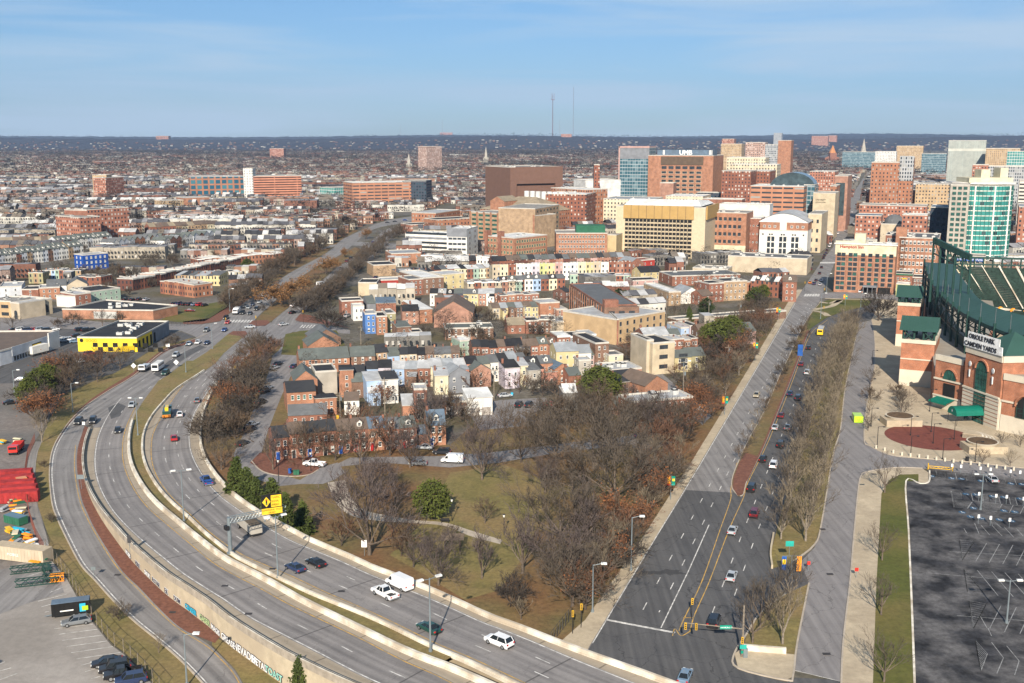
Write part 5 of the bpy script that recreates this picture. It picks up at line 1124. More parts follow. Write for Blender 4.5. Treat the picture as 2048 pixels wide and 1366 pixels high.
row((135,560),(163,560),3,5.8,9,['p_olive','brick_tan'],['r_dark','r_brown'],'flat','the olive group right of the pastel row',GL)
bld('blue_house',(168,541),(218,536),511,11,'p_royal','r_silver','flat','vivid royal blue apartment house with white windows','house',floors=3,cols=5,win=W(ww=1.2,wh=1.6,glass='win_pale'),side='L',scols=2)
row((410,566),(483,562),6,5.6,10,['p_white','block','p_beige','p_cream'],['r_white','r_grey','r_dark'],'flat','the pale row near the boulevard trees',GL)
row((395,538),(566,524),12,6.4,10,['brick','brick_orange','brick','brick'],['r_white','r_grey','r_red'],'flat','the red row beside the boulevard trees',GL,cornice='coping_white')
row((0,536),(168,514),16,8.2,11,['siding_pale','p_white','p_white','brick','siding_pale','brick_tan','p_white','p_white','siding_pale','brick_brown','siding_pale','p_white','p_white','brick_tan','siding_pale','p_white'],['r_greengrey'],'gx','the white dormered townhouses',GL,dorm=tuple(range(16)),rise=3.4,chim=.2)
row((116,504),(225,492),11,8.0,11,['p_white','siding_pale','brick'],['r_greengrey'],'gx','the second rank of dormered townhouses',GL,dorm=tuple(range(11)),rise=3.2,chim=.2)
row((-60,505),(112,498),12,6.6,12,['p_white','p_cream'],['r_brown','r_tan'],'gx','the brown roofed rank',GL,rise=3)
row((228,505),(330,490),10,7.0,12,['p_white','brick_orange','siding_pale'],['r_greengrey','r_grey'],'gy','the sawtooth roofs left of the brown ones',GL)
row((330,500),(450,480),11,7.0,12,['p_white','brick','siding_pale'],['r_grey','r_steel','r_greengrey'],'gy','the pale sawtooth rank',GL)
row((300,470),(440,462),11,6.6,12,['brick_tan','brick','p_cream'],['r_tan','r_brown'],'gx','the tan roofed far row',GL,rise=3)
def polyb(name,roofpx,h,wall,roof,label,cat,coping='coping',units=0,par=.6):
 """a flat building whose roof outline is known"""
 P=[G(u,v,h)for u,v in roofpx];c0=sum(P,Vector())/len(P);t=thing(name,(c0.x,c0.y,0));q=[(p.x-c0.x,p.y-c0.y)for p in P]
 b=MB();b.prism(q,-.2,h,wall,roof);b.build('wall',t)
 for i_ in range(12):
  for j_ in range(12):w_=P[0].lerp(P[1],i_/11).lerp(P[min(3,len(P)-1)].lerp(P[2],i_/11),j_/11);OCC.add((int(w_.x//3),int(w_.y//3)))
 b=MB()
 for i in range(len(q)):p_,r_=q[i],q[(i+1)%len(q)];b.bar((p_[0],p_[1],h+par/2),(r_[0],r_[1],h+par/2),.35,par,coping)
 b.build('parapet',t)
 xs=[p[0]for p in q];ys=[p[1]for p in q];rn=random.Random(len(label))
 for k in range(units):
  a_,c_=rn.uniform(.25,.75),rn.uniform(.2,.8);p_=Vector((*q[0],0)).lerp(Vector((*q[1],0)),a_).lerp(Vector((*q[3],0)).lerp(Vector((*q[2],0)),a_),c_)
  bb=MB();s=rn.uniform(1.4,2.6);bb.box(-s/2,-s/2,0,s/2,s/2,1.1,'hvac');bb.cyl(0,0,1.1,1.3,s*.3,s*.3,'frame_dark',8);bb.build('rooftop_unit',t,(p_.x,p_.y,h+.02))
 tag(t,label,cat);return t,q
def text(s,size,m,parent,loc,rot,name='lettering',align='LEFT',ext=.06,sx=1.0,bold=0):
 cu=bpy.data.curves.new(name,'FONT');cu.body=s;cu.size=size;cu.extrude=ext;cu.align_x=align;cu.offset=bold;cu.resolution_u=2
 tmp=bpy.data.objects.new('tmp',cu);C.objects.link(tmp);dg=bpy.context.evaluated_depsgraph_get();me=bpy.data.meshes.new_from_object(tmp.evaluated_get(dg));bpy.data.objects.remove(tmp)
 me.materials.clear();me.materials.append(MAT[m]);o=inst(name,me,parent,loc);o.rotation_euler=rot;o.scale=(sx,1,1);return o
t,q=polyb('brick_store',[(124.5,619.6),(306,622),(355,612),(212,601)],4.2,'brick_orange','r_black','long low orange brick store with black roof','store',units=9)
ST=t
b=MB();y=q[0][1]-.06;b.bar((q[0][0]+15,q[0][1]+(q[1][1]-q[0][1])*.35-.15,2.0),(q[0][0]+26,q[0][1]+(q[1][1]-q[0][1])*.55-.15,2.0),.1,3.4,'win_pale');b.build('shop_window',t)
t,q=polyb('checkered_store',[(155,676),(273,677),(337,644),(238,643)],5.4,'p_yellow2' if 'p_yellow2' in MAT else 'p_gold','r_black','yellow store with black checker pattern and flat black roof','store',units=9)
mat('yellow_bright',(.80,.56,.04),var=.05);mat('sign_red',(.6,.03,.02));mat('sign_orange',(.85,.30,.02));mat('sign_white',(.82,.82,.8));mat('sign_green',(.0,.25,.17));mat('sign_black',(.012,.012,.012));mat('sign_teal',(.02,.33,.27));mat('sign_yellow',(.85,.55,.03));mat('sign_blue',(.02,.09,.33))
p0,p1=Vector((*q[0],0)),Vector((*q[1],0));d=p1-p0;ln=d.length;ag=math.atan2(d.y,d.x)
f=thing('tmpf',(0,0,0));bpy.data.objects.remove(f)
b=MB();b.box(0,-.12,0,ln,-.01,5.5,'yellow_bright',bottom=True);fo=b.build('yellow_front',t,(p0.x,p0.y,0),ag)
for rr_ in range(2):
 for c_ in range(7):
  b=MB();x=6+c_*4.0+(2.0 if rr_==0 else 0);b.box(x,-.16,.2+rr_*1.7,x+2.0,-.13,1.9+rr_*1.7,'sign_black',bottom=True);b.build('checker_panel',fo)
text('GOOD',1.5,'sign_orange',fo,(3.2,-.2,3.95),(math.pi/2,0,0),bold=.03)
b=MB();b.cyl(0,0,0,.1,.75,.75,'sign_black',12);o=b.build('round_emblem',fo,(1.6,-.14,4.5));o.rotation_euler=(math.pi/2,0,0)
p2=Vector((*q[2],0));d=p2-p1;ln=d.length;b=MB();b.box(0,-.12,0,ln*.45,-.01,5.5,'yellow_bright',bottom=True);b.box(ln*.45,-.12,0,ln,-.01,5.5,'p_grey',bottom=True)
for c_ in range(5):b.box(1.5+c_*4.4,-.16,.2,3.6+c_*4.4,-.13,4.2,'sign_black',bottom=True)
b.build('side_front',t,(p1.x,p1.y,0),math.atan2(d.y,d.x))
t,q=polyb('strip_store',[(-70,652),(-70,720),(0,704),(23,698),(114,669),(105,663),(0,664)][::1],5.2,'siding_pale','r_brown','long pale strip store with brown roof at the left edge','store')
p0,p1=Vector((*q[3],0)),Vector((*q[4],0));d=p1-p0;ln=d.length
b=MB();b.box(0,-.2,2.4,ln,-.02,5.9,'siding_pale',bottom=True);b.box(ln-7,-.7,0,ln+.5,-.25,7.0,'p_white',bottom=True)
for k in range(12):b.box(1+k*(ln-9)/12,-.1,.5,2.2+k*(ln-9)/12,-.02,2.2,'win_glass',bottom=True)
o=b.build('shop_front',t,(p0.x,p0.y,0),math.atan2(d.y,d.x))
b=MB();b.box(ln*.42,-.3,3.2,ln*.62,-.21,4.6,'sign_black',bottom=True);b.box(ln*.43,-.34,3.6,ln*.61,-.3,4.2,'yellow_bright',bottom=True);b.build('shop_sign',o)
b=MB();b.box(0,0,0,8.5,2.4,2.9,'p_white',bottom=True);b.box(.2,.2,-.7,8.3,2.2,0,'frame_dark');
tr_=thing('box_trailer',G(66,714)+Vector((0,0,1.0)),hd(66,714,82,710));b.build('body',tr_);tag(tr_,'white box trailer parked along the pale strip store','trailer');inst('wheel',WHEEL,tr_,(7,1.2,-.55),0,(.45,10,.45))
bld('arcade_building',(40,638),(106,627),606,22,'stone','r_silver','flat','stone corner building with three black arched windows','building',h=7,units=2)
A0=bpy.context.scene.objects[-1]if False else None
t=bld('corner_bank',(24,637),(41,639),606,14,'p_beige','r_silver','flat','beige corner entrance building with dark arched door','building',h=7.4)
for tt,n,w0,x0 in((t,1,2.2,2.0),):
 b=MB();b.box(x0,-.08,0,x0+w0,-.01,3,'win_glass',bottom=True);b.face([(x0+w0/2+w0/2*math.cos(a),-.08,3+w0/2*math.sin(a))for a in[k*math.pi/8 for k in range(9)]][::-1],'win_glass');b.build('arched_door',tt)
t=[o for o in C.objects if o.name.startswith('arcade_building')][0];Lw=t['_L']
for k in range(3):
 b=MB();x0=Lw*(.25+.22*k);w0=3.4;b.box(x0,-.08,1.0,x0+w0,-.01,3.4,'win_glass',bottom=True);b.face([(x0+w0/2+w0/2*math.cos(a),-.08,3.4+w0/2*math.sin(a))for a in[j*math.pi/8 for j in range(9)]][::-1],'frame_dark');b.build('arched_window',t)
bld('shop_building',(-20,634),(24,636),602,14,'p_gold','r_gravel','flat','golden two storey shop at the left edge with a wide window band','store',floors=2,cols=2,win=W(ww=4,wh=1.6,style='grid',frame='frame_dark',sill=False))
for(x1,v1,x2,v2,vt,D,wl,rf,rt,n,lb)in[
(80,600,121,598,577,14,'brick_orange','r_silver','flat',3,'orange brick house with arched windows behind the stone building'),(114,613,152,615,592,16,'p_white','r_silver','flat',0,'white walled shop with pale roof'),
(152,615,183,611,590,14,'brick','r_silver','flat',2,'red brick shop front joined to the white shop'),(183,608,242,600,584,18,'p_paleg','r_black','flat',5,'pale green shop with dark roof'),
(95,596,135,594,572,12,'p_white','r_grey','gx',2,'white house with grey gabled roof'),(136,594,176,592,570,14,'p_beige','r_grey','gy',2,'beige gabled house with dark roof left of the red terrace'),
(0,598,45,596,575,20,'siding_pale','r_silver','flat',2,'grey shed with broad metal roof at the left'),(45,598,78,597,580,14,'brick','r_dark','flat',1,'small brick store with dark roof')]:
 bld('shop_building' if 'shop' in lb else 'town_house',(x1,v1),(x2,v2),vt,D,wl,rf,rt,lb,'store' if 'shop' in lb else 'house',floors=2 if n else 0,cols=n,win=W(ww=.9,wh=1.4)if n else{},units=1 if rt=='flat' else 0)
# ---------------------------------------------------------------- downtown blocks
facade('f_cream',(.60,.52,.38),px=3.2,pz=3.6,fx=.4,fz=.45,pale_share=.2);facade('f_brick',WALLC['brick_orange'],px=3.4,pz=3.6,fx=.34,fz=.45,pale_share=.45);facade('f_brick2',WALLC['brick'],px=3.2,pz=3.4,fx=.36,fz=.45,pale_share=.4,alt=(.5,.48,.44))
facade('f_strip',(.42,.20,.12),win=(.04,.05,.06),px=9,pz=3.9,fx=.86,fz=.36,pale_share=.15);facade('f_strip_w',(.70,.68,.66),win=(.10,.10,.11),px=14,pz=3.6,fx=.95,fz=.42,pale_share=.3,alt=(.15,.15,.16))
facade('f_grey',(.36,.37,.38),px=2.4,pz=3.6,fx=.5,fz=.6,pale_share=.4);facade('f_glass',(.30,.34,.36),win=(.035,.10,.13),px=3,pz=3.8,fx=.88,fz=.78,pale_share=.25,alt=(.12,.20,.23));facade('f_teal',(.5,.5,.48),win=(.03,.22,.20),px=3.4,pz=4.2,fx=.8,fz=.8,pale_share=.2,alt=(.08,.30,.28))
facade('f_park',(.50,.22,.14),win=(.03,.02,.02),px=30,pz=3.2,fx=.97,fz=.4,pale_share=0);facade('f_parkt',(.56,.44,.27),win=(.04,.035,.02),px=6.5,pz=3.4,fx=.8,fz=.42,pale_share=0);facade('f_parkw',(.62,.58,.50),win=(.04,.04,.04),px=12,pz=3.2,fx=.95,fz=.45,pale_share=0)
facade('f_blueb',WALLC['brick_orange'],win=(.02,.09,.14),px=8,pz=7,fx=.72,fz=.7,pale_share=.3,alt=(.05,.16,.2));facade('f_slab',(.50,.50,.44),win=(.16,.20,.20),px=1.6,pz=60,fx=.5,fz=.96,pale_share=.2,alt=(.2,.26,.26));facade('f_dark',(.05,.06,.08),win=(.01,.02,.03),px=3.4,pz=3.6,fx=.5,fz=.5,pale_share=.5,alt=(.03,.07,.09));facade('f_tan',(.46,.33,.20),px=3,pz=3.4,fx=.4,fz=.45,pale_share=.3)
facade('f_redfar',(.34,.15,.10),px=3,pz=3.2,fx=.42,fz=.48,pale_share=.45,alt=(.5,.46,.42));facade('f_pinkfar',(.40,.27,.22),px=3.4,pz=3.2,fx=.5,fz=.4,pale_share=.35,alt=(.55,.52,.5));facade('f_whitefar',(.66,.64,.60),px=3.4,pz=3.4,fx=.45,fz=.45,pale_share=.2)
mat('brown_metal',(.115,.08,.055),var=.12,scale=.3);mat('tan_panel',(.42,.27,.10),var=.06,scale=.2);mat('lib_brick',(.17,.095,.07),var=.06,scale=.3);mat('glass_dome',(.05,.075,.085),rough=.15,var=.3,scale=.2,spec=.7);mat('fin_white',(.72,.70,.64));mat('pier_stone',(.55,.45,.31),var=.06)
def B(name,x1,v1,x2,v2,vt,D,wl,rf,lb,rt='flat',**k):
 if x1>1200:dv=.36*(x2-x1)*(v1-275)/F;v1,v2=v1-dv*.4,v1+dv*.6 # the street grid here is turned like the avenue
 return bld(name,(x1,v1),(x2,v2),vt,D,wl,rf,rt,lb,k.pop('cat','building'),**k)
# tan parking block with the deep brown top
t=B('parking_garage',1231,514,1408,515,412,46,'pier_stone','r_gravel','huge tan parking garage with nine rows of dark openings and a white hood roof',cat='parking garage')
L_,h_=t['_L'],t['_h']
b=MB();b.box(5.5,-1.0,h_-8.2,L_-8,0,h_+1,'tan_panel',bottom=True)
for k in range(1,9):b.box(5.5+k*(L_-13.5)/9-.12,-1.08,h_-8.2,5.5+k*(L_-13.5)/9+.12,-1,h_+1,'brown_metal')
b.box(L_+.01,2,h_-8.2,L_+1,44,h_+1,'tan_panel',bottom=True);b.build('top_band',t)
b=MB();b.face([(6,-1,h_+1),(L_-3,-1,h_+1),(L_-7,9,h_+5),(8,9,h_+5)],'r_white');b.face([(8,9,h_+5),(L_-7,9,h_+5),(L_-7,45,h_+3),(8,45,h_+3)],'r_silver');b.face([(L_-3,-1,h_+1),(L_-3,45,h_+1),(L_-7,45,h_+3),(L_-7,9,h_+5)],'r_white');b.face([(6,45,h_+1),(6,-1,h_+1),(8,9,h_+5),(8,45,h_+3)],'r_white');b.build('hood_roof',t)
ob=MB();ob.face([(0,-.03,0),(1,-.03,0),(1,-.03,1),(0,-.03,1)],'sign_black');ob.box(-.08,-.25,-.3,1.08,0,-.02,'pier_stone',bottom=True);ob.box(-.14,-.2,-.02,-.02,0,1.02,'pier_stone');om=ob.mesh('opening');rest=MB();n=0
for f in range(8,-1,-1):
 for c_ in range(18):
  x,z=6.6+c_*(L_-16)/18,1.0+f*2.95
  if n<100:inst('opening',om,t,(x,0,z),0,(2.7,1,1.9))
  else:rest.box(x,-.06,z,x+2.7,-.03,z+1.9,'sign_black',bottom=True);rest.box(x-.3,-.25,z-.5,x+2.5,0,z-.03,'pier_stone',bottom=True);rest.box(x-.3,-.2,z-.03,x-.04,0,z+1.6,'pier_stone')
  n+=1
o=rest.build('openings',t);o['kind']='stuff'
KW=dict(style='sash',frame='frame_cream',sill=False)
t=B('brick_office',1416,508,1490,507,425,30,'brick_orange','r_gravel','brick office with paired windows over cream loading bays',floors=4,cols=6,win=W(ww=2.2,wh=2.4,z0=8,dz=5.4,margin=3,frame='frame_dark',sill=False),units=5)
b=MB();b.box(-.1,-.3,0,t['_L']+.1,0,6.5,'p_cream',bottom=True);b.box(3,-.36,.2,t['_L']*.6,-.3,3.2,'sign_black');b.box(t['_L']*.68,-.36,.2,t['_L']*.9,-.3,3.2,'sign_black');b.build('loading_base',t)
B('penthouse_block',1436,492,1536,490,408,18,'r_white','r_white','white rooftop plant block behind the paired window brick office',units=6)
t=B('brick_wing',1491,505,1519,505,437,20,'brick','r_white','plain red brick wing with small square windows beside the hall',floors=4,cols=3,win=W(ww=1.2,wh=1.2,margin=1,sill=False))
t=B('university_hall',1517,509,1613,509,460,45,'p_white','r_gravel','pale hall with brick band and curved silver roof',cat='hall');L_,h_=t['_L'],t['_h']
b=MB();b.box(.0,.5,h_,L_,44,h_+6,'brick_orange');b.box(L_*.42,.2,h_,L_*.56,1,h_+7.5,'p_white');b.build('brick_band',t)
b=MB();N=14;P=[(-.6+(L_+1.2)*k/N,h_+6+8.5*math.sin(math.pi*(k/N)*.82+.3)-2.0)for k in range(N+1)]
for(xa,za),(xb,zb)in zip(P,P[1:]):b.face([(xa,-.3,za),(xb,-.3,zb),(xb,46,zb),(xa,46,za)],'r_silver');b.face([(xa,.3,h_+5.9),(xb,.3,h_+5.9),(xb,.3,zb),(xa,.3,za)],'metal_white')
b.build('curved_roof',t)
for k in range(3):put_windows(t,'F',L_*.16,1,1,3,15,style='grid',frame='frame_cream',ww=5.0,wh=3.9,z0=.6,dz=4.3,margin=L_*.21*1.0+k*L_*.26-L_*.0 if False else 0,sill=False,cnt=[0])if False else[inst('window',winmesh('plain','win_glass','frame_dark',False),t,(L_*(.17+.25*k)+dx,0,.8+4.3*f),0,(2.2,1,3.5))for dx in(0,2.9)for f in range(3)]
for x in(.06,.2,.25,.45,.5,.68,.73,.9):inst('window',winmesh('plain','win_glass','frame_dark',False),t,(L_*x,0,h_-3.4),0,(1.1,1,1.1))
for x in(.07,.18,.29,.64,.76,.87):inst('window',winmesh('grid','win_glass','win_frame',False),t,(L_*x,.5,h_+2),0,(1.8,1,1.8))
B('stone_annex',1613,505,1640,503,428,40,'stone','r_gravel','cream stone annex with round corner right of the curved roof hall',floors=4,cols=2,win=W(ww=1.6,wh=2.6,frame='frame_dark',sill=False))
B('warehouse',1455,546,1613,550,512,22,'p_beige','r_grey','long low beige warehouse with cluttered flat roof behind the brick terrace',cat='warehouse',units=9)
B('substation_wall',1385,548,1455,549,536,16,'p_beige','r_gravel','low beige yard wall and equipment left of the beige warehouse',units=8)
B('office_block',1497,474,1603,474,372,40,'f_strip','r_white','brick office with strip windows and a white top storey',units=4)
t=B('glass_vault_building',1535,470,1625,470,375,26,'f_tan','r_dark','building under a dark curved glass vault');L_,h_=t['_L'],t['_h']
b=MB();
for k in range(12):
 a0,a1=math.pi*k/12,math.pi*(k+1)/12;X=lambda a:L_/2-L_*.5*math.cos(a);Z=lambda a:h_+13*math.sin(a)
 b.face([(X(a0),0,Z(a0)),(X(a1),0,Z(a1)),(X(a1),24,Z(a1)),(X(a0),24,Z(a0))],'glass_dome');b.face([(L_/2,0,h_),(X(a1),0,Z(a1)),(X(a0),0,Z(a0))][::-1],'glass_dome')
b.build('glass_vault',t)
t=B('university_building',1622,478,1666,476,386,30,'stone','r_gravel','tall pale stone building with small letters near its top corner')
text('UNIVERSITY',1.6,'sign_black',t,(t['_L']*.12,-.1,t['_h']-6),(math.pi/2,0,0));text('of MARYLAND',1.3,'sign_black',t,(t['_L']*.12,-.1,t['_h']-8),(math.pi/2,0,0))
B('brick_tower',1655,468,1668,467,372,30,'f_brick','r_gravel','narrow brick slab right of the pale stone building');B('glass_bridge_block',1603,472,1624,471,370,24,'f_glass','r_white','glass stair block between the strip windows and the stone building')
t=B('pink_tower',1664,462,1690,461,352,40,'brick_pink','r_gravel','pinkish brick tower with a dark glass front over the street');b=MB();b.box(t['_L']*.1,-.2,14,t['_L']*.8,-.02,t['_h']-6,'glass_dome',bottom=True);b.build('glass_front',t)
t=B('brick_campus_tower',1294,428,1423,427,311,60,'brick_orange','r_gravel','broad brick tower with a brown crown and blue rooftop letters',cat='tower');L_,h_=t['_L'],t['_h']
b=MB();b.box(L_*.2,-.6,h_-10,L_*.85,-.02,h_-1,'brown_metal',bottom=True);b.build('metal_crown',t)
for f in range(9):
 for c_ in range(6):
  if f==8:inst('window',winmesh('plain','win_glass','brick_orange',False),t,(L_*(.21+.107*c_),0,h_-14.6),0,(6,1,3.4))
  else:inst('window',winmesh('plain','win_glass','frame_cream'),t,(L_*(.21+.107*c_),0,h_-19.4-4.6*(7-f)),0,(5.6,1,2.6))
b=MB();b.box(L_*.12,6,h_,L_*.95,40,h_+6,'r_blue');b.cyl(L_*.22,8,h_+1,h_+6,2.4,2.4,'r_white');b.cyl(L_*.93,8,h_+1,h_+6,2.4,2.4,'r_white');b.build('plant_room',t)
text('UMB',7,'sign_white',t,(L_*.46,5.6,h_+1),(math.pi/2,0,0),bold=.2)
t=B('glass_slab',1238,424,1296,424,296,30,'f_glass','r_gravel','tall blue glass slab with a pale frame left of the brick tower');b=MB();L_,h_=t['_L'],t['_h'];b.box(-1.5,-.8,0,0,30,h_+2,'p_pink');b.box(-1.5,-.8,h_+.2,L_,30,h_+2,'p_pink',bottom=True);b.box(0,-.3,h_-12,L_,-.1,h_,'p_grey',bottom=True);b.build('frame',t)
t=B('library_block',1018,446,1122,442,335,55,'lib_brick','r_gravel','massive windowless brown brick block',units=8);L_,h_=t['_L'],t['_h']
b=MB();b.box(0,-3,h_-20,L_*.12,0,h_,'lib_brick',bottom=True);b.box(L_*.12,-3,h_-16,L_,0,h_+.5,'lib_brick',bottom=True);b.box(L_*.86,-3,0,L_,0,h_-16,'lib_brick');b.box(0,-3,0,L_*.12,0,h_-20,'lib_brick');b.build('upper_storey',t)
for k in range(3):b=MB();b.box(L_+.02,10,h_-12-8*k,L_+.2,50,h_-9-8*k,'sign_black',bottom=True);b.build('window',t)
t=B('hospital_garage',940,486,1069,497,424,26,'brick_tan','r_gravel','stepped tan and brick garage with green-railed openings',cat='parking garage',units=3);L_,h_=t['_L'],t['_h']
put_windows(t,'F',L_,26,9,7,h_,style='plain',glass='glass_green',frame='brick_orange',ww=5.6,wh=1.7,z0=1.2,margin=1.5,sill=False);b=MB()
for k in range(10):b.box(k*(L_-1.4)/9,-.5,0,1.4+k*(L_-1.4)/9,0,h_+.6,'brick_orange')
b.build('pier',t)
t=B('hospital_garage_wing',1070,497,1118,484,418,30,'brick_tan','r_gravel','right wing of the stepped tan garage',cat='parking garage');L_,h_=t['_L'],t['_h'];put_windows(t,'F',L_,26,7,8,h_,style='plain',glass='glass_green',frame='brick_orange',ww=4.2,wh=1.7,z0=1.2,margin=1.2,sill=False)
t=B('hospital',960,462,1088,470,418,50,'f_brick','r_tan','brick hospital with tan hipped roof and white roof drums',rt='hip',rise=11,cat='hospital');L_,h_=t['_L'],t['_h']
for k in range(7):b=MB();b.cyl(L_*(.3+.09*k),44,h_,h_+15,2.4,2.4,'r_white',12);b.build('roof_drum',t)
b=MB();b.box(L_*.2,-3,0,L_*.42,20,h_+8,'brick_orange');gable(b,L_*.22,23,h_+8,4,'r_tan','y',wall='brick_orange',w=b,x0=L_*.2,y0=-3);b.build('front_gable',t)
for a in[('office_tower',1091,462,1172,464,388,40,'f_brick2','r_white','brick block with white framed windows and pale cornice',5),('office_tower',1173,458,1214,455,380,50,'f_brick','r_white','brick block with vertical white ribs right of the pale corniced one',3),('plant_block',1170,436,1240,434,361,30,'r_white','r_white','white louvred plant block',0),
('office_block',1206,458,1302,456,398,45,'f_cream','r_steel','cream office with dark flat roof above the tan garage',3),('stair_tower',1318,440,1345,440,366,14,'brick_pink','r_gravel','pinkish stair tower between the garage and brick tower',0),('roof_hall',1330,448,1404,446,392,40,'f_cream','r_white','white roofed hall behind the garage hood',6),
('glass_bridge',1393,440,1500,438,385,12,'f_dark','r_dark','long dark glass walkway building',0),('brick_hall',1404,455,1482,455,398,18,'brick','r_white','low red brick hall with white roof',3),('hospital_wing',1440,444,1498,444,342,40,'f_brick2','r_gravel','brick wing with white windows right of the brown crowned tower',0),
('hospital_wing',1497,440,1536,440,342,40,'f_brick2','r_silver','brick wing with pale metal top floors',0),('hospital_wing',1456,425,1550,424,329,30,'f_cream','r_white','cream hospital terrace with plant on top',5),('hospital_wing',1450,412,1527,411,315,30,'f_cream','r_white','upper cream hospital block with white penthouse',4),
('apartment_tower',1488,368,1527,368,285,30,'f_pinkfar','r_white','pink and white apartment tower',2),('apartment_tower',1527,372,1552,372,289,30,'f_grey','r_silver','silver grey tower left of the plain brick shaft',1),('brick_shaft',1552,385,1578,385,281,26,'brick_orange','r_gravel','plain orange brick shaft standing above the hospital',0),
('apartment_block',1440,352,1481,351,288,40,'f_tan','r_gravel','tan apartment slab left of the pink tower',2),('apartment_tower',1442,340,1466,340,278,30,'f_redfar','r_gravel','dull red tower behind the tan slab',1),('apartment_tower',1546,300,1562,300,266,60,'f_grey','r_gravel','grey tower on the ridge',0),
('hill_block',1622,300,1655,300,272,60,'f_redfar','r_gravel','wide reddish slab on the ridge',0),('hill_block',1655,299,1672,299,271,60,'f_redfar','r_gravel','smaller reddish slab on the ridge beside the wide one',0),('white_roof_block',1616,420,1666,419,343,40,'f_redfar','r_blue','brick block with a long pale blue roof',4),('brick_block',1560,402,1640,400,350,30,'f_redfar','r_white','low brick block with white roof right of the brick shaft',4),
('apartment_block',115,485,163,490,432,18,'f_redfar','r_gravel','left wing of the red brick apartment group with blue awnings',1),('apartment_tower',133,482,178,484,420,20,'brick','r_gravel','plain red brick shaft of the apartment group',2),('apartment_block',178,484,261,477,420,18,'f_redfar','r_dark','right wing of the red brick apartment group in balconies',3),
('apartment_tower',188,398,216,398,350,20,'f_tan','r_gravel','tan brown tower block at the left',1),('apartment_tower',214,400,250,397,356,20,'f_redfar','r_gravel','red tower block right of the tan brown one',1),('research_building',382,402,489,400,354,40,'f_blueb','r_blue','blue glass and brick research building',3),('parking_garage',505,402,604,400,353,40,'f_park','r_gravel','brick and white striped parking garage with pale stair tower',1),
('glass_office',670,400,704,398,376,30,'f_teal','r_gravel','small teal glass office',0),('research_office',706,415,853,411,366,40,'f_strip','r_white','long brick and white research office with plant roof',8),('office_wing',853,412,864,408,362,30,'f_dark','r_dark','dark glass end of the long research office',0),
('school_building',328,420,368,418,402,22,'f_tan','r_gravel','ornate tan school block'),('church_hall',368,416,420,414,396,26,'brick_orange','r_steel','brick hall with broad pale roof'),('mill_building',872,452,920,444,427,26,'f_brick','r_silver','old brick mill with pale roof near the boulevard'),('brick_row_block',821,468,902,464,450,20,'f_redfar','r_black','low dark red block behind the striped white office'),('mill_building',874,470,942,466,440,22,'f_brick','r_black','brick mill with a cream water tank on top'),
('brick_hospital_wing',740+350,440,1122,438,418,20,'f_brick2','r_white','brick wing hidden behind the brown block'),('pale_tower',1187,442,1198,442,330,10,'f_brick2','r_white','slim brick clock tower with white top')]:
 B(*a[:10],units=a[10]if len(a)>10 else 0)
t=B('stair_tower',489,402,508,402,337,16,'f_whitefar','r_white','pale stair tower of the striped garage')
t=B('white_office',895,514,934,515,459,30,'p_white','r_white','white modern office with grey striped front',floors=5,cols=4,win=W(ww=3.0,wh=1.6,frame='p_grey',sill=False,margin=.6),side='R',scols=2,units=3);L_,h_=t['_L'],t['_h'];b=MB();b.box(-.2,-.2,h_-5,L_,-.01,h_+1,'p_grey',bottom=True);b.build('grey_band',t)
t=B('white_office',811,498,895,502,467,24,'p_white','r_white','low white office striped with dark window bands',units=3);L_,h_=t['_L'],t['_h']
for f in range(4):b=MB();b.box(.5,-.12,1.4+3.4*f,L_-.5,-.01,3.0+3.4*f,'win_glass' if f!=2 else 'p_grey',bottom=True);b.build('window',t)
t=B('brick_factory',971,518,1029,524,472,34,'brick_orange','r_white','orange brick factory with piers, green windows and white roof',floors=4,cols=8,win=W(ww=1.9,wh=2.0,glass='glass_green',frame='frame_cream',margin=1.5,sill=False),side='R',scols=12,units=2);b=MB();b.box(0,-1,0,2.6,3,t['_h']+4,'brick');b.box(t['_L']*.45,-1,0,t['_L']*.45+3,3,t['_h']+4,'brick');b.build('pier',t)
t=B('brick_factory',1112,518,1214,518,467,26,'brick_orange','r_gravel','long five storey brick factory with green penthouse',floors=5,cols=16,win=W(ww=1.2,wh=1.7,margin=1.5),units=4);b=MB();b.box(t['_L']*.4,6,t['_h'],t['_L']*.97,20,t['_h']+5,'p_green');b.build('penthouse',t)
B('tan_building',1214,516,1232,516,470,24,'stone_tan','r_gravel','narrow tan building between the brick factory and the garage')
# hotel
t=B('hotel',1667,586,1786,583,489,18,'brick_orange','r_white','eight storey brick hotel with cream top floor and red script sign',cat='hotel',units=7);L_,h_=t['_L'],t['_h']
dzz=(h_-5)/8;xs=[.05,.125,.245,.325,.455,.575,.69,.805,.92]
for f in range(8):
 for c_,x in enumerate(xs):
  if f==0 and c_>3:continue
  inst('window',winmesh('sash' if f<7 else 'plain','win_glass' if(f*5+c_*3)%4 else 'glass_green','frame_dark'),t,(L_*x-.7,-.3 if f==7 else 0,1.5+dzz*f),0,(2.1,1,1.9))
b=MB();b.box(-.3,-.3,h_-5.3,L_+.3,-.01,h_+.4,'p_cream',bottom=True);b.box(-.9,-.9,h_+.4,L_+.9,0,h_+1.0,'fin_white',bottom=True);b.box(-.3,-.4,h_-.2,L_*.42,-.3,h_+2.2,'p_cream',bottom=True);b.box(L_*.3,3,h_,L_*.48,9,h_+6,'p_cream');b.build('cream_cornice',t)
b=MB()
for x in(.19,.395,.515,.635,.75,.865):b.box(L_*x-.15,-.12,3.5,L_*x+.15,0,h_-5.3,'brick')
b.build('pilaster',t)
text('Hampton Inn',2.3,'door_red',t,(L_*.07,-.5,h_-1.6),(math.pi/2,0,0),bold=.04)
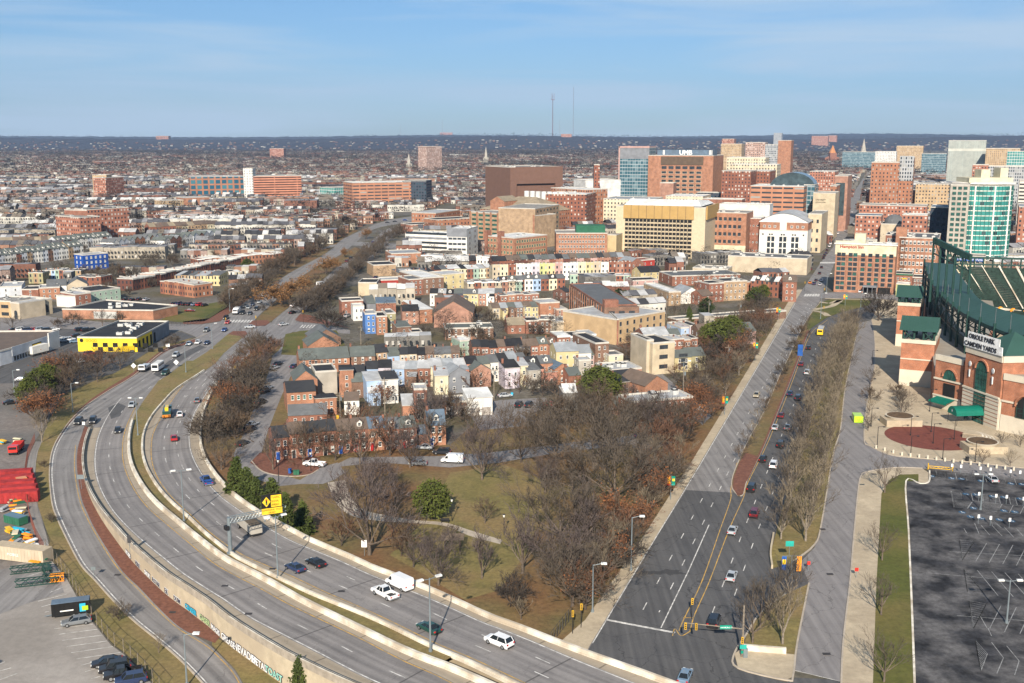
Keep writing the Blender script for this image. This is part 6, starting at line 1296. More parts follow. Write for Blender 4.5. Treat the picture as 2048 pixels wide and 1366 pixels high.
b=MB();b.box(L_*.5,-5,4,L_*.74,0,4.6,'p_grey',bottom=True);b.box(L_*.74,-.1,.2,L_*.95,-.02,3.6,'sign_black');b.box(L_*.5,-.1,.2,L_*.72,-.02,3.6,'sign_black')
for x in(.51,.58,.66,.73):b.cyl(L_*x,-4.6,0,4,.18,.18,'p_grey',6)
b.build('entrance_canopy',t)
t=B('brick_factory',1793,562,1872,562,475,34,'brick_orange','r_grey','large old brick factory with pale sash windows behind the hotel',floors=6,cols=9,win=W(ww=1.5,wh=2.2,alt='blind',margin=1),units=9);b=MB();b.box(-2,0,0,4,5,t['_h']+6,'brick_orange');b.build('chimney_pier',t)
B('brick_factory',1766,556,1794,556,470,20,'brick','r_black','narrow wing of the old brick factory',floors=6,cols=4,win=W(ww=1.3,wh=2.0,alt='blind',margin=1),units=4)
B('tavern',1788,577,1823,577,548,14,'brick','r_dark','two storey brick tavern with green cornice',floors=2,cols=4,win=W(ww=1.1,wh=1.6),cornice='p_green')
B('tavern',1823,577,1848,577,555,14,'brick_dark','r_dark','low dark brick tavern right of the green corniced one',floors=2,cols=3,win=W(ww=1.1,wh=1.6))
t=B('lime_shop',1791,592,1818,590,568,8,'p_lime','r_white','bright lime green kiosk building below the tavern',cat='shop');b=MB();b.cyl(t['_L']*.55,-.2,t['_h']+3,t['_h']+3.2,1.5,1.5,'sign_yellow',12);o=b.build('round_sign',t);o.rotation_euler=(0,0,0)
# round glass tower and its neighbours
gp0,gp1=G(1922,540),G(2024,540);c0=(gp0+gp1)/2;c0.y+=10;rad=(gp1-gp0).length/2;HT=ZT(gp0,372)
t=thing('glass_tower',c0);b=MB();N=20;prof=[(-math.pi*.97+math.pi*.94*k/N)for k in range(N+1)];pts=[(rad*1.02*math.cos(a),rad*.62*math.sin(a))for a in prof]+[(rad,18),(-rad,18)]
b.prism(pts,0,HT,'glass_teal','r_white');b.build('glass_wall',t);FL=17
for f in range(FL+1):
 z=HT*f/FL;b=MB();b.prism([(x*1.012,y*1.015)for x,y in pts],z-.22,z+.22,'fin_white',bottom=True);b.build('floor_band',t)
for k in range(0,N,1):
 b=MB();a=(prof[k]+prof[k+1])/2
 for q_ in(0,):b.bar((rad*1.03*math.cos(a),rad*.63*math.sin(a),0),(rad*1.03*math.cos(a),rad*.63*math.sin(a),HT),.25 if k%5 else .8,.25 if k%5 else .8,'fin_white' if k%5==0 else 'p_teal')
 b.build('mullion',t)
rn=random.Random(8);n=0
for k in range(60):
 f=rn.randrange(FL);i=rn.randrange(N);x0,y0=pts[i];x1,y1=pts[i+1];b=MB();z=HT*f/FL+.5;b.face([(x0*1.006,y0*1.008,z),(x1*1.006,y1*1.008,z),(x1*1.006,y1*1.008,z+HT/FL-1),(x0*1.006,y0*1.008,z+HT/FL-1)],'glass_dome');b.build('balcony_door',t)
b=MB();b.prism([(x*1.1,y*1.12)for x,y in pts],HT+1,HT+2,'fin_white',bottom=True);b.box(-rad*.9,-8,HT+2,rad*.8,12,HT+5,'p_cream');b.box(-rad*.35,-4,HT+5,0,6,HT+10,'p_cream');b.box(rad*.45,-2,HT+5,rad*.75,8,HT+11,'p_cream');b.build('roof_crown',t)
tag(t,'round teal glass apartment tower with a white projecting crown','tower')
t=B('podium',1905,556,1968,556,512,16,'p_cream','r_gravel','cream podium building with a banner at the foot of the glass tower',floors=3,cols=7,win=W(ww=2,wh=1.8,frame='frame_dark',sill=False));b=MB();b.box(1,-.3,t['_h']-2.6,t['_L']-1,-.1,t['_h']-.5,'sign_blue',bottom=True);o=b.build('banner',t);text('NOW ZenithApts.com',1.6,'sign_white',o,(2,-.35,t['_h']-2.1),(math.pi/2,0,0),sx=1.15)
t=B('beige_tower',1888,548,1926,546,370,28,'block','r_gravel','beige apartment wing left of the round glass tower',floors=17,cols=3,win=W(ww=2.2,wh=1.9,glass='glass_green',frame='frame_dark',sill=False))  # wall colour greyed to stand in for the shade on this front
B('blue_block',1853,532,1893,530,415,30,'f_dark','r_blue','dark blue office block in shade left of the beige wing')
t=B('brick_tower',1736,446,1791,446,325,30,'f_brick','r_gravel','older brick tower with stone crown, left of the twin pair',units=2);t=B('brick_tower',1792,446,1819,446,316,26,'f_brick','r_white','taller slim brick tower with white crown, right of the twin pair');b=MB();b.box(-.3,-.3,t['_h']-22,t['_L']+.3,-.02,t['_h']+2,'f_grey',bottom=True);b.build('crown',t)
for a in[('brick_block',1729,436,1853,436,380,30,'f_redfar','r_tan','wide red and tan block with many windows below the twin towers',2),('brick_block',1716,462,1850,462,410,30,'f_redfar','r_gravel','long dark red block with flat grey top',2),('ornate_house',1708,488,1759,488,431,24,'f_redfar','r_blue','cream and brick ornate corner house on the far street',0),('domed_building',1759,492,1808,492,448,26,'p_beige','r_dark','beige building with dark domed roof',0),
('brick_block',1800,500,1850,500,430,20,'f_redfar','r_white','red block right of the domed building',2),('tan_block',1827,440,1895,440,368,30,'f_tan','r_gravel','tan block with green window rows',2),('office_slab',1891,372,1966,372,281,40,'f_slab','r_gravel','big grey office slab with vertical ribs',1),('tan_block',1966,376,2034,376,297,40,'f_tan','r_gravel','tan concrete block right of the ribbed slab',0),
('teal_block',2008,388,2090,388,303,40,'f_teal','r_white','cream block with teal windows at the right edge',0),('grey_glass_block',1969,420,2090,420,333,30,'f_grey','r_white','long grey block at the right edge',3),('brick_block',1938,424,1970,424,330,24,'f_redfar','r_gravel','dark red brick block left of the long grey block',0),('apartment_tower',1790,344,1843,344,292,30,'f_tan','r_gravel','brown twin apartment slabs',2),('apartment_tower',1748,348,1790,348,303,30,'f_whitefar','r_white','cream apartment slab left of the brown ones',1),
('blue_office',1683,340,1750,340,304,30,'f_glass','r_white','low pale blue office near the spire',0),('teal_office',1841,352,1890,352,307,30,'f_glass','r_gravel','blue green office left of the ribbed slab',0),('brick_block',2030,510,2090,510,414,40,'f_redfar','r_steel','red brick block at the right edge behind the glass tower',0),('parking_garage',2030,470,2090,470,362,30,'f_parkw','r_gravel','white ramped parking garage at the right edge',0),('apartment_tower',1122,297,1143,297,268,60,'f_redfar','r_gravel','reddish tower on the hill below the masts',0),
('apartment_block',1150,297,1175,297,276,60,'f_whitefar','r_gravel','pale block right of the reddish hill tower',0),('apartment_block',1184,297,1207,297,275,60,'f_whitefar','r_gravel','second pale block right of the reddish hill tower',0),('dark_tower',854,345,884,344,293,30,'f_pinkfar','r_white','banded brown tower in the middle distance',1),('school_block',880,285,905,285,265,60,'f_redfar','r_gravel','small reddish block under the thin mast',0),('brick_block',313,296,338,296,272,60,'f_redfar','r_gravel','lone brick block on the left ridge',0),('brick_block',540,318,568,318,297,40,'f_redfar','r_gravel','dull red school block in the far left district',0)]:
 B(*a[:10],units=a[10])
t=[o for o in C.objects if o.get('label','').startswith('beige building with dark domed')][0];b=MB();L_,h_=t['_L'],t['_h'];prev=None
for k in range(5):r_=L_*.42*math.cos(k*math.pi/10);z=h_+7*math.sin(k*math.pi/10);b.cyl(L_/2,12,z,h_+7*math.sin((k+1)*math.pi/10),r_,L_*.42*math.cos((k+1)*math.pi/10),'r_grey',14)
b.build('dome',t)
# spires, masts, churches
def steeple(u,v,vt,w,m,label,dome=None):
 p=G(u,v);t=thing('church',p);h=ZT(p,vt);b=MB();b.box(-w/2,-w/2,0,w/2,w/2,h*.55,m);b.build('bell_tower',t);b=MB();b.cyl(0,0,h*.55,h,w*.55,.2,dome or 'block',8);b.build('spire',t)
 b=MB();b.box(-w*1.1,1,0,w*1.1,w*4,h*.28,m);gable(b,w*2.2,w*4,h*.28,h*.16,'r_grey','y',wall=m,w=b,x0=-w*1.1,y0=1);b.build('nave',t);tag(t,label,'church')
steeple(1725,335,277,14,'stone','church with a tall pale spire near the blue office');steeple(972,325,293,8,'block','grey stone church with slim spires in the middle distance');steeple(818,336,307,8,'block','brown stone church with square tower, middle distance');steeple(1664,325,290,22,'brick','domed brick church with an orange dome','p_orange')
mat('mast_red',(.18,.09,.08))
for i,(u,v,vt,w,lb)in enumerate([(1105,285,190,6,'tall lattice mast with a wide antenna head'),(1146,285,174,2.6,'tallest thin guyed mast on the skyline'),(1119,285,240,2.6,'short thin mast between the two tall ones'),(885,282,238,3,'thin mast above the small reddish block'),(802,282,250,2.4,'faint thin mast on the left skyline')]):
 p=G(u,288);h=ZT(p,vt);t=thing('radio_mast',p);b=MB();b.tube((0,0,0),(0,0,h),w,w*.7,'mast_red' if i<2 else 'r_steel',4);b.build('mast_shaft',t)
 if i==0:
  b=MB();b.box(-22,-1,h*.9,22,1,h*.915,'mast_red',bottom=True)
  for x in(-20,0,20):b.box(x-1.6,-1.6,h*.9,x+1.6,1.6,h*1.04,'mast_red')
  b.build('antenna_head',t)
 tag(t,lb,'mast')
# ---------------------------------------------------------------- ballpark
mat('steel_green',(.018,.055,.045),rough=.5,var=.15);mat('roof_green',(.03,.078,.063),rough=.55,var=.06,scale=.2);mat('canopy_green',(.0,.13,.09),rough=.6,var=.06);mat('seat_green',(.024,.048,.038),var=.3,scale=.8);mat('cast_stone',(.56,.50,.40),var=.06,scale=.3);mat('deck_grey',(.30,.27,.23),var=.1,scale=.2)
brick('brick_park',(.36,.14,.075))
ST_=thing('baseball_stadium',G(1900,760));tag(ST_,'brick and dark green steel ballpark with curved roof and white lettered sign','stadium');S0=ST_.location.copy()
def sb(b,name):
 o=b.build(name,ST_,(-S0.x,-S0.y,0));return o
def wallseg(b,p,q,z0,z1,m,th=.6,off=0):
 p,q=Vector((p.x,p.y,0)),Vector((q.x,q.y,0));d=(q-p).normalized();n=Vector((d.y,-d.x,0))*off;b.prism([(p+n).xy,(q+n).xy,(q+n-Vector((d.y,-d.x,0))*th).xy,(p+n-Vector((d.y,-d.x,0))*th).xy],z0,z1,m,bottom=True)
def arch(b,p,q,t0,t1,z0,zs,m,off,fr=None):
 """arched opening between fractions t0 and t1 of the wall p-q"""
 p,q=Vector((p.x,p.y,0)),Vector((q.x,q.y,0));d=(q-p);L=d.length;d.normalize();n=Vector((d.y,-d.x,0))*off;a,c=L*t0,L*t1;r=(c-a)/2;mid=(a+c)/2
 P=[p+d*a+n+Vector((0,0,z0)),p+d*c+n+Vector((0,0,z0))]+[p+d*(mid+r*math.cos(k*math.pi/12))+n+Vector((0,0,zs+r*math.sin(k*math.pi/12)))for k in range(13)]
 b.face(P,m)
 if fr:
  rr=r*1.16
  for k in range(12):
   A=[p+d*(mid+rr*math.cos(j*math.pi/12))+n*1.25+Vector((0,0,zs+rr*math.sin(j*math.pi/12)))for j in(k,k+1)];b.bar(A[0],A[1],.5,.5,fr)
  for x in(mid-r,mid-r/3,mid+r/3,mid+r):b.bar(p+d*x+n*1.1+Vector((0,0,z0)),p+d*x+n*1.1+Vector((0,0,zs+(r*.9 if abs(x-mid)<r*.9 else 0))),.14,.14,'steel_green')
  for k in range(int((zs-z0)/1.3)+1):b.bar(p+d*a+n*1.1+Vector((0,0,z0+k*1.3)),p+d*c+n*1.1+Vector((0,0,z0+k*1.3)),.1,.1,'steel_green')
T0,T1=G(1922,832),G(1994,861);T2=G(2110,858);W0,W1=G(1865,812),G(1920,827);HT_=ZT(T1,716)
T3=T0+(T2-T1);W2=W0+Vector((26,3,0))
b=MB();b.prism([T0.xy,T1.xy,T2.xy,T3.xy],0,HT_,'brick_park','deck_grey');sb(b,'gate_tower')
b=MB();wallseg(b,T0,T1,HT_-1.4,HT_+.4,'cast_stone',.8,.3);wallseg(b,T1,T2,HT_-1.4,HT_+.4,'cast_stone',.8,.3);wallseg(b,T0,T1,0,9.2,'cast_stone',.5,.22);wallseg(b,T1,T1.lerp(T2,.2),0,9.2,'cast_stone',.5,.22);wallseg(b,T0,T1,9.2,9.7,'cast_stone',.7,.5)
for k in range(7):wallseg(b,T0,T1,1.2+k*1.15,1.3+k*1.15,'brick_park',.1,.32)
sb(b,'stone_base')
b=MB();arch(b,T0,T1,.34,.64,.2,HT_-5.2,'glass_green',.3,'brick_park');sb(b,'arched_window')
b=MB();c_=(T0+T1+T2+T3)/4;k4=[Vector((p.x,p.y,HT_+.3))for p in(T0,T1,T2,T3)];top=Vector((c_.x,c_.y,HT_+6))
k4=[p.lerp(Vector((c_.x,c_.y,p.z)),.12)for p in k4]
for i in range(4):b.face([k4[i],k4[(i+1)%4],top],'roof_green')
sb(b,'pyramid_roof')
d_=(T1-T0);ang_=math.atan2(d_.y,d_.x);sgn=thing('ballpark_sign',(0,0,0));sgn.parent=ST_;sgn.location=Vector((T0.x,T0.y,HT_+.5))-S0+Vector((-.6,0,0));sgn.rotation_euler=(0,0,ang_)
b=MB();Ls=d_.length;b.box(Ls*-.02,-.1,0,Ls*1.02,.1,2.5,'sign_white',bottom=True);b.box(Ls*.08,-.1,2.5,Ls*.94,.1,4.6,'sign_white',bottom=True)
for k in range(9):b.bar((Ls*k/8,.3,0),(Ls*k/8,.3,2.4+(2 if 0<k<8 else 0)),.12,.12,'steel_green')
b.build('sign_panel',sgn);text('ORIOLE PARK',1.9,'door_dark',sgn,(Ls*.11,-.18,2.8),(math.pi/2,0,0),sx=1.0,bold=.05);text('CAMDEN YARDS',1.9,'door_dark',sgn,(Ls*.0,-.18,.4),(math.pi/2,0,0),sx=1.03,bold=.05)
b=MB()
for t_ in(.17,.80):
 p=T0.lerp(T1,t_);b.tube((p.x-.45,p.y,HT_-4.5),(p.x-.3,p.y,HT_-4.5),.8,.8,'sign_white',12);b.box(p.x-.5,p.y-.35,HT_-8.4,p.x-.3,p.y+.35,HT_-6.2,'sign_white',bottom=True)
sb(b,'wall_clock')
HW=ZT(W0,711);b=MB();b.prism([W0.xy,W1.xy,(W1+Vector((26,3,0))).xy,W2.xy],0,HW,'brick_park','deck_grey');sb(b,'gate_wing')
b=MB();wallseg(b,W0,W1,HW-1.2,HW+.5,'cast_stone',.8,.3);wallseg(b,W0,W1,0,3.8,'cast_stone',.5,.22);wallseg(b,W0,W1,9.0,9.5,'cast_stone',.7,.5);wallseg(b,W0,W1,3.8,4.2,'cast_stone',.7,.5);sb(b,'stone_base')
b=MB();arch(b,W0,W1,.34,.78,9.6,10.4,'glass_green',.3,'brick_park');q0,q1=W0.lerp(W1,.36),W0.lerp(W1,.76);wallseg(b,q0,q1,4.3,8.2,'sign_black',.3,.3);sb(b,'arched_window')
Q0,Q1=T1+Vector((.5,-.4,0)),G(2120,890);HQ=ZT(Q0,750);b=MB();b.prism([Q0.xy,Q1.xy,(Q1+Vector((30,5,0))).xy,(Q0+Vector((20,10,0))).xy],0,HQ,'brick_park','deck_grey');wallseg(b,Q0,Q1,HQ-1.3,HQ+.5,'cast_stone',.8,.3);wallseg(b,Q0,Q1,0,5.0,'cast_stone',.5,.2);wallseg(b,Q0,Q1,8.8,9.3,'cast_stone',.6,.4);arch(b,Q0,Q1,.27,.62,5.2,8.4,'sign_black',.5,'brick_park');sb(b,'gate_wing')
def pavilion(P0,P1,D,h,zb,zr,label):
 d=(P1-P0);L=d.length;d.normalize();n=Vector((-d.y,d.x,0));b=MB();b.prism([P0.xy,P1.xy,(P1+n*D).xy,(P0+n*D).xy],0,h,'brick_park','deck_grey');sb(b,'pavilion_wall')
 b=MB();wallseg(b,P0,P1,0,zb,'cast_stone',.5,.2);wallseg(b,P0,P1,h-1,h+.3,'cast_stone',.7,.3);wallseg(b,P0,P1,h*.58,h*.58+.4,'cast_stone',.5,.25);wallseg(b,P1,P1+n*D,h-1,h+.3,'cast_stone',.7,.3);sb(b,'stone_base')
 b=MB();zt=h+zr
 for x in(.04,.36,.64,.96):
  for y in(.05,.95):p=P0+d*L*x+n*min(D,12)*y;b.box(p.x-.3,p.y-.3,h,p.x+.3,p.y+.3,zt,'steel_green')
 for x0,x1 in((.04,.36),(.64,.96)):
  p,q=P0+d*L*x0,P0+d*L*x1;b.bar(p+Vector((0,0,h)),q+Vector((0,0,zt)),.3,.3,'steel_green');b.bar(p+Vector((0,0,zt)),q+Vector((0,0,h)),.3,.3,'steel_green')
 sb(b,'steel_frame')
 e0,e1,g0,g1=P0-d*.8-n*1.2,P1+d*.8-n*1.2,P0-d*.8+n*(min(D,12)*.5),P1+d*.8+n*(min(D,12)*.5);f0,f1=P0-d*.8+n*(min(D,12)+1.2),P1+d*.8+n*(min(D,12)+1.2)
 up=lambda p,z:(p.x,p.y,z);b=MB();b.face([up(e0,zt),up(e1,zt),up(g1,zt+4),up(g0,zt+4)],'roof_green');b.face([up(f1,zt),up(f0,zt),up(g0,zt+4),up(g1,zt+4)],'roof_green');b.face([up(e0,zt),up(g0,zt+4),up(f0,zt)],'steel_green');b.face([up(e1,zt),up(f1,zt),up(g1,zt+4)],'steel_green')
 for k in range(16):b.bar(up(e0.lerp(e1,k/15),zt+.05),up(g0.lerp(g1,k/15),zt+4.05),.12,.12,'roof_green')
 sb(b,'pavilion_roof')
p0,p1=G(1797,770),G(1863,776);pavilion(p0,p1,26,ZT(p0,679),5.6,3.4,'')
p0,p1=G(1790,692),G(1834,695);pavilion(p0,p1,40,ZT(p0,606),5.0,2.6,'')
# connecting concourse
b=MB();b.prism([(G(1860,770)).xy,W0.xy,(W0+Vector((14,6,0))).xy,(G(1990,690)).xy,G(1960,560).xy,G(1845,640).xy],0,11,'brick_park','deck_grey');sb(b,'concourse')
# roof over the upper deck, its outer and inner edge
OUT=densify([G(u,v,24)for u,v in[(1849,524),(1856,550),(1867,571),(1884,591),(1902,608),(1923,624),(1960,643),(2010,664),(2060,684),(2140,716)]],5)
INN=densify([G(u,v,27)for u,v in[(1906,528),(1920,550),(1934,569),(1950,589),(1966,603),(1990,614),(2022,624),(2060,634),(2110,646),(2200,668)]],5)
b=MB()
for i in range(len(OUT)-1):
 b.face([OUT[i],OUT[i+1],INN[i+1],INN[i]],'roof_green');dn=Vector((0,0,-1.3));b.face([OUT[i]+dn,OUT[i+1]+dn,OUT[i+1],OUT[i]],'steel_green');b.face([INN[i]+dn,INN[i],INN[i+1],INN[i+1]+dn],'steel_green')
sb(b,'deck_roof')
b=MB()
for i in range(0,len(OUT)-1):
 p,q=OUT[i],OUT[i+1];g=lambda a,z:Vector((a.x,a.y,z))
 if i%3==0:
  b.tube(g(p,0),g(p,25.5),.55,.45,'steel_green',6);pi_=p.lerp(INN[i],.55);b.tube(g(pi_,0),g(pi_,24),.4,.4,'steel_green',5);b.bar(g(p,20),g(pi_,25),.3,.3,'steel_green')
  if i+3<len(OUT):
   r_=OUT[i+3]
   for z in(10,16,21,23.4):b.bar(g(p,z),g(r_,z),.35,.35,'steel_green')
   b.bar(g(p,16),g(r_,21),.2,.2,'steel_green');b.bar(g(p,21),g(r_,16),.2,.2,'steel_green');b.bar(g(p,21),g(p.lerp(r_,.5),23.4),.2,.2,'steel_green');b.bar(g(p.lerp(r_,.5),23.4),g(r_,21),.2,.2,'steel_green')
  b.bar(g(p,25.5),g(p,30),.12,.12,'r_grey')
sb(b,'steel_frame')
b=MB()
for i in range(0,len(OUT)-1):
 p,q=OUT[i].lerp(INN[i],.25),OUT[i+1].lerp(INN[i+1],.25);b.face([(p.x,p.y,0),(q.x,q.y,0),(q.x,q.y,15),(p.x,p.y,15)],'steel_green');p2,q2=INN[i],INN[i+1];b.face([(p.x,p.y,15),(q.x,q.y,15),(q2.x,q2.y,12),(p2.x,p2.y,12)],'deck_grey')
sb(b,'upper_deck_wall')
# light tower on the roof edge
b=MB();la,lb_=G(1884,592,24),G(1908,600,24)
for k in range(6):
 p=la.lerp(lb_,k/5)+Vector((k*1.0,7*(5-k)/3,0));zt=ZT(p,480+k*7);b.tube((p.x,p.y,20),(p.x,p.y,zt),.5,.4,'steel_green',6)
 if k:b.bar(prv[0],(p.x,p.y,zt),1.2,2.2,'steel_green');b.bar(prv[0]-Vector((0,0,5)),(p.x,p.y,zt-5),.4,.4,'steel_green');b.bar(prv[0],(p.x,p.y,zt-5),.25,.25,'steel_green')
 prv=(Vector((p.x,p.y,zt)),)
sb(b,'light_tower')
# outfield seating seen past the roof
SA,SB_,SC,SD=G(1968,612,8),G(2210,640,8),G(2160,540,26),G(1915,533,26)
for k in range(24):
 b=MB();t_,u_=k/24,(k+.6)/24;p,q,r_,s_=SA.lerp(SD,t_),SB_.lerp(SC,t_),SB_.lerp(SC,u_),SA.lerp(SD,u_);z=p.z
 b.prism([p.xy,q.xy,r_.xy,s_.xy],z-1,z+.75,'seat_green',bottom=False);t2=(k+1)/24;p2,q2=SB_.lerp(SC,t2),SA.lerp(SD,t2);b.face([(s_.x,s_.y,z),(r_.x,r_.y,z),(p2.x,p2.y,z+.1),(q2.x,q2.y,z+.1)],'deck_grey');sb(b,'seat_row')
b=MB()
for k in range(7):p,q=SA.lerp(SB_,(k+.4)/7),SD.lerp(SC,(k+.4)/7);b.bar(p+Vector((0,0,.9)),q+Vector((0,0,.9)),1.3,.3,'concrete_pale')
sb(b,'aisle')
b=MB();p,q=SD+Vector((0,2,0)),SC+Vector((0,2,0));b.bar(p+Vector((0,0,4)),q+Vector((0,0,4)),1,.8,'steel_green');b.bar(p+Vector((0,0,1)),q+Vector((0,0,1)),1,.6,'steel_green')
for k in range(14):b.bar(p.lerp(q,k/13)-Vector((0,0,20)),p.lerp(q,k/13)+Vector((0,0,4)),.5,.5,'steel_green')
sb(b,'back_rail')
b=MB();p,q=SA-Vector((0,1,1)),SB_-Vector((0,1,1));b.bar(p,q,1.2,2.4,'concrete_pale');sb(b,'front_wall')
for k in range(5):b=MB();x=SA.lerp(SB_,.02+k*.11);b.tube((x.x,x.y-1.8,7.6),(x.x,x.y-1.6,7.6),1.2,1.2,'sign_orange',12);sb(b,'round_sign')
SE,SF_=G(1985,640,3),G(2230,680,3)
b=MB()
for k in range(14):p,q=SE+Vector((0,k*1.3,k*.5)),SF_+Vector((0,k*1.3,k*.5));b.bar(p,q,1,.8,'seat_green')
sb(b,'lower_seats')
# canopies at the gate
cp=T0.lerp(T1,.5);b=MB();N=10;ax=Vector((-1,-.12,0));sd=Vector((.12,-1,0));Lc=8.5
for k in range(N):
 a0,a1=math.pi*k/N,math.pi*(k+1)/N;pt=lambda a,t:cp+ax*t+sd*2.6*math.cos(a)+Vector((0,0,3+2.4*math.sin(a)));b.face([pt(a0,0),pt(a1,0),pt(a1,Lc),pt(a0,Lc)],'canopy_green');b.face([pt(a0,Lc),pt(a1,Lc),cp+ax*Lc+Vector((0,0,3))],'canopy_green')
for s in(-1,1):
 for t_ in(.3,Lc-.3):p=cp+ax*t_+sd*2.5*s;b.tube((p.x,p.y,0),(p.x,p.y,3),.07,.07,'trim_black',5)
p=cp+ax*(Lc+.04)+Vector((0,0,4.1));b.face([p+Vector((0,.5,0)),p-Vector((0,0,.5)),p-Vector((0,.5,0)),p+Vector((0,0,.5))],'sign_white');sb(b,'entrance_canopy')
b=MB();q0,q1=W0.lerp(W1,.2),W0.lerp(W1,.85);o=Vector((-3.4,-.6,0));b.face([Vector((q0.x,q0.y,4)),Vector((q1.x,q1.y,4)),Vector((q1.x,q1.y,2.7))+o,Vector((q0.x,q0.y,2.7))+o][::-1],'canopy_green');b.face([Vector((q0.x,q0.y,2.2))+o,Vector((q1.x,q1.y,2.2))+o,Vector((q1.x,q1.y,2.7))+o,Vector((q0.x,q0.y,2.7))+o],'canopy_green');b.face([Vector((q0.x,q0.y,4)),Vector((q0.x,q0.y,2.7))+o,Vector((q0.x,q0.y,2.7))],'canopy_green');sb(b,'awning')
# plaza furniture
mat('lamp_black',(.02,.02,.022),rough=.5);mat('mulch',(.12,.075,.04),scale=1,var=.3);mat('galv',(.24,.28,.30),rough=.4,metal=.4,var=.1)
for i,(u,v)in enumerate([(1788,838),(1953,893)]):
 p=G(u+(12 if i==0 else 12),v+(10 if i==0 else 8));t=thing('planter',p);b=MB();b.box(-5.2,-3.6,0,5.2,2.5,2.0,'paving_tan');b.build('base',t);b=MB();b.cyl(-.2,0,2.0,2.7,3.6,4.1,'cast_stone',24);b.cyl(-.2,0,2.7,2.75,3.7,3.7,'mulch',24);b.build('bowl',t);tag(t,['round stone planter on the far side of the red circle','round stone planter right of the red circle'][i],'planter')
b=MB();p=G(1975,872)
for k in range(9):b.prism([(p.x+(9-k*.5)*math.cos(a)-8,p.y+(9-k*.5)*math.sin(a)-2)for a in[x*.12-.5 for x in range(12)]]+[(p.x-8,p.y-2)],.14,.14+.14*(k+1),'concrete_pale' if k%2 else 'paving_tan')
t=b.build('plaza_steps');t['kind']='structure'
def lamp_post(p,h,label,style='black',group=None,arm=1.6,cat='street lamp',rot=0):
 t=thing('street_lamp',p,rot);b=MB();m='lamp_black' if style=='black' else 'galv'
 if style=='black':b.tube((0,0,0),(0,0,h),.11,.07,m,6);b.cyl(0,0,0,.5,.22,.16,m,8);b.build('pole',t);b=MB();b.bar((-.1,0,h),(arm,0,h+.1),.09,.09,m);b.box(arm-.3,-.2,h-.1,arm+.3,.2,h+.12,m,bottom=True);b.build('lamp_head',t)
 elif style=='globe':b.tube((0,0,0),(0,0,h),.10,.07,'lamp_black',6);b.build('pole',t);b=MB();b.cyl(0,0,h,h+.55,.16,.3,'lamp_white',8);b.cyl(0,0,h+.55,h+.8,.32,.05,'lamp_black',8);b.build('lamp_head',t)
 elif style=='double':
  b.tube((0,0,0),(0,0,h),.17,.10,m,7);b.cyl(0,0,0,.5,.3,.3,m,8);b.build('pole',t)
  for s in(-1,1):b=MB();b.bar((0,0,h-.2),(s*arm,0,h),.08,.08,m);b.box(s*arm-.5,-.25,h-.12,s*arm+.5,.25,h+.14,'lamp_white',bottom=True);b.build('lamp_head',t)
 else:b.tube((0,0,0),(0,0,h),.16,.10,m,7);b.cyl(0,0,0,.5,.3,.3,m,8);b.build('pole',t);b=MB();b.tube((0,0,h-.1),(arm,0,h+.25),.06,.05,m,5);b.box(arm-.2,-.28,h+.1,arm+.8,.28,h+.38,'lamp_white',bottom=True);b.build('lamp_head',t)
 tag(t,label,cat,group);return t
GLP='black lamp posts on the stadium plaza'
for i,(u,v,h)in enumerate([(1821,871,5.6),(1862,864,5.6),(1866,887,5.6),(1908,879,5.6),(1821,913,5.6),(1885,919,5.6),(1950,925,5.6),(1754,895,5.8),(1859,823,7),(1742,853,5.5),(1738,790,5.5),(1744,730,5.5)]):
 lamp_post(G(u,v,.1),h,'black lamp post %s'%['at the left inside the red circle','at the back of the red circle','in the middle of the red circle','at the right inside the red circle','below the red circle, left one','below the red circle, middle one','below the right planter','at the left kerb of the plaza','in front of the brick arch','on the street kerb beside the shrub bed','on the street kerb by the brick pavilion','on the street kerb in the long shadow'][i],'black',GLP)
for i in range(17):
 u=1752+i*17.2;v=897+(i*4.6 if i<3 else 13.8+(i-3)*2.3);b=MB();b.cyl(0,0,0,.85,.28,.24,'cast_stone',10);b.cyl(0,0,.85,.95,.3,.2,'cast_stone',10);o=b.build('bollard',None,G(u,v,.1));tag(o,'pale stone bollard, %s from left along the plaza kerb'%ordn(i),'bollard','bollards along the plaza kerb')
# ---------------------------------------------------------------- the far city: thousands of roofs nobody could count
vcol('far_houses');vcol('far_trees',.95)
def bulk(name,faces_by,matn,label,cat):
 V,Fc,Cc=faces_by;me=bpy.data.meshes.new(name);me.from_pydata(V,[],Fc);me.materials.append(MAT[matn])
 ca=me.color_attributes.new('Col','FLOAT_COLOR','CORNER');flat_=[]
 for f,c in zip(Fc,Cc):flat_.extend((c[0],c[1],c[2],1.0)*len(f))
 ca.data.foreach_set('color',flat_);o=inst(name,me);return stuff(o,label,cat)
fr=random.Random(11);V,Fc,Cc=[],[],[];TV,TF,TC=[],[],[]
ROOFS=[(.42,.42,.42)]*5+[(.58,.57,.55)]*4+[(.24,.24,.25)]*5+[(.10,.10,.11)]*6+[(.18,.15,.12)]*3+[(.045,.045,.05)]*4
WALLS=[(.20,.095,.068)]*6+[(.28,.16,.11)]*3+[(.36,.32,.26)]*4+[(.52,.50,.45)]*2+[(.30,.22,.19)]*3+[(.19,.18,.165)]*4
def fbox(cx_,cy_,w,d,ang,h,wc,rc,dark=True):
 c_,s_=math.cos(ang),math.sin(ang);n=len(V);P=[(-w/2,-d/2),(w/2,-d/2),(w/2,d/2),(-w/2,d/2)]
 P=[(cx_+x*c_-y*s_,cy_+x*s_+y*c_)for x,y in P]
 V.extend([(x,y,0)for x,y in P]+[(x,y,h)for x,y in P])
 for i,j in((0,1),(1,2),(3,0)):Fc.append((n+i,n+j,n+4+j,n+4+i));Cc.append(wc)
 Fc.append((n+4,n+5,n+6,n+7));Cc.append(rc)
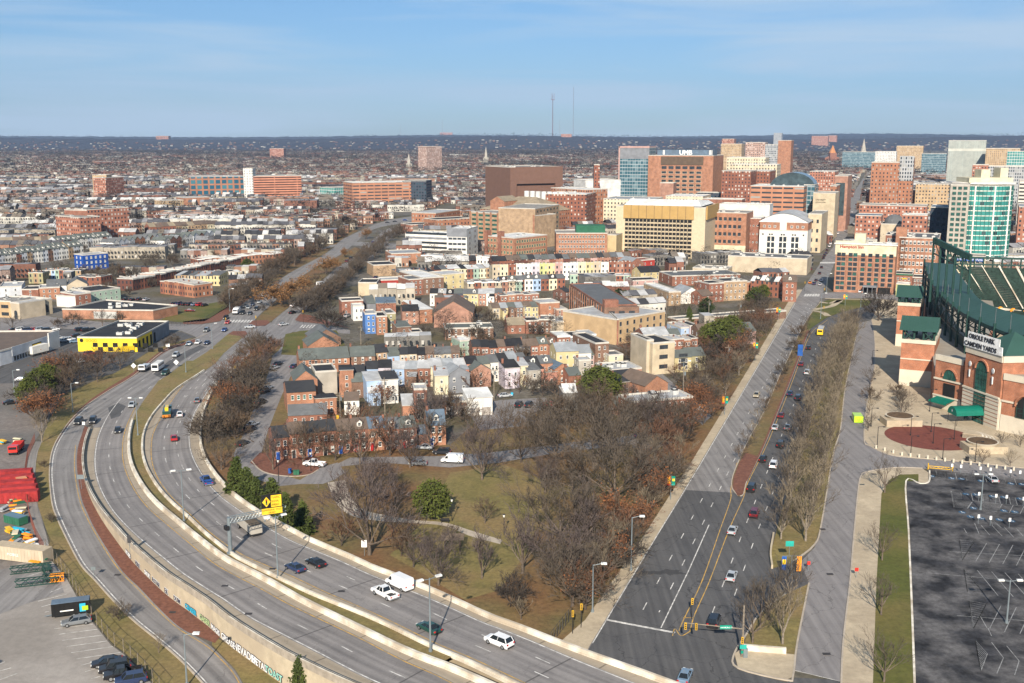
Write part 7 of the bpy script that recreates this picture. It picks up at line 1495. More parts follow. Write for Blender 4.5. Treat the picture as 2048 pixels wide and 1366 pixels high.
def fwin(cx_,cy_,w,d,ang,h):
 """two window rows on the near face of a far house"""
 c_,s_=math.cos(ang),math.sin(ang)
 for f in range(int(h/3)):
  for k in(-.25,.25):
   x0,x1,y=w*k-.5,w*k+.5,-d/2-.05;z=1+f*3;n=len(V)
   for x,zz in((x0,z),(x1,z),(x1,z+1.6),(x0,z+1.6)):V.append((cx_+x*c_-y*s_,cy_+x*s_+y*c_,zz))
   Fc.append((n,n+1,n+2,n+3));Cc.append((.03,.035,.04)if fr.random()<.7 else(.5,.48,.44))
def ftree(x,y,s,n,col,z0=0):
 for k in range(n):
  a,e,r_=fr.uniform(0,6.28),fr.uniform(-.2,1.4),s*fr.uniform(.5,1);c=(x+math.cos(a)*math.cos(e)*r_,y+math.sin(a)*math.cos(e)*r_,z0+s*1.15+math.sin(e)*r_*.9)
  q=s*(fr.uniform(.1,.2)if y<1000 else fr.uniform(.22,.42));t1=fr.uniform(0,6.28);dx,dy=math.cos(t1)*q,math.sin(t1)*q;m=len(TV);dz=fr.uniform(.2,.9)*q;w=.09 if y<1000 else .18 if y<1700 else .32
  TV.extend([(c[0]-dx,c[1]-dy,c[2]-dz*.3),(c[0]+dy*w,c[1]-dx*w,c[2]+dz*.2),(c[0]+dx,c[1]+dy,c[2]+dz),(c[0]-dy*w,c[1]+dx*w,c[2]+dz*.4)])
  TF.append((m,m+1,m+2,m+3));k_=fr.uniform(.7,1.2);TC.append((col[0]*k_,col[1]*k_,col[2]*k_))
def inpoly(u,v,P):
 r=False;j=len(P)-1
 for i in range(len(P)):
  if(P[i][1]>v)!=(P[j][1]>v)and u<(P[j][0]-P[i][0])*(v-P[i][1])/(P[j][1]-P[i][1])+P[i][0]:r=not r
  j=i
 return r
KEEP=[[(1130,1290),(1500,600),(1600,560),(1655,500),(1700,400),(1722,345),(1735,345),(1728,400),(1712,440),(1690,500),(1672,560),(1800,560),(2300,540),(2300,1500),(1100,1500)],[(-400,1500),(-400,640),(0,640),(120,640),(320,645),(440,640),(560,545),(640,500),(700,465),(740,448),(820,432),(900,405),(905,435),(850,460),(805,500),(762,540),(740,580),(700,625),(680,650),(600,665),(600,710),(570,850),(640,925),(560,1000),(1130,1290),(1100,1500)],[(545,905),(840,900),(1000,870),(1250,870),(1400,850),(1500,780),(1400,920),(1200,1250),(1000,1230),(560,1000)],[(300,640),(240,600),(430,596),(470,600),(440,640)],[(930,812),(1090,793),(1130,815),(1080,850),(960,860)],[(1265,720),(1296,722),(1430,830),(1400,850),(1300,760)]]
THIN=[[(1390,700),(1510,600),(1600,560),(1560,660),(1480,780),(1390,850)],[(1100,860),(1200,780),(1390,760),(1390,860)],[(570,760),(570,690),(680,650),(760,640),(720,700)],[(900,870),(900,790),(1100,780),(1100,860)],[(140,600),(300,580),(330,640),(120,640)]]
def blocked(x,y,r=5):
 u,v=PX((x,y,0))
 if any(inpoly(u,v,P)for P in KEEP):return True
 if v>430:
  k=int(r//3)+1;a,b_=int(x//3),int(y//3)
  if any((a+i,b_+j)in OCC for i in range(-k,k+1)for j in range(-k,k+1)):return True
 elif(int(x//3),int(y//3))in OCC or(int(x//3)+2,int(y//3))in OCC:return True
 return False
def fgable(cx_,cy_,w,d,ang,h,rc):
 c_,s_=math.cos(ang),math.sin(ang);n=len(V)
 for x,y,z in((-w/2,-d/2-.3,h),(w/2,-d/2-.3,h),(w/2,0,h+d*.22),(-w/2,0,h+d*.22),(w/2,d/2,h),(-w/2,d/2,h)):V.append((cx_+x*c_-y*s_,cy_+x*s_+y*c_,z+.05))
 for f in((0,1,2,3),(3,2,4,5)):Fc.append(tuple(n+i for i in f));Cc.append(rc)
TW=[(.070,.054,.044),(.060,.050,.044),(.082,.060,.044),(.052,.045,.040)]
def woods(x,y):return math.sin(x*.0031+1.3)*math.sin(y*.0023+.7)+.6*math.sin(x*.0083+y*.0061)+(y-3000)*.00022
for gi,(ang0,xr)in enumerate([(.10,(-3200,20)),(.32,(20,3200))]):
 ca_,sa_=math.cos(ang0),math.sin(ang0)
 y=200
 while y<6700:
  bd=50+y*.006;x=-3400
  while x<3400:
   blk=fr.uniform(50,120);wx,wy=x*ca_-y*sa_,x*sa_+y*ca_
   x+=blk+11
   if not(xr[0]<=wx<xr[1])or wy<300 or abs(wx)>wy*.50+60:continue
   near=wy<620;kind=fr.random()if not near else 1
   if kind<.05 or woods(wx,wy)>1.0:
    for _ in range(int(blk*bd/150)):tx,ty=wx+fr.uniform(0,blk),wy+fr.uniform(0,bd);(blocked(tx,ty)or ftree(tx,ty,fr.uniform(4.5,7.5),22 if wy<1700 else 9,fr.choice(TW)))
    continue
   if kind<.10:
    h=fr.uniform(6,13);w_=blk*fr.uniform(.5,.9);cx_,cy_=wx+blk/2*ca_,wy+blk/2*sa_
    if not any(blocked(cx_+i,cy_+14+j)for i in(-w_/2,-w_/4,0,w_/4,w_/2)for j in(-bd*.3,0,bd*.3)):fbox(cx_,cy_+14,w_,bd*.55,ang0,h,fr.choice(WALLS),fr.choice(ROOFS))
    continue
   for side in(0,1):
    hh=fr.uniform(5.4,8.5);wc0,rc0=fr.choice(WALLS),fr.choice(ROOFS);hw=4.6 if wy<1500 else 7 if wy<2600 else 13 if wy<4500 else 20;k=0;same=fr.random()<.45;gb=fr.random()<.4;dpt=9 if near else 12
    while k*hw<blk:
     lx,ly=k*hw,side*bd*.56;cx_,cy_=wx+lx*ca_-ly*sa_,wy+lx*sa_+ly*ca_;k+=1
     if fr.random()<.08 or blocked(cx_,cy_,5.9)or blocked(cx_,cy_-9,4):continue
     if near and any(inpoly(*PX((cx_,cy_,0)),P)for P in THIN):continue
     wc=wc0 if same else fr.choice(WALLS);rc=rc0 if fr.random()<.6 else fr.choice(ROOFS);j=fr.uniform(.85,1.15);h=hh+fr.uniform(-.4,.4)
     fbox(cx_,cy_,hw*.98,dpt+fr.uniform(-1.5,1),ang0,h,tuple(c*j*(1 if wy<1500 else .88)for c in wc),rc)
     if gb and wy<2200:fgable(cx_,cy_,hw*.98,dpt,ang0,h,rc)
     if wy<1700:fwin(cx_,cy_,hw,dpt+2,ang0,h)
   for _ in range(int(blk/(4.5 if wy<2500 else 3.6))):
    lx,ly=fr.uniform(0,blk),bd*fr.choice([.26,.30,.34,.85,.9,.95]);tx,ty=wx+lx*ca_-ly*sa_,wy+lx*sa_+ly*ca_
    if not blocked(tx,ty,2):ftree(tx,ty,fr.uniform(3.6,6.4)*(.8 if near else 1 if wy<2200 else 1.35),120 if wy<1000 else 26 if wy<1700 else 9,fr.choice(TW))
  y+=bd+11
# hills: wooded ridges closing the horizon
b=MB();rn=random.Random(3)
RG={}
def ridge(y0,dep,base,amp,seed,m):
 rn=random.Random(seed);ph=[(rn.uniform(0,6.28),rn.uniform(.0003,.0016),rn.uniform(.3,1))for _ in range(6)];n=420;X=[(-.62+1.24*k/n)*(y0+dep)for k in range(n+1)]
 hgt=[base+amp*sum(w*math.sin(x*f+p)for p,f,w in ph)/3+rn.uniform(0,9)for x in X]
 RG[y0]=(X,hgt)
 for i in range(n):
  q=[(X[i],y0,0),(X[i+1],y0,0),(X[i+1],y0+dep*.4,hgt[i+1]*.72),(X[i],y0+dep*.4,hgt[i]*.72)];b.face(q,m);q2=[q[3],q[2],(X[i+1],y0+dep,hgt[i+1]),(X[i],y0+dep,hgt[i])];b.face(q2,m);b.face([q2[3],q2[2],(X[i+1],y0+dep*1.6,0),(X[i],y0+dep*1.6,0)],m)
ridge(7000,1500,74,44,8,'far_wood');ridge(10500,2500,98,26,12,'far_wood')
struct(b.build('hills'))
for y0,dp in((7000,1500),(10500,2500)):
 X,hg=RG[y0]
 for k in range(2600 if y0<9000 else 700):i=fr.randrange(len(X)-1);ftree(X[i]+fr.uniform(-20,20),y0+dp*fr.uniform(.93,1),fr.uniform(7,15),5,(.035,.033,.038),hg[i]-6)
 if y0<9000:
  for k in range(1300):
   i=fr.randrange(len(X)-1);f=fr.random()**1.6*.4;n0=len(V);fbox(X[i],y0+dp*f,fr.uniform(7,20),9,.1,6,tuple(c*.6 for c in fr.choice(WALLS)),tuple(c*.6 for c in fr.choice(ROOFS)));z=hg[i]*.72*f/.4
   for m in range(n0,len(V)):V[m]=(V[m][0],V[m][1],V[m][2]+z)
bulk('city_houses',(V,Fc,Cc),'far_houses','countless small rowhouses and roofs reaching to the wooded horizon','houses')
for _ in range(5200): # woods thickening towards the hills
 y=fr.uniform(4200,7400);x=fr.uniform(-.55,.55)*y;ftree(x,y,fr.uniform(7,12),6,(.045,.04,.042))
bulk('distant_woodland',(TV,TF,TC),'far_trees','bare trees scattered between the far streets','trees')
# air
hz=MB();hz.box(-14000,-600,-1.0,14000,17000,900,'haze_m' if 'haze_m' in MAT else 'far_wood',bottom=True)
mh=bpy.data.materials.new('haze_air');MAT['haze_air']=mh;mh.use_nodes=True;nt=mh.node_tree;nt.nodes.clear();oo=nt.nodes.new('ShaderNodeOutputMaterial');pv=nt.nodes.new('ShaderNodeVolumePrincipled')
pv.inputs['Color'].default_value=(.45,.66,1.0,1);pv.inputs['Density'].default_value=3.6e-5;pv.inputs['Anisotropy'].default_value=0.0;nt.links.new(pv.outputs[0],oo.inputs['Volume'])
hz.mats=['haze_air'];HZ=hz.build('haze');HZ['kind']='stuff';HZ['label']='thin blue haze over the whole city';HZ['category']='haze'
# ---------------------------------------------------------------- trees, one by one
SZ=lambda h:'tall' if h>12 else 'large' if h>9.5 else 'mid-sized' if h>6.5 else 'small'
KN={'big':'grey-brown bare','bigp':'purple-grey bare','med':'bare','tan':'pale bare','dense':'densely twigged bare','red':'russet','dry':'oak with dry brown leaves,','small':'bare','lawn':'slender bare','spruce':'dark green spruce','pine':'round green pine','evergreen':'dark evergreen'}
def trees(spec,phrase,group=None,kinds=None,h0=8,wide=1.0):
 near='side of the boulevard' in phrase or 'walkway' in phrase or 'median trees'==group
 for i_,s in enumerate(spec):
  u,v=s[0],s[1];i=i_;rk=sorted(spec,key=(lambda q:-q[1])if near else(lambda q:q[0])).index(s);k=s[2]if len(s)>2 else kinds[i%len(kinds)];h=s[3]if len(s)>3 else h0*_tr.uniform(.85,1.15);w=s[4]if len(s)>4 else wide
  tree(G(u,v),k,h,'%s %s%s, %s %s'%(SZ(h),KN[k],'' if k in('spruce','pine','dry')else ' tree',ordn(rk),('from near end ' if near else 'from left ')+phrase),group,w)
def along(pts,n,jx=3,jy=2,seed=1):
 rn=random.Random(seed);P=resample([Vector((u,v,0))for u,v in pts],n);return[(p.x+rn.uniform(-jx,jx),p.y+rn.uniform(-jy,jy))for p in P]
def within(poly,n,seed,gap=9):
 rn=random.Random(seed);us=[p[0]for p in poly];vs=[p[1]for p in poly];out=[]
 for _ in range(6000):
  u,v=rn.uniform(min(us),max(us)),rn.uniform(min(vs),max(vs))
  if inpoly(u,v,poly)and all(abs(u-a)+1.6*abs(v-c)>gap for a,c in out):out.append((u,v))
  if len(out)>=n:break
 return sorted(out,key=lambda p:p[0])
GT='bare trees of the park'
trees([(964,960,'bigp',13.5),(1229,1009,'big',18,1.15),(1112,930,'big',15),(1187,935,'big',17,1.1),(1121,1090,'big',15.5),(1042,925,'med',11),(970,1047,'small',6,1.15),(1168,1115,'med',12,1.2),(1045,1147,'med',12),(964,1157,'med',9.5),(877,1171,'bigp',9.5),(1021,1213,'dense',7),(1042,1240,'small',4.5),(1145,1212,'big',13,1.1),(1128,1170,'bigp',12),(739,1110,'bigp',18),(683,1092,'red',6.5),(827,1135,'med',8),(803,1112,'red',6.5),(1200,1100,'med',11,1.2),(1170,1050,'med',10,1.2),(1145,985,'big',12),(1230,920,'big',14),(1090,985,'bigp',9),(790,1010,'med',8),(742,1000,'bigp',11),(900,1085,'small',5)],'of the park lawn',GT)
trees([(865,1040,'pine',9,1.0),(1198,797,'pine',10.5,1.55),(1240,617,'evergreen',10,1.5),(1437,705,'pine',13,1.2),(1462,690,'pine',11,1.1),(1416,690,'pine',9),(1378,652,'spruce',9,.8),(1508,615,'pine',11),(1526,600,'pine',8),(1412,632,'evergreen',9),(60,812,'pine',9),(78,800,'pine',10,1.1),(96,782,'pine',9),(496,545,'pine',9,1.2),(1253,525,'spruce',8)],'of the scattered evergreens')
trees([(476,998),(496,1008),(515,1022),(546,1042),(573,1054),(607,1068)],'behind the expressway barrier','spruces along the expressway',['spruce'],8.6)
trees([(602,1392,'spruce',7)],'below the graffiti wall')
trees([(546,940),(606,926),(671,921),(780,912),(820,935),(720,930),(443,940),(860,900),(700,880)],'before the brick terrace','trees before the terrace',['med','big','med','red','bigp'],11)
trees(within([(412,900),(425,800),(470,735),(505,690),(560,690),(530,770),(500,830),(470,890),(440,925)],24,3,22),'beside the northbound lanes','trees beside the northbound lanes',['dense','dense','med','red'],8.5,1.15)
trees([(655,660,'dense',13)],'at the boulevard corner')
trees(along([(608,630),(640,606),(668,585),(700,556),(728,530),(758,500),(790,474),(812,462)],58,9,3,4),'up the east side of the boulevard','trees east of the boulevard',['dense','dense','med'],8.5,1.1)
trees(along([(455,618),(500,588),(560,543),(610,510),(650,490),(690,462),(720,448)],62,14,5,5),'up the west side of the boulevard','trees west of the boulevard',['dense','dense','med','red'],9,1.15)
trees([(543,614,'dry',10,1.2),(562,612,'dry',8),(580,606,'dry',10,1.3),(603,590,'dry',9,1.1),(632,570,'red',7),(652,550,'dry',9,1.2),(668,540,'dry',8),(690,515,'dry',6),(733,478,'dry',8),(525,622,'red',4)],'in the boulevard median')
trees(within([(1180,1235),(1290,1060),(1385,905),(1488,742),(1570,612),(1530,612),(1430,730),(1340,870),(1262,985),(1200,1110),(1150,1215)],48,9,20),'in the thicket beside the avenue','thicket beside the avenue',['red','med','red','tan','dense'],7.5,1.1)
LNE=lambda t,f:(Vector(t[0]).lerp(Vector(t[1]),f))
for nm,P,n in(('left',[(1562,1079),(1586,980),(1604,900),(1625,830),(1650,760),(1668,710),(1690,665)],30),('right',[(1611,1083),(1632,1000),(1655,905),(1668,830),(1682,760),(1695,700),(1708,660)],28)):
 q=[G(u,v)for u,v in P];Q=resample(q,n)
 for i,p in enumerate(Q):tree(p,'tan',_tr.uniform(9,11.5),'pale bare street tree, %s from near end, %s row of the tree lawn'%(ordn(i),nm),'trees of the lawn between the streets',1.05)
trees([(1505,1287),(1565,1289),(1537,1240),(1580,1205),(1520,1255)],'on the lawn by the signal pole','trees of the lawn between the streets',['lawn','tan'],8.5)
trees(along([(1482,925),(1520,850),(1568,750),(1600,680),(1612,655)],12,2,4,7),'in the avenue median','median trees',['small'],5.5)
trees([(1769,987),(1764,1122),(1762,1232),(1768,1366)],'along the tan walkway','trees along the walkway',['lawn'],8.5)
trees([(1757,642,'dense',15,1.0),(1742,770,'small',5.5),(1740,800,'small',5.5),(1738,830,'small',5.5),(1736,862,'small',5),(1797,790,'dense',5),(1800,805,'dense',5),(1803,822,'dense',5),(1806,836,'dense',4.5),(2003,893,'dense',4),(2040,895,'dense',4),(1965,928,'small',4.5),(2020,934,'small',4.5)],'near the stadium plaza')
trees(within([(65,850),(60,800),(110,755),(200,735),(262,715),(240,745),(180,775),(125,800),(95,860)],20,12,22),'in the grove above the ramp','grove above the ramp',['dense','med','red','big'],8.5,1.1)
trees([(84,884,'tan',9),(145,650,'med',7),(158,652,'small',5),(205,652,'small',6),(240,648,'med',7),(338,698,'dense',6),(350,690,'dense',6),(116,655,'small',5),(25,660,'small',5),(190,600,'med',7),(258,590,'med',6),(222,596,'med',9),(318,1306,'small',3.5),(89,935,'small',2.2),(103,1046,'dense',2.8),(238,1242,'dense',3.6)],'around the shops and ramp')
trees(within([(690,700),(640,830),(800,860),(1000,830),(1250,850),(1330,780),(1450,700),(1420,600),(1200,600),(900,600),(760,650)],78,21,24),'between the old quarter houses','yard trees of the old quarter',['med','red','dense','small'],6.5)
trees([(900,840,'dense',9),(870,860,'bigp',11),(1010,860,'med',9),(950,870,'med',9),(1090,860,'dense',9,1.3),(1120,850,'dense',9,1.3),(1150,855,'big',12),(1190,850,'big',13),(1240,870,'big',12),(1298,868,'big',11),(1340,880,'red',9),(1310,905,'red',9),(1270,950,'big',11),(1030,880,'med',9),(1075,895,'big',11)],'along the lane above the park',GT)
trees(within([(200,600),(380,560),(500,500),(420,440),(60,470),(0,540),(120,560)],60,31,16),'among the western terraces','trees of the western district',['dense','med'],7.5,1.2)
trees(within([(1372,760),(1395,700),(1440,640),(1500,612),(1555,612),(1490,735),(1440,790),(1400,840)],26,41,16),'in the wood behind the avenue pavement','wood behind the avenue',['dense','red','med','dense'],8.5,1.15)
trees([(1275,880,'big',12),(1300,876,'bigp',12),(1330,876,'big',12),(1360,868,'med',10),(1385,862,'red',9)],'before the three storey terrace',GT)

# the 300 bare trees that show largest are things; the smaller rest of the rows is one object
_ev=[q for q in PEND if q[1]in('spruce','pine','evergreen','dry')];_bt=sorted([q for q in PEND if q not in _ev],key=lambda q:-q[2]/q[0].y)
for q in _ev+_bt[:296]:grow(*q)
_rest=_bt[296:];_src=[next(o for o in C.objects if o.name.startswith('bare_tree')and o.children and any(c.data in(m[0],)for c in o.children))for m in(TREE['dense'][0],TREE['dense'][1],TREE['med'][0])]
me=bpy.data.meshes.new('small_bare_trees');me.from_pydata([(q[0].x,q[0].y,0)for q in _rest],[],[])
at=me.attributes.new('size','FLOAT','POINT');at.data.foreach_set('value',[q[2]/8.5*_tr.uniform(.85,1.15)for q in _rest]);at=me.attributes.new('turn','FLOAT','POINT');at.data.foreach_set('value',[_tr.uniform(0,6.28)for q in _rest])
o=inst('small_bare_trees',me);stuff(o,'small bare trees lining the far boulevard and filling the yards','trees')
ng=bpy.data.node_groups.new('tree_scatter','GeometryNodeTree');ng.interface.new_socket('Geometry',in_out='INPUT',socket_type='NodeSocketGeometry');ng.interface.new_socket('Geometry',in_out='OUTPUT',socket_type='NodeSocketGeometry');N_=ng.nodes;gi,go=N_.new('NodeGroupInput'),N_.new('NodeGroupOutput');jn=N_.new('GeometryNodeJoinGeometry')
na=N_.new('GeometryNodeInputNamedAttribute');na.data_type='FLOAT';na.inputs[0].default_value='size';nb=N_.new('GeometryNodeInputNamedAttribute');nb.data_type='FLOAT';nb.inputs[0].default_value='turn';cx3=N_.new('ShaderNodeCombineXYZ');er=N_.new('FunctionNodeEulerToRotation');ng.links.new(nb.outputs[0],cx3.inputs[2]);ng.links.new(cx3.outputs[0],er.inputs[0])
ix=N_.new('GeometryNodeInputIndex');md=N_.new('ShaderNodeMath');md.operation='MODULO';md.inputs[1].default_value=3;ng.links.new(ix.outputs[0],md.inputs[0])
for k,s_ in enumerate(_src):
 cm=N_.new('FunctionNodeCompare');cm.data_type='FLOAT';cm.operation='EQUAL';ng.links.new(md.outputs[0],cm.inputs[0]);cm.inputs[1].default_value=k;cm.inputs['Epsilon'].default_value=.3
 j2=N_.new('GeometryNodeJoinGeometry')
 for ch in s_.children:oi=N_.new('GeometryNodeObjectInfo');oi.inputs['Object'].default_value=ch;oi.inputs['As Instance'].default_value=True;ng.links.new(oi.outputs['Geometry'],j2.inputs[0])
 ip=N_.new('GeometryNodeInstanceOnPoints');ng.links.new(gi.outputs[0],ip.inputs['Points']);ng.links.new(cm.outputs[0],ip.inputs['Selection']);ng.links.new(j2.outputs[0],ip.inputs['Instance']);ng.links.new(er.outputs[0],ip.inputs['Rotation']);ng.links.new(na.outputs[0],ip.inputs['Scale']);ng.links.new(ip.outputs[0],jn.inputs[0])
ng.links.new(jn.outputs[0],go.inputs[0]);md_=o.modifiers.new('scatter','NODES');md_.node_group=ng
# ---------------------------------------------------------------- traffic
def dk(u,v):
 p=GD(u,v);s,o=ref_so(p);a,c=ref_at(s-2,o),ref_at(s+2,o);return p+Vector((0,0,.04)),math.atan2(c.y-a.y,c.x-a.x)
NK={'sedan':'sedan','suv':'sport utility car','wagon':'estate car','pickup':'pickup truck','van':'high roof van'}
def cars(tab,phrase,group,head=None,z=.1,ordphrase=True):
 for q in tab:
  u,v,k,c,*r=q;i=sorted(tab,key=(lambda a:-a[1])if 'near end' in phrase else(lambda a:a[0])).index(q)
  if head=='deck-':p,h=dk(u,v);h+=math.pi
  elif head=='deck+':p,h=dk(u,v)
  else:p=G(u,v,z);h=r[0]if r else head
  car(p,h,k,c,'%s %s, %s %s'%(c.replace('_',' '),NK[k],ordn(i),phrase),group)
cars([(998,1290,'suv','white'),(858,1262,'sedan','green'),(770,1193,'pickup','white'),(799,1175,'van','white'),(590,1141,'sedan','navy'),(631,1131,'sedan','black'),(413,967,'pickup','blue'),(348,880,'sedan','red'),(360,832,'sedan','white'),(395,804,'sedan','grey')],'from near end on the northbound expressway','traffic on the expressway','deck-')
cars([(236,864,'sedan','black'),(264,813,'sedan','silver')],'on the southbound expressway','traffic on the expressway','deck+')
hs=lambda u,v:hd(u,v,u-20,v+14)
cars([(157,847,'suv','black',hd(200,800,150,850)),(186,845,'suv','dark',hd(200,800,175,850)),(331,749,'suv','green',hs(331,749)),(352,713,'suv','silver',hs(352,713)),(378,690,'sedan','steel_blue',hs(378,690)),(396,687,'sedan','white',hs(396,687)),(414,688,'sedan','navy',hs(414,688)),(413,663,'suv','grey',hs(413,663)),(449,662,'sedan','blue',hs(449,662)),(455,647,'sedan','bright_red',hs(455,647)),(452,638,'suv','black',hs(452,638)),(500,656,'sedan','silver',3.4),(485,628,'suv','black',hs(485,628)),(500,629,'sedan','dark',hs(500,629)),(497,617,'sedan','silver',hs(497,617)),(513,620,'suv','black',hs(513,620)),(491,614,'sedan','grey',hs(491,614)),(519,606,'sedan','silver',hs(519,606)),(513,601,'suv','dark',hs(513,601)),(527,592,'sedan','white',hs(527,592)),(505,611,'sedan','navy',hs(505,611))],'from near end, heading down to the crossing','cars at the crossing')
hn=AVD+.6
cars([(567,651,'sedan','silver',.9),(585,627,'sedan','black',1.2),(587,613,'sedan','white',1.2),(612,594,'sedan','silver',1.2),(640,571,'van','white',1.3),(643,568,'sedan','white',1.3),(682,538,'sedan','silver',1.4),(694,524,'suv','maroon',1.4),(702,518,'suv','black',1.4),(746,485,'sedan','blue',1.4),(760,485,'sedan','maroon',1.4),(775,446,'sedan','dark',0),(810,441,'sedan','blue',0),(790,444,'sedan','dark',0)],'from near end, northbound up the boulevard','cars on the boulevard')
cars([(1370,1358,'sedan','steel_blue'),(1428,1248,'suv','black'),(1463,1157,'sedan','silver'),(1465,1065,'sedan','silver'),(1509,1031,'suv','maroon'),(1503,980,'suv','black'),(1547,934,'suv','white'),(1526,921,'sedan','black'),(1561,893,'suv','black'),(1550,858,'sedan','silver'),(1575,858,'sedan','grey'),(1562,834,'sedan','maroon'),(1596,799,'suv','dark'),(1580,790,'sedan','navy'),(1614,748,'suv','silver'),(1602,731,'sedan','maroon'),(1617,698,'sedan','black')],'from near end beside the tree lawn','queue on the avenue',AVD)
cars([(1513,793,'wagon','gold',AVD+math.pi),(1628,569,'suv','navy'),(1620,567,'sedan','orange'),(1640,571,'sedan','silver'),(1643,562,'sedan','white'),(1632,562,'sedan','dark'),(1643,536,'sedan','black'),(1639,548,'sedan','dark'),(1621,540,'sedan','maroon'),(1649,512,'suv','dark'),(1647,517,'sedan','black'),(1652,507,'sedan','navy'),(1654,501,'sedan','dark'),(1659,494,'sedan','white'),(1661,489,'suv','white'),(1664,484,'sedan','silver'),(1676,468,'suv','white'),(1690,462,'sedan','silver'),(1685,448,'sedan','dark'),(1698,440,'sedan','blue'),(1704,425,'sedan','white'),(1712,410,'suv','dark'),(1700,418,'sedan','maroon'),(1718,585,'suv','white',1.5),(1745,584,'sedan','black',.2)],'from near end on the avenue past the crossing','cars beyond the crossing',AVD)
cars([(1984,962,'sedan','silver',1.5)],'from left in the disabled bays',None)
cars([(153,1248,'wagon','grey',3.55)],'from left nosed in by the black trailer',None)
cars([(214,1330,'sedan','black',3.5),(230,1342,'suv','black',3.5),(246,1354,'pickup','black',3.5),(262,1366,'suv','navy',3.5)],'from left in the dark group in the bays','cars parked in the west lot')
cars([(485,890,'sedan','black'),(500,862,'suv','dark'),(505,852,'sedan','silver'),(522,808,'suv','black'),(530,785,'suv','black'),(536,778,'sedan','silver'),(549,738,'sedan','silver'),(556,730,'sedan','dark'),(589,735,'sedan','navy')],'from near end parked on the service road','cars on the service road',1.25)
cars([(629,932,'pickup','white',2.9),(905,925,'van','white',3.0),(884,908,'suv','dark',3.0),(850,898,'sedan','silver',3.0),(836,930,'sedan','grey',3.2)],'from left on the lane by the terrace','cars by the terrace')
cars([(1010,794,'sedan','silver',.4),(1038,813,'suv','black',1.3),(1058,813,'suv','dark',1.3),(1086,832,'sedan','yellow',.2),(1100,812,'sedan','red',.1),(1288,735,'sedan','silver',.2),(1272,738,'suv','dark',.2),(1392,812,'sedan','grey',2.2),(1407,824,'suv','white',2.2),(1285,875,'sedan','navy',.1),(1322,880,'sedan','dark',.1)],'from left in the old quarter lots','cars in the back lots')
cars([(30+k*13+(k>6)*40,661+(k%3)*.7,'suv' if k%3 else 'sedan',['black','white','navy','red','silver','dark','white','black','black','dark'][k],.7)for k in range(10)]+[(118,678,'sedan','silver',.6),(128,684,'sedan','silver',.6),(139,682,'suv','white',.6),(150,685,'sedan','steel_blue',.6),(155,673,'sedan','black',.6),(180,710,'suv','maroon',.8),(199,708,'sedan','black',.8),(137,722,'sedan','navy',.8),(120,735,'sedan','dark',.8),(165,725,'sedan','silver',.8),(44,762,'sedan','silver',.2),(88,803,'suv','black',.5),(22,808,'sedan','black',.5)],'from left in the store car parks','cars in the store car parks')
cars([(250+k*14,600+(k%2),'sedan',['black','dark','black','silver'][k],1.4)for k in range(4)]+[(349+k*10,609+k*.5,'suv' if k%2 else 'sedan',['black','navy','black','dark','steel_blue','red','black'][k],1.2)for k in range(7)]+[(380,623,'sedan','maroon',.1)],'from left behind the orange store','cars behind the orange store')
cars([(752-k*9.5,598+k*6,'sedan' if k%2 else 'suv',['dark','silver','black','navy','black','dark','silver','black'][k%8],1.25)for k in range(8)]+[(792-k*8,526+k*6,'sedan',['black','silver','dark','black','dark','navy'][k],1.25)for k in range(6)],'from left parked east of the boulevard','cars on the side lane')
def truck(name,p,h,label,cat,parts):
 t=thing(name,p,h+math.pi);b0={}
 for nm,x0,y0,z0,x1,y1,z1,m in parts:b=MB();b.box(x0,y0,z0,x1,y1,z1,m,bottom=True);b.build(nm,t)
 L=max(q[4]for q in parts)-min(q[1]for q in parts);x0=min(q[1]for q in parts)
 for fx in(.14,.72,.86):
  for y in(-1.05,1.05):inst('wheel',WHEEL,t,(x0+L*fx,y,.48),0,(.48,1.3,.48))
 tag(t,label,cat);return t
def wk(bm,cm,L=8,rear=None,hb=3.0):return[('chassis',0,-1.0,.6,L,1.0,.95,'trim_black'),('cab',0,-1.15,.95,2.1,1.15,2.6,cm),('windscreen',-.03,-1.0,1.7,.0,1.0,2.4,'glass_car'),('side_window',.5,-1.17,1.7,1.7,1.17,2.3,'glass_car'),('body',2.3,-1.2,.95,L,1.2,hb,bm)]
p,h=dk(337,826);truck('utility_truck',p,h+math.pi,'green and yellow utility truck at the median shoulder','truck',wk('paint_car_green','paint_car_green',7.5,hb=2.3)+[('crane',3,-.5,2.3,6.5,.5,3.3,'paint_car_yellow'),('bumper',7.5,-1.2,.6,7.7,1.2,1.3,'paint_car_orange')])
p,h=dk(484,1052);truck('dump_truck',p,h+math.pi,'dusty grey dump truck under the sign gantry','truck',wk('block','block',8.5,hb=2.7)+[('load',2.6,-1.05,2.7,8.2,1.05,2.85,'soil')])
truck('utility_truck',G(283,745,.1),hs(283,745),'white flatbed utility truck beside the white bus','truck',wk('paint_car_silver','paint_car_white',7.2,hb=1.9));truck('utility_truck',G(470,630,.1),hs(470,630),'white box truck waiting at the crossing','truck',wk('paint_car_white','paint_car_white',6.5,hb=3.0))
def bus(p,h,bm,rm,label,L=10):
 t=truck('bus',p,h,label,'bus',[('body',0,-1.2,.5,L,1.2,2.75,bm),('roof',.05,-1.1,2.75,L-.05,1.1,2.9,rm),('windscreen',-.04,-1.0,1.4,0,1.0,2.5,'glass_car'),('rear_window',L,-.9,1.7,L+.04,.9,2.4,'glass_car'),('side_window',.8,-1.22,1.7,L-.5,1.22,2.35,'glass_car')]);return t
bus(G(310,744,.1),hs(310,744),'paint_car_white','r_white','white minibus heading down beside the white flatbed truck',7.5);bus(G(1643,664,.1),AVD,'paint_car_yellow','r_silver','yellow school bus with white roof at the top of the tree lawn',10)
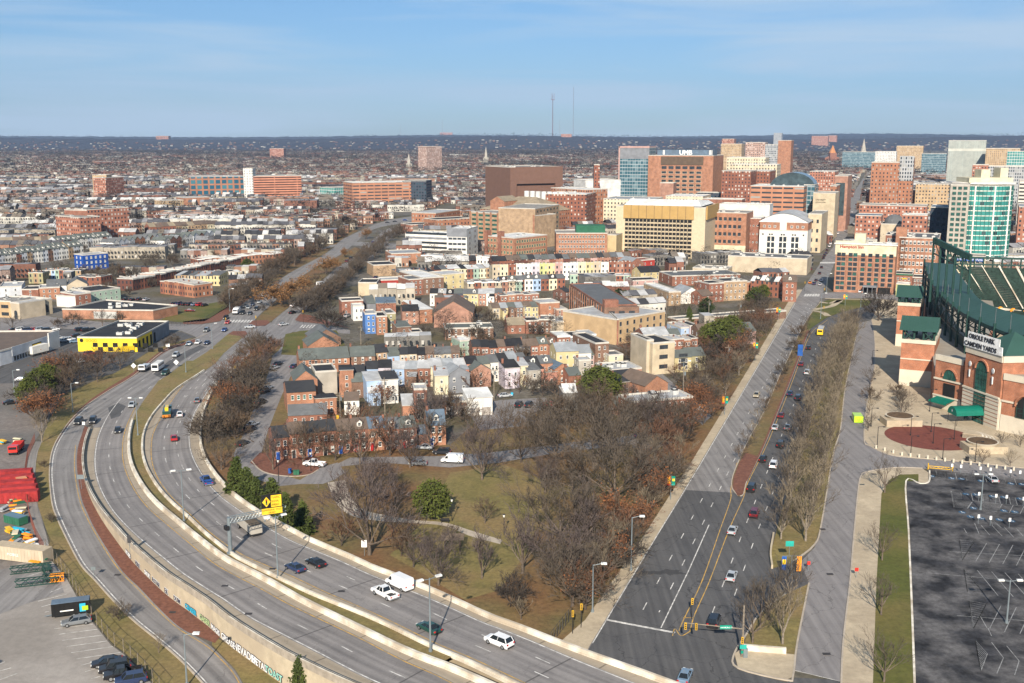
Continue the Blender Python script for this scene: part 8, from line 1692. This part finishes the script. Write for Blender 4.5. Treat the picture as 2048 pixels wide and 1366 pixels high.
truck('van',G(240,707,.1),3.9,'yellow van parked by the checkered store','van',[('body',0,-1,.5,5.5,1,2.5,'paint_car_yellow'),('windscreen',-.04,-.8,1.3,0,.8,2.1,'glass_car')])
# ---------------------------------------------------------------- street furniture
def dp(u,v):return GD(u,v)
GE='tall lamps of the expressway'
for i,(u,v,h,st,rt)in enumerate([(861,1304,12,'double',.6),(556,1158,12,'double',.6),(368,1044,11.5,'double',.3),(276,871,11,'double',0),(425,698,10,'single',.8),(372,745,10,'single',.8)]):lamp_post(dp(u,v),h,'tall grey lamp post, %s from near end in the expressway median'%ordn(i),st,GE,1.6,rot=rt)
for i,(u,v,h,st,lb)in enumerate([(374,1372,8.5,'single','grey lamp post beside the ramp at the lower edge'),(2013,1247,8,'double','near double lamp pole of the dark parking lot'),(1961,1020,8.5,'double','far double lamp pole of the dark parking lot'),(29,785,7.5,'single','pale lamp post by the strip store yard'),(146,824,9,'pole','bare utility mast in the verge above the ramp'),(558,972,6,'globe','black globe lamp by the turning loop'),(622,943,4.5,'globe','black globe lamp on the brick turning loop'),(1008,1070,4,'globe','globe lamp nearest the park path'),(904,1042,4.5,'globe','globe lamp beside the round pine'),(1641,638,12,'single','tall lamp on the small lawn by the crossing'),(1720,634,11,'single','tall lamp on the right of the small crossing lawn'),(1653,584,10,'single','lamp before the hotel corner'),(1366,775,9,'single','lamp post beside the side street'),(460,623,11,'single','lamp post at the left of the crossing'),(1262,1142,11,'single','tall lamp on the avenue pavement by the thicket'),(1185,1225,9,'single','lamp at the near end of the avenue pavement')]):
 lamp_post(G(u,v),h,lb,st if st!='pole' else 'single')
# utility poles of the old quarter
for i,(u,v,vt)in enumerate([(1365,830,735),(1049,660,607),(1148,640,598),(1332,640,586),(1417,640,600),(1479,640,604),(722,690,650),(891,640,615),(1259,580,543),(988,800,735),(681,845,785),(770,830,755),(1455,740,690)]):
 p=G(u,v);t=thing('utility_pole',p);h=max(8,ZT(p,vt));b=MB();b.tube((0,0,0),(0,0,h),.17,.12,'bark_pale',6);b.build('pole',t);b=MB();b.box(-1.1,-.06,h-1,1.1,.06,h-.85,'bark_pale',bottom=True);b.cyl(.4,0,h-2.4,h-1.3,.25,.25,'galv',8);b.build('crossarm',t);tag(t,'wooden utility pole with crossarm, %s among the quarter houses'%ordn(i),'utility pole','utility poles')
# sign gantry over the northbound lanes
p=dp(461,1108);a_,c_=ref_so(p);q=ref_at(a_,oB3(a_)+.4);q.z=p.z;dv=(q-p);Lg=dv.length;t=thing('sign_gantry',p,math.atan2(dv.y,dv.x));b=MB();b.tube((0,0,0),(0,0,7.4),.42,.36,'galv',10);b.cyl(0,0,0,.4,.7,.7,'galv',10);b.build('post',t)
b=MB();z0=6.4
for y in(-.5,.5):
 for z in(z0,z0+1):b.tube((0,y,z),(Lg*.76,y,z),.09,.09,'galv',5)
for k in range(16):x=Lg*.76*k/16;x2=Lg*.76*(k+1)/16;b.tube((x,-.5,z0),(x2,-.5,z0+1),.035,.035,'galv',4);b.tube((x,.5,z0+1),(x2,.5,z0),.035,.035,'galv',4);b.tube((x,-.5,z0+1),(x,.5,z0+1),.035,.035,'galv',4);b.tube((x,-.5,z0),(x,.5,z0),.035,.035,'galv',4)
b.build('truss',t);b=MB();b.box(-.9,-.6,5.1,-.2,.5,5.9,'trim_black',bottom=True);b.build('solar_panel',t)
w_,hsg=4.0,2.5;x0=Lg*.42;sgn=inst('sign_board',None,t,(x0,-.75,z0-.1));
b=MB();b.box(0,-.06,1.0,w_,.06,3.3,'sign_black',bottom=True);b.box(0,-.09,0,w_,.06,1.0,'sign_yellow',bottom=True);b.box(1.85,-.09,1.15,w_-.12,-.06,3.1,'sign_yellow',bottom=True);b.face([(.95,-.1,1.25),(1.75,-.1,2.1),(.95,-.1,2.95),(.15,-.1,2.1)],'sign_yellow');b.box(.8,-.13,1.65,1.1,-.1,2.55,'sign_black',bottom=True);b.face([(.87,-.15,2.3),(1.03,-.15,2.3),(1.03,-.15,2.46),(.87,-.15,2.46)],'sign_red');b.face([(.87,-.15,1.74),(1.03,-.15,1.74),(1.03,-.15,1.9),(.87,-.15,1.9)],'sign_green')
me=b.mesh('sign_board');bpy.data.objects.remove(sgn);sgn=inst('sign_board',me,t,(x0,-.75,z0+.3),-t.rotation_euler[2]+.42)
for i,s in enumerate(['TRAFFIC','SIGNAL','AHEAD']):text(s,.52,'sign_black',sgn,(1.92,-.1,2.55-i*.6),(math.pi/2,0,0),ext=.01,sx=.86)
text('EXPRESSWAY ENDS',.42,'sign_black',sgn,(.12,-.1,.56),(math.pi/2,0,0),ext=.01);sgn.scale=(1,1,1.22);text('1000 FEET',.36,'sign_black',sgn,(1.1,-.1,.12),(math.pi/2,0,0),ext=.01)
b=MB()
for k in range(5):b.cyl(x0+k*.9,-2.0,z0-.6,z0-.3,.16,.16,'galv',6);b.tube((x0+k*.9,-2,z0-.5),(x0+k*.9,-.5,z0-.1),.04,.04,'galv',4)
b.build('lamp_bracket',t);tag(t,'steel sign gantry with yellow and black traffic signal ahead sign','gantry')
# signal pole with mast arm at the near crossing
mat('signal_yellow',(.72,.42,.03),rough=.5);p=G(1484,1314,.14);q=G(1357,1240,0);zt=ZT(p,1212);za=ZT(p,1256);t=thing('traffic_signal',p);b=MB();b.tube((0,0,0),(0,0,zt),.2,.13,'bark_pale',8);b.build('pole',t)
xe=(1357-1484)*p.y/F;b=MB();b.tube((0,0,za-.3),(xe,.5,za+.55),.12,.06,'bark_pale',6);b.build('mast_arm',t)
def sighead(x,z,par,m='signal_yellow'):
 b=MB();b.box(x-.18,-.35,z-.55,x+.18,-.05,z+.55,m,bottom=True)
 for k in range(3):b.cyl(x,-.36,0,0,.1,.1,'trim_black',6,False)
 for k in range(3):b.box(x-.11,-.4,z-.42+k*.34,x+.11,-.35,z-.2+k*.34,'trim_black',bottom=True)
 b.build('signal_head',par)
sighead(xe*.98,za+.3,t);sighead(xe*.80,za+.2,t);sighead(-.1,za-2.2,t,'signal_yellow')
b=MB();b.box(xe*.40,-.3,za-.2,xe*.40+1.9,-.22,za+.45,'sign_green',bottom=True);o=b.build('street_sign',t);text('HAMBURG ST',.32,'sign_white',o,(xe*.40+.08,-.34,za),(math.pi/2,0,0),ext=.01)
b=MB();b.box(-.5,-.4,za-3.6,.6,-.3,za-2.9,'sign_teal',bottom=True);b.box(-.3,-.4,za-4.4,.5,-.3,za-3.9,'sign_green',bottom=True);b.box(.1,-.5,.1,.8,.1,1.6,'galv',bottom=True);b.build('route_sign',t);tag(t,'tall wooden signal pole with long mast arm and green signs','traffic signal')
for i,(u,v,h,lb)in enumerate([(1145,1268,4,'near yellow signal post at the avenue end'),(1162,1256,4.2,'second yellow signal post at the avenue end'),(1383,1238,3.6,'yellow signal hanging left at the painted island'),(452,650,3,'yellow signal at the left brick corner'),(513,660,6,'signal post on the brick median tip'),(607,648,6,'signal post on the east brick corner'),(1609,582,5,'signal at the left of the far crossing'),(1648,596,5,'signal at the right of the far crossing'),(1647,628,3.5,'low yellow signal on the lawn edge')]):
 t=thing('traffic_signal',G(u,v));b=MB();b.tube((0,0,0),(0,0,h+.4),.07,.06,'lamp_black',5);b.build('pole',t);sighead(0,h-.2,t);tag(t,lb,'traffic signal')
def sign(u,v,h,w,hh,m,label,txt=None,tm='sign_black',dia=False,sz=.4,deck=False,yaw=0):
 t=thing('road_sign',dp(u,v)if deck else G(u,v),yaw);b=MB();b.tube((0,0,0),(0,0,h),.05,.05,'galv',5);b.build('post',t);b=MB();z=h-hh/2
 if dia:b.face([(0,-.08,z-hh/2),(w/2,-.08,z),(0,-.08,z+hh/2),(-w/2,-.08,z)],m);b.face([(0,-.05,z-hh/2),(-w/2,-.05,z),(0,-.05,z+hh/2),(w/2,-.05,z)],m)
 else:b.box(-w/2,-.08,z-hh/2,w/2,-.04,z+hh/2,m,bottom=True)
 o=b.build('sign_plate',t)
 for i,s in enumerate(txt or[]):text(s,sz*(1.6 if s.isdigit()else 1),tm,o,(0,-.1,z+hh/2-(i+1)*sz*1.15-(sz*.35 if s.isdigit()else 0)),(math.pi/2,0,0),align='CENTER',ext=.01,sx=.8)
 tag(t,label,'road sign');return t
sign(729,1112,3.4,1.1,1.5,'sign_white','white speed limit sign behind the expressway barrier',['SPEED','LIMIT','35'],sz=.32);sign(163,978,3.6,1.6,1.1,'galv','grey backed pair of signs on the brick strip');sign(260,1105,3.6,.7,1.6,'frame_dark','dark narrow sign on the retaining wall',deck=True);sign(168,858,2.2,.8,.9,'sign_white','white sign at the tip of the brick strip',['KEEP','RIGHT'],sz=.22)
sign(1577,1135,5.5,1.6,1.1,'sign_teal','teal information sign on the tree lawn',None);sign(1712,1157,2.2,.7,.7,'sign_red','red do not enter sign on the tan walkway kerb');sign(1616,1142,2.0,.7,.7,'sign_red','red do not enter sign at the lawn gap');sign(353,735,3,2,2,'sign_white','white diamond sign on the grass median',dia=True);sign(268,745,3.5,2,2,'sign_white','white diamond sign in the brick verge',dia=True);sign(470,745,2.5,1.0,1.0,'sign_yellow','round yellow sign among the roadside trees',dia=True);sign(188,1155,2.2,.9,.7,'galv','small grey backed sign beside the ramp');sign(1600,712,4.5,2.0,6,'sign_blue','tall blue banner sign in the avenue median');sign(336,700,2.5,1.6,1.2,'sign_white','white board sign on the verge by the checkered store',['EXIT'],'sign_red',sz=.4)
for i in range(13):
 u,v=[(1903,945),(1921,947),(1960,951),(1980,953),(2020,957),(2039,959),(1957,1003),(1991,1007),(2012,1009),(2046,1013),(1956,1049),(1980,1052),(2018,1056)][i];sign(u,v,2.3,.5,.8,'sign_white','small white disabled bay sign, %s from the gate'%ordn(i)).__setitem__('group','disabled bay signs')
GB='paired coloured banners on lamp poles'
for i,(u,v,lb)in enumerate([(1341,1000,'by the thicket on the near pavement'),(1449,830,'further up the avenue pavement'),(1510,715,'by the pink house'),(1556,640,'near the small car park'),(1690,612,'on the small crossing lawn')]):
 t=thing('banner_pole',G(u,v));b=MB();b.tube((0,0,0),(0,0,6),.1,.08,'galv',6);b.build('pole',t)
 for s,m1,m2 in((-1,'sign_orange','sign_red'),(1,'sign_green','sign_teal')):b=MB();b.box(s*.55-.4,-.03,3.6,s*.55+.4,.03,5.8,m1,bottom=True);b.box(s*.55-.3,-.05,4.6,s*.55+.3,-.03,5.2,'sign_yellow',bottom=True);b.box(s*.55-.4,-.05,3.6,s*.55+.4,-.03,3.9,m2,bottom=True);b.build('banner',t)
 tag(t,'pole with orange and green banners %s'%lb,'banner pole',GB)
t=thing('banner_pole',G(1582,1150));b=MB();b.tube((0,0,0),(0,0,4),.1,.08,'galv',6);b.box(-1.9,-.04,1.0,-1.0,.04,3.8,'sign_blue',bottom=True);b.box(1.0,-.04,.8,1.9,.04,3.8,'sign_orange',bottom=True);b.box(-1.8,-.07,2.2,-1.1,-.04,3.2,'sign_yellow',bottom=True);b.bar((-1.9,0,3.9),(1.9,0,3.9),.08,.08,'galv');b.build('banner',t);tag(t,'blue and orange banners at the lawn gap below the teal sign','banner pole')
# graffiti on the retaining wall
for c_,k in(('graf_blue',(.03,.42,.62)),('graf_white',(.75,.76,.76)),('graf_dark',(.03,.03,.06)),('graf_green',(.40,.52,.25)),('graf_mint',(.30,.62,.52)),('graf_pink',(.60,.45,.42))):mat(c_,k,var=.1)
for u,v,s,sz,m in[(238,1112,'MOSES',1.5,'graf_white'),(262,1133,'VERK',1.5,'graf_dark'),(283,1152,'SNUK',1.5,'graf_white'),(302,1166,'ROTAR',1.5,'graf_dark'),(324,1190,'EK',1.7,'graf_dark'),(341,1205,'DUM',1.5,'graf_dark'),(361,1222,'CENSER',1.6,'graf_blue'),(390,1244,'GASER',1.7,'graf_green'),(418,1262,'MAGIS',1.6,'graf_white'),(441,1280,'GREASE',1.9,'graf_white'),(470,1299,'NEVADER',2.2,'graf_white'),(508,1325,'METAL',2.0,'graf_white'),(535,1345,'TOAST',2.0,'graf_mint')]:
 s_,o_=ref_so(G(u,v));a0,a1=ref_at(s_,oW(s_)),ref_at(s_+3,oW(s_+3));ag=math.atan2(a1.y-a0.y,a1.x-a0.x);pn=ref_at(s_,oW(s_)-.16);[text(s,sz*.82,m_,ro_,(pn.x-dx,pn.y-dx,.35),(math.pi/2,0,ag),name='graffiti',ext=.01,bold=bd)for m_,bd,dx in((('graf_dark' if m!='graf_dark' else 'graf_white'),.11,0),(m,.03,.03))]
b=MB();wall_along(b,run(lambda s:oW(s)-.095,s_nose+40,s_br+30),lambda p:-p.z+.2,0,.02,'graf_pink')
mat('container_red',(.34,.03,.03),var=.25,scale=.6)
# yard at the left edge
def box_thing(name,u,v,L,w,h,m,top,ang,label,cat,z0=.15,txt=None,extra=None):
 t=thing(name,G(u,v,.04),ang);b=MB();b.box(0,0,z0,L,w,z0+h,m,top,bottom=True)
 for k in range(int(L/.8)):b.box(.2+k*.8,-.06,z0+.1,.5+k*.8,0,z0+h-.1,m)
 b.build('body',t);b=MB();b.box(.05,.05,z0+h,L-.05,w-.05,z0+h+.06,top);b.build('lid',t)
 if txt:text(txt,.8,'sign_white',t,(L*.3,-.1,z0+h*.4),(math.pi/2,0,0),ext=.01)
 tag(t,label,cat);return t
for i in range(5):box_thing('freight_container',-8+i*2-12,966+i*11,9.5,2.4,2.4,'container_red','container_red',.22,'red freight container, %s from the back of the stack row'%ordn(i),'container',txt='RELIABLE' if i in(1,3)else None)['group']='red containers in the yard'
truck('flatbed_truck',G(26,912,.05),4.9,'red flatbed truck parked in the yard by the channel','truck',wk('sign_red','paint_car_bright_red',7.5,hb=2.2));truck('flatbed_truck',G(46,978,.05),5.3,'orange cab truck beside the red containers','truck',wk('paint_car_bright_red','paint_car_orange',6,hb=2.0))
box_thing('dumpster',8,1046,5,2.3,1.7,'p_green','glass_blue',-.5,'long green dumpster filled with scrap','dumpster');box_thing('freight_container',-14,1118,12,2.9,2.7,'p_beige','paving_tan',-.28,'long beige container at the yard corner','container',txt='MOBILE');box_thing('dumpster',1708,846,2.6,4.6,1.9,'paint_car_lime','paint_car_lime',-.15,'bright lime skip on the service street','dumpster')
t=box_thing('enclosed_trailer',104,1240,6.3,2.2,2.3,'sign_black','r_blue',.33,'black enclosed trailer with blue roof and bright panels','trailer',.5);inst('wheel',WHEEL,t,(3.6,-.02,.38),0,(.38,1,.38));inst('wheel',WHEEL,t,(4.5,-.02,.38),0,(.38,1,.38));b=MB();b.box(4.6,-.09,.9,5.6,-.065,2.4,'graf_blue',bottom=True);b.box(5.0,-.11,1.1,6.0,-.09,1.9,'paint_car_lime',bottom=True);b.box(1.4,-.09,1.3,3.6,-.065,1.5,'sign_white',bottom=True);b.bar((0,1.1,.5),(-1.3,1.1,.4),.12,.12,'galv');b.build('side_graphic',t)
rn=random.Random(4);CY=['signal_yellow','p_cream','graf_blue','p_green','r_silver','sign_orange','graf_white','r_brown']
for i,(u,v)in enumerate([(8,1003),(18,1005),(30,1000),(40,1006),(12,1022),(26,1020),(34,1030),(44,1020),(24,1066),(34,1072),(44,1066),(30,1084),(40,1090),(52,1078),(60,1092),(66,1106),(2,888),(38,884),(70,1120),(80,1128)]):
 b=MB();m=CY[i%8]
 for k in range(4):x,y=rn.uniform(-.5,.5),rn.uniform(-.5,.5);b.bar((x-1.2,y,.15+k*.3),(x+1.2,y+rn.uniform(-.4,.4),.2+k*.3),rn.uniform(.5,1.2),.22,m if k%2 else CY[(i+k)%8])
 o=b.build('scrap_pile',None,G(u,v,.05),rn.uniform(0,3));tag(o,'pile of %s building scrap, %s from the back of the yard'%(['yellow','cream','blue','green','silver','orange','white','brown'][i%8],ordn(i)),'scrap pile','scrap in the yard')
for i,(u,v,L,an,lb)in enumerate([(20,1150,7.5,.30,'upper dark green steel truss lying in the lot'),(30,1176,7.5,.28,'lower dark green steel truss lying in the lot'),(84,1140,4,-1.0,'short green steel truss at the fence'),(84,1166,3.5,.3,'green crate stack by the kerb'),(100,1166,2.5,.3,'orange and grey crate stack by the kerb')]):
 b=MB();m='sign_orange' if i==4 else 'steel_green'
 for z in(.15,1.3):
  for y in(0,1.1):b.bar((0,y,z),(L,y,z),.16,.16,m)
 for k in range(8):x,x2=L*k/8,L*(k+1)/8;b.bar((x,0,.15 if k%2 else 1.3),(x2,0,1.3 if k%2 else .15),.1,.1,m);b.bar((x,0,1.3),(x2,1.1,1.3),.1,.1,m)
 o=b.build('steel_truss' if i<3 else 'crate_stack',None,G(u,v,.1),an);tag(o,lb,'truss' if i<3 else 'crate stack')
# the building whose shadow reaches the west lot
b=MB();b.prism([(-84,143),(-122,163),(-150,130),(-100,110)],0,10,'brick','r_grey');o=b.build('brick_warehouse');tag(o,'brick warehouse outside the corner of the west lot','warehouse')
# fences
def fence(px,h,m,label,step=3.0,mesh='frame_dark'):
 P=resample([G(u,v)for u,v in px],max(4,int(sum((G(*a)-G(*c)).length for a,c in zip(px,px[1:]))/step)));t=thing('fence',(0,0,0));b=MB()
 for p in P:b.tube((p.x,p.y,0),(p.x,p.y,h),.06,.06,m,5)
 for p,q in zip(P,P[1:]):
  for z in(h-.05,.15,h*.5):b.bar((p.x,p.y,z),(q.x,q.y,z),.04,.04,mesh)
 b.build('posts_and_rails',t);tag(t,label,'fence')
fence([(92,1102),(134,1156),(157,1194),(186,1243),(224,1290),(249,1308),(291,1351),(320,1385)],2.6,'bark_pale','tall chain fence with wooden posts along the west car park');fence([(1102,1290),(1142,1238)],2.4,'frame_dark','dark iron fence at the park corner',1.2);fence([(70,882),(56,915),(51,950),(52,990),(60,1040),(72,1075),(88,1104)],2.2,'r_red','rusty wall-like fence between the yard and the channel',1.2,'r_red');fence([(1906,945),(1960,950),(2060,962)],1.1,'frame_dark','line of dark posts behind the disabled bays',3)
fence([(318,650),(368,652),(410,642),(458,612)],1.8,'frame_dark','dark fence round the corner lawn',2);t=thing('gate',G(1856,939));b=MB();q=G(1905,943)-G(1856,939);b.bar((0,0,1.0),(q.x,q.y,1.0),.12,.12,'signal_yellow');b.bar((0,0,.45),(q.x,q.y,.45),.12,.12,'signal_yellow');b.tube((0,0,0),(0,0,1.7),.14,.14,'signal_yellow',6);b.tube((q.x,q.y,0),(q.x,q.y,1.5),.14,.14,'signal_yellow',6)
for k in range(6):b.bar((q.x*k/6,q.y*k/6,.45 if k%2 else 1.0),(q.x*(k+1)/6,q.y*(k+1)/6,1.0 if k%2 else .45),.07,.07,'signal_yellow')
b.build('gate_bar',t);tag(t,'yellow swing gate at the parking lot entrance','gate')
for i,(u,v,m,lb)in enumerate([(580,946,'sign_blue','blue wheelie bin on the brick loop'),(590,949,'p_green','left green wheelie bin on the brick loop'),(596,949,'p_green','right green wheelie bin on the brick loop'),(1024,792,'graf_blue','blue bin behind the lilac house'),(937,816,'sign_blue','blue bin beside the brick garage'),(945,817,'signal_yellow','yellow bin beside the brick garage'),(676,838,'signal_yellow','yellow bin by the courtyard lane'),(1934,922,'trim_black','black litter bin on the plaza')]):
 b=MB();b.box(-.35,-.35,0,.35,.35,1.05,m);b.box(-.4,-.42,1.05,.4,.4,1.15,m,bottom=True);o=b.build('rubbish_bin',None,G(u,v,.1));tag(o,lb,'bin')
for i,(u,v,lb)in enumerate([(890,1046,'dark park bench beside the path'),(1934,838,'dark bench before the ballpark gate')]):
 t=thing('park_bench',G(u,v,.1));
 for nm,a in(('seat',(-.9,0,.42,.9,.45,.48)),('backrest',(-.9,.42,.5,.9,.48,.95)),('leg',(-.8,0,0,-.7,.45,.42)),('leg',(.7,0,0,.8,.45,.42))):b=MB();b.box(*a,'trim_black',bottom=True);b.build(nm,t)
 tag(t,lb,'bench')
b=MB();p=G(1486,1300,.14);q=G(1572,1307,.14);b.bar(p+Vector((0,0,.5)),q+Vector((0,0,.5)),.5,1.0,'concrete_pale');o=b.build('low_wall');tag(o,'low pale concrete wall behind the corner pavement','wall')
b=MB();wall_along(b,ppoly([(1547,1072),(1541,1110),(1544,1138)],0,4),0,.9,.35,'concrete_wall');o=b.build('low_wall');tag(o,'low curved wall at the near end of the tree lawn','wall')

b=MB()
for u,v in[(450,1172),(683,1183),(545,1138),(790,1262),(497,1228),(235,1150),(345,1225),(1645,1060),(1660,1150),(1653,1310),(1748,950)]:
 p=G(u,v,0)if v>1040 and u>1100 or(u in(235,345))else dp(u,v);z=p.z+(.23 if u>1100 else .06);b.face([(p.x-.6,p.y-.4,z),(p.x+.6,p.y-.4,z),(p.x+.6,p.y+.4,z),(p.x-.6,p.y+.4,z)],'rust_steel')
struct(b.build('road_drain_grates'))
t=thing('picnic_shelter',G(905,1098));b=MB()
for x in(-1.6,1.6):
 for y in(-1.2,1.2):b.tube((x,y,0),(x*.9,y*.9,2.5),.12,.1,'bark_dark',5)
b.build('post',t);b=MB()
for k in range(9):b.bar((-2.4,-1.8+k*.45,2.55),(2.4,-1.8+k*.45+.2,2.6),.12,.12,'bark_grey')
b.build('trellis_roof',t);tag(t,'low wooden trellis shelter beside the park path','shelter')
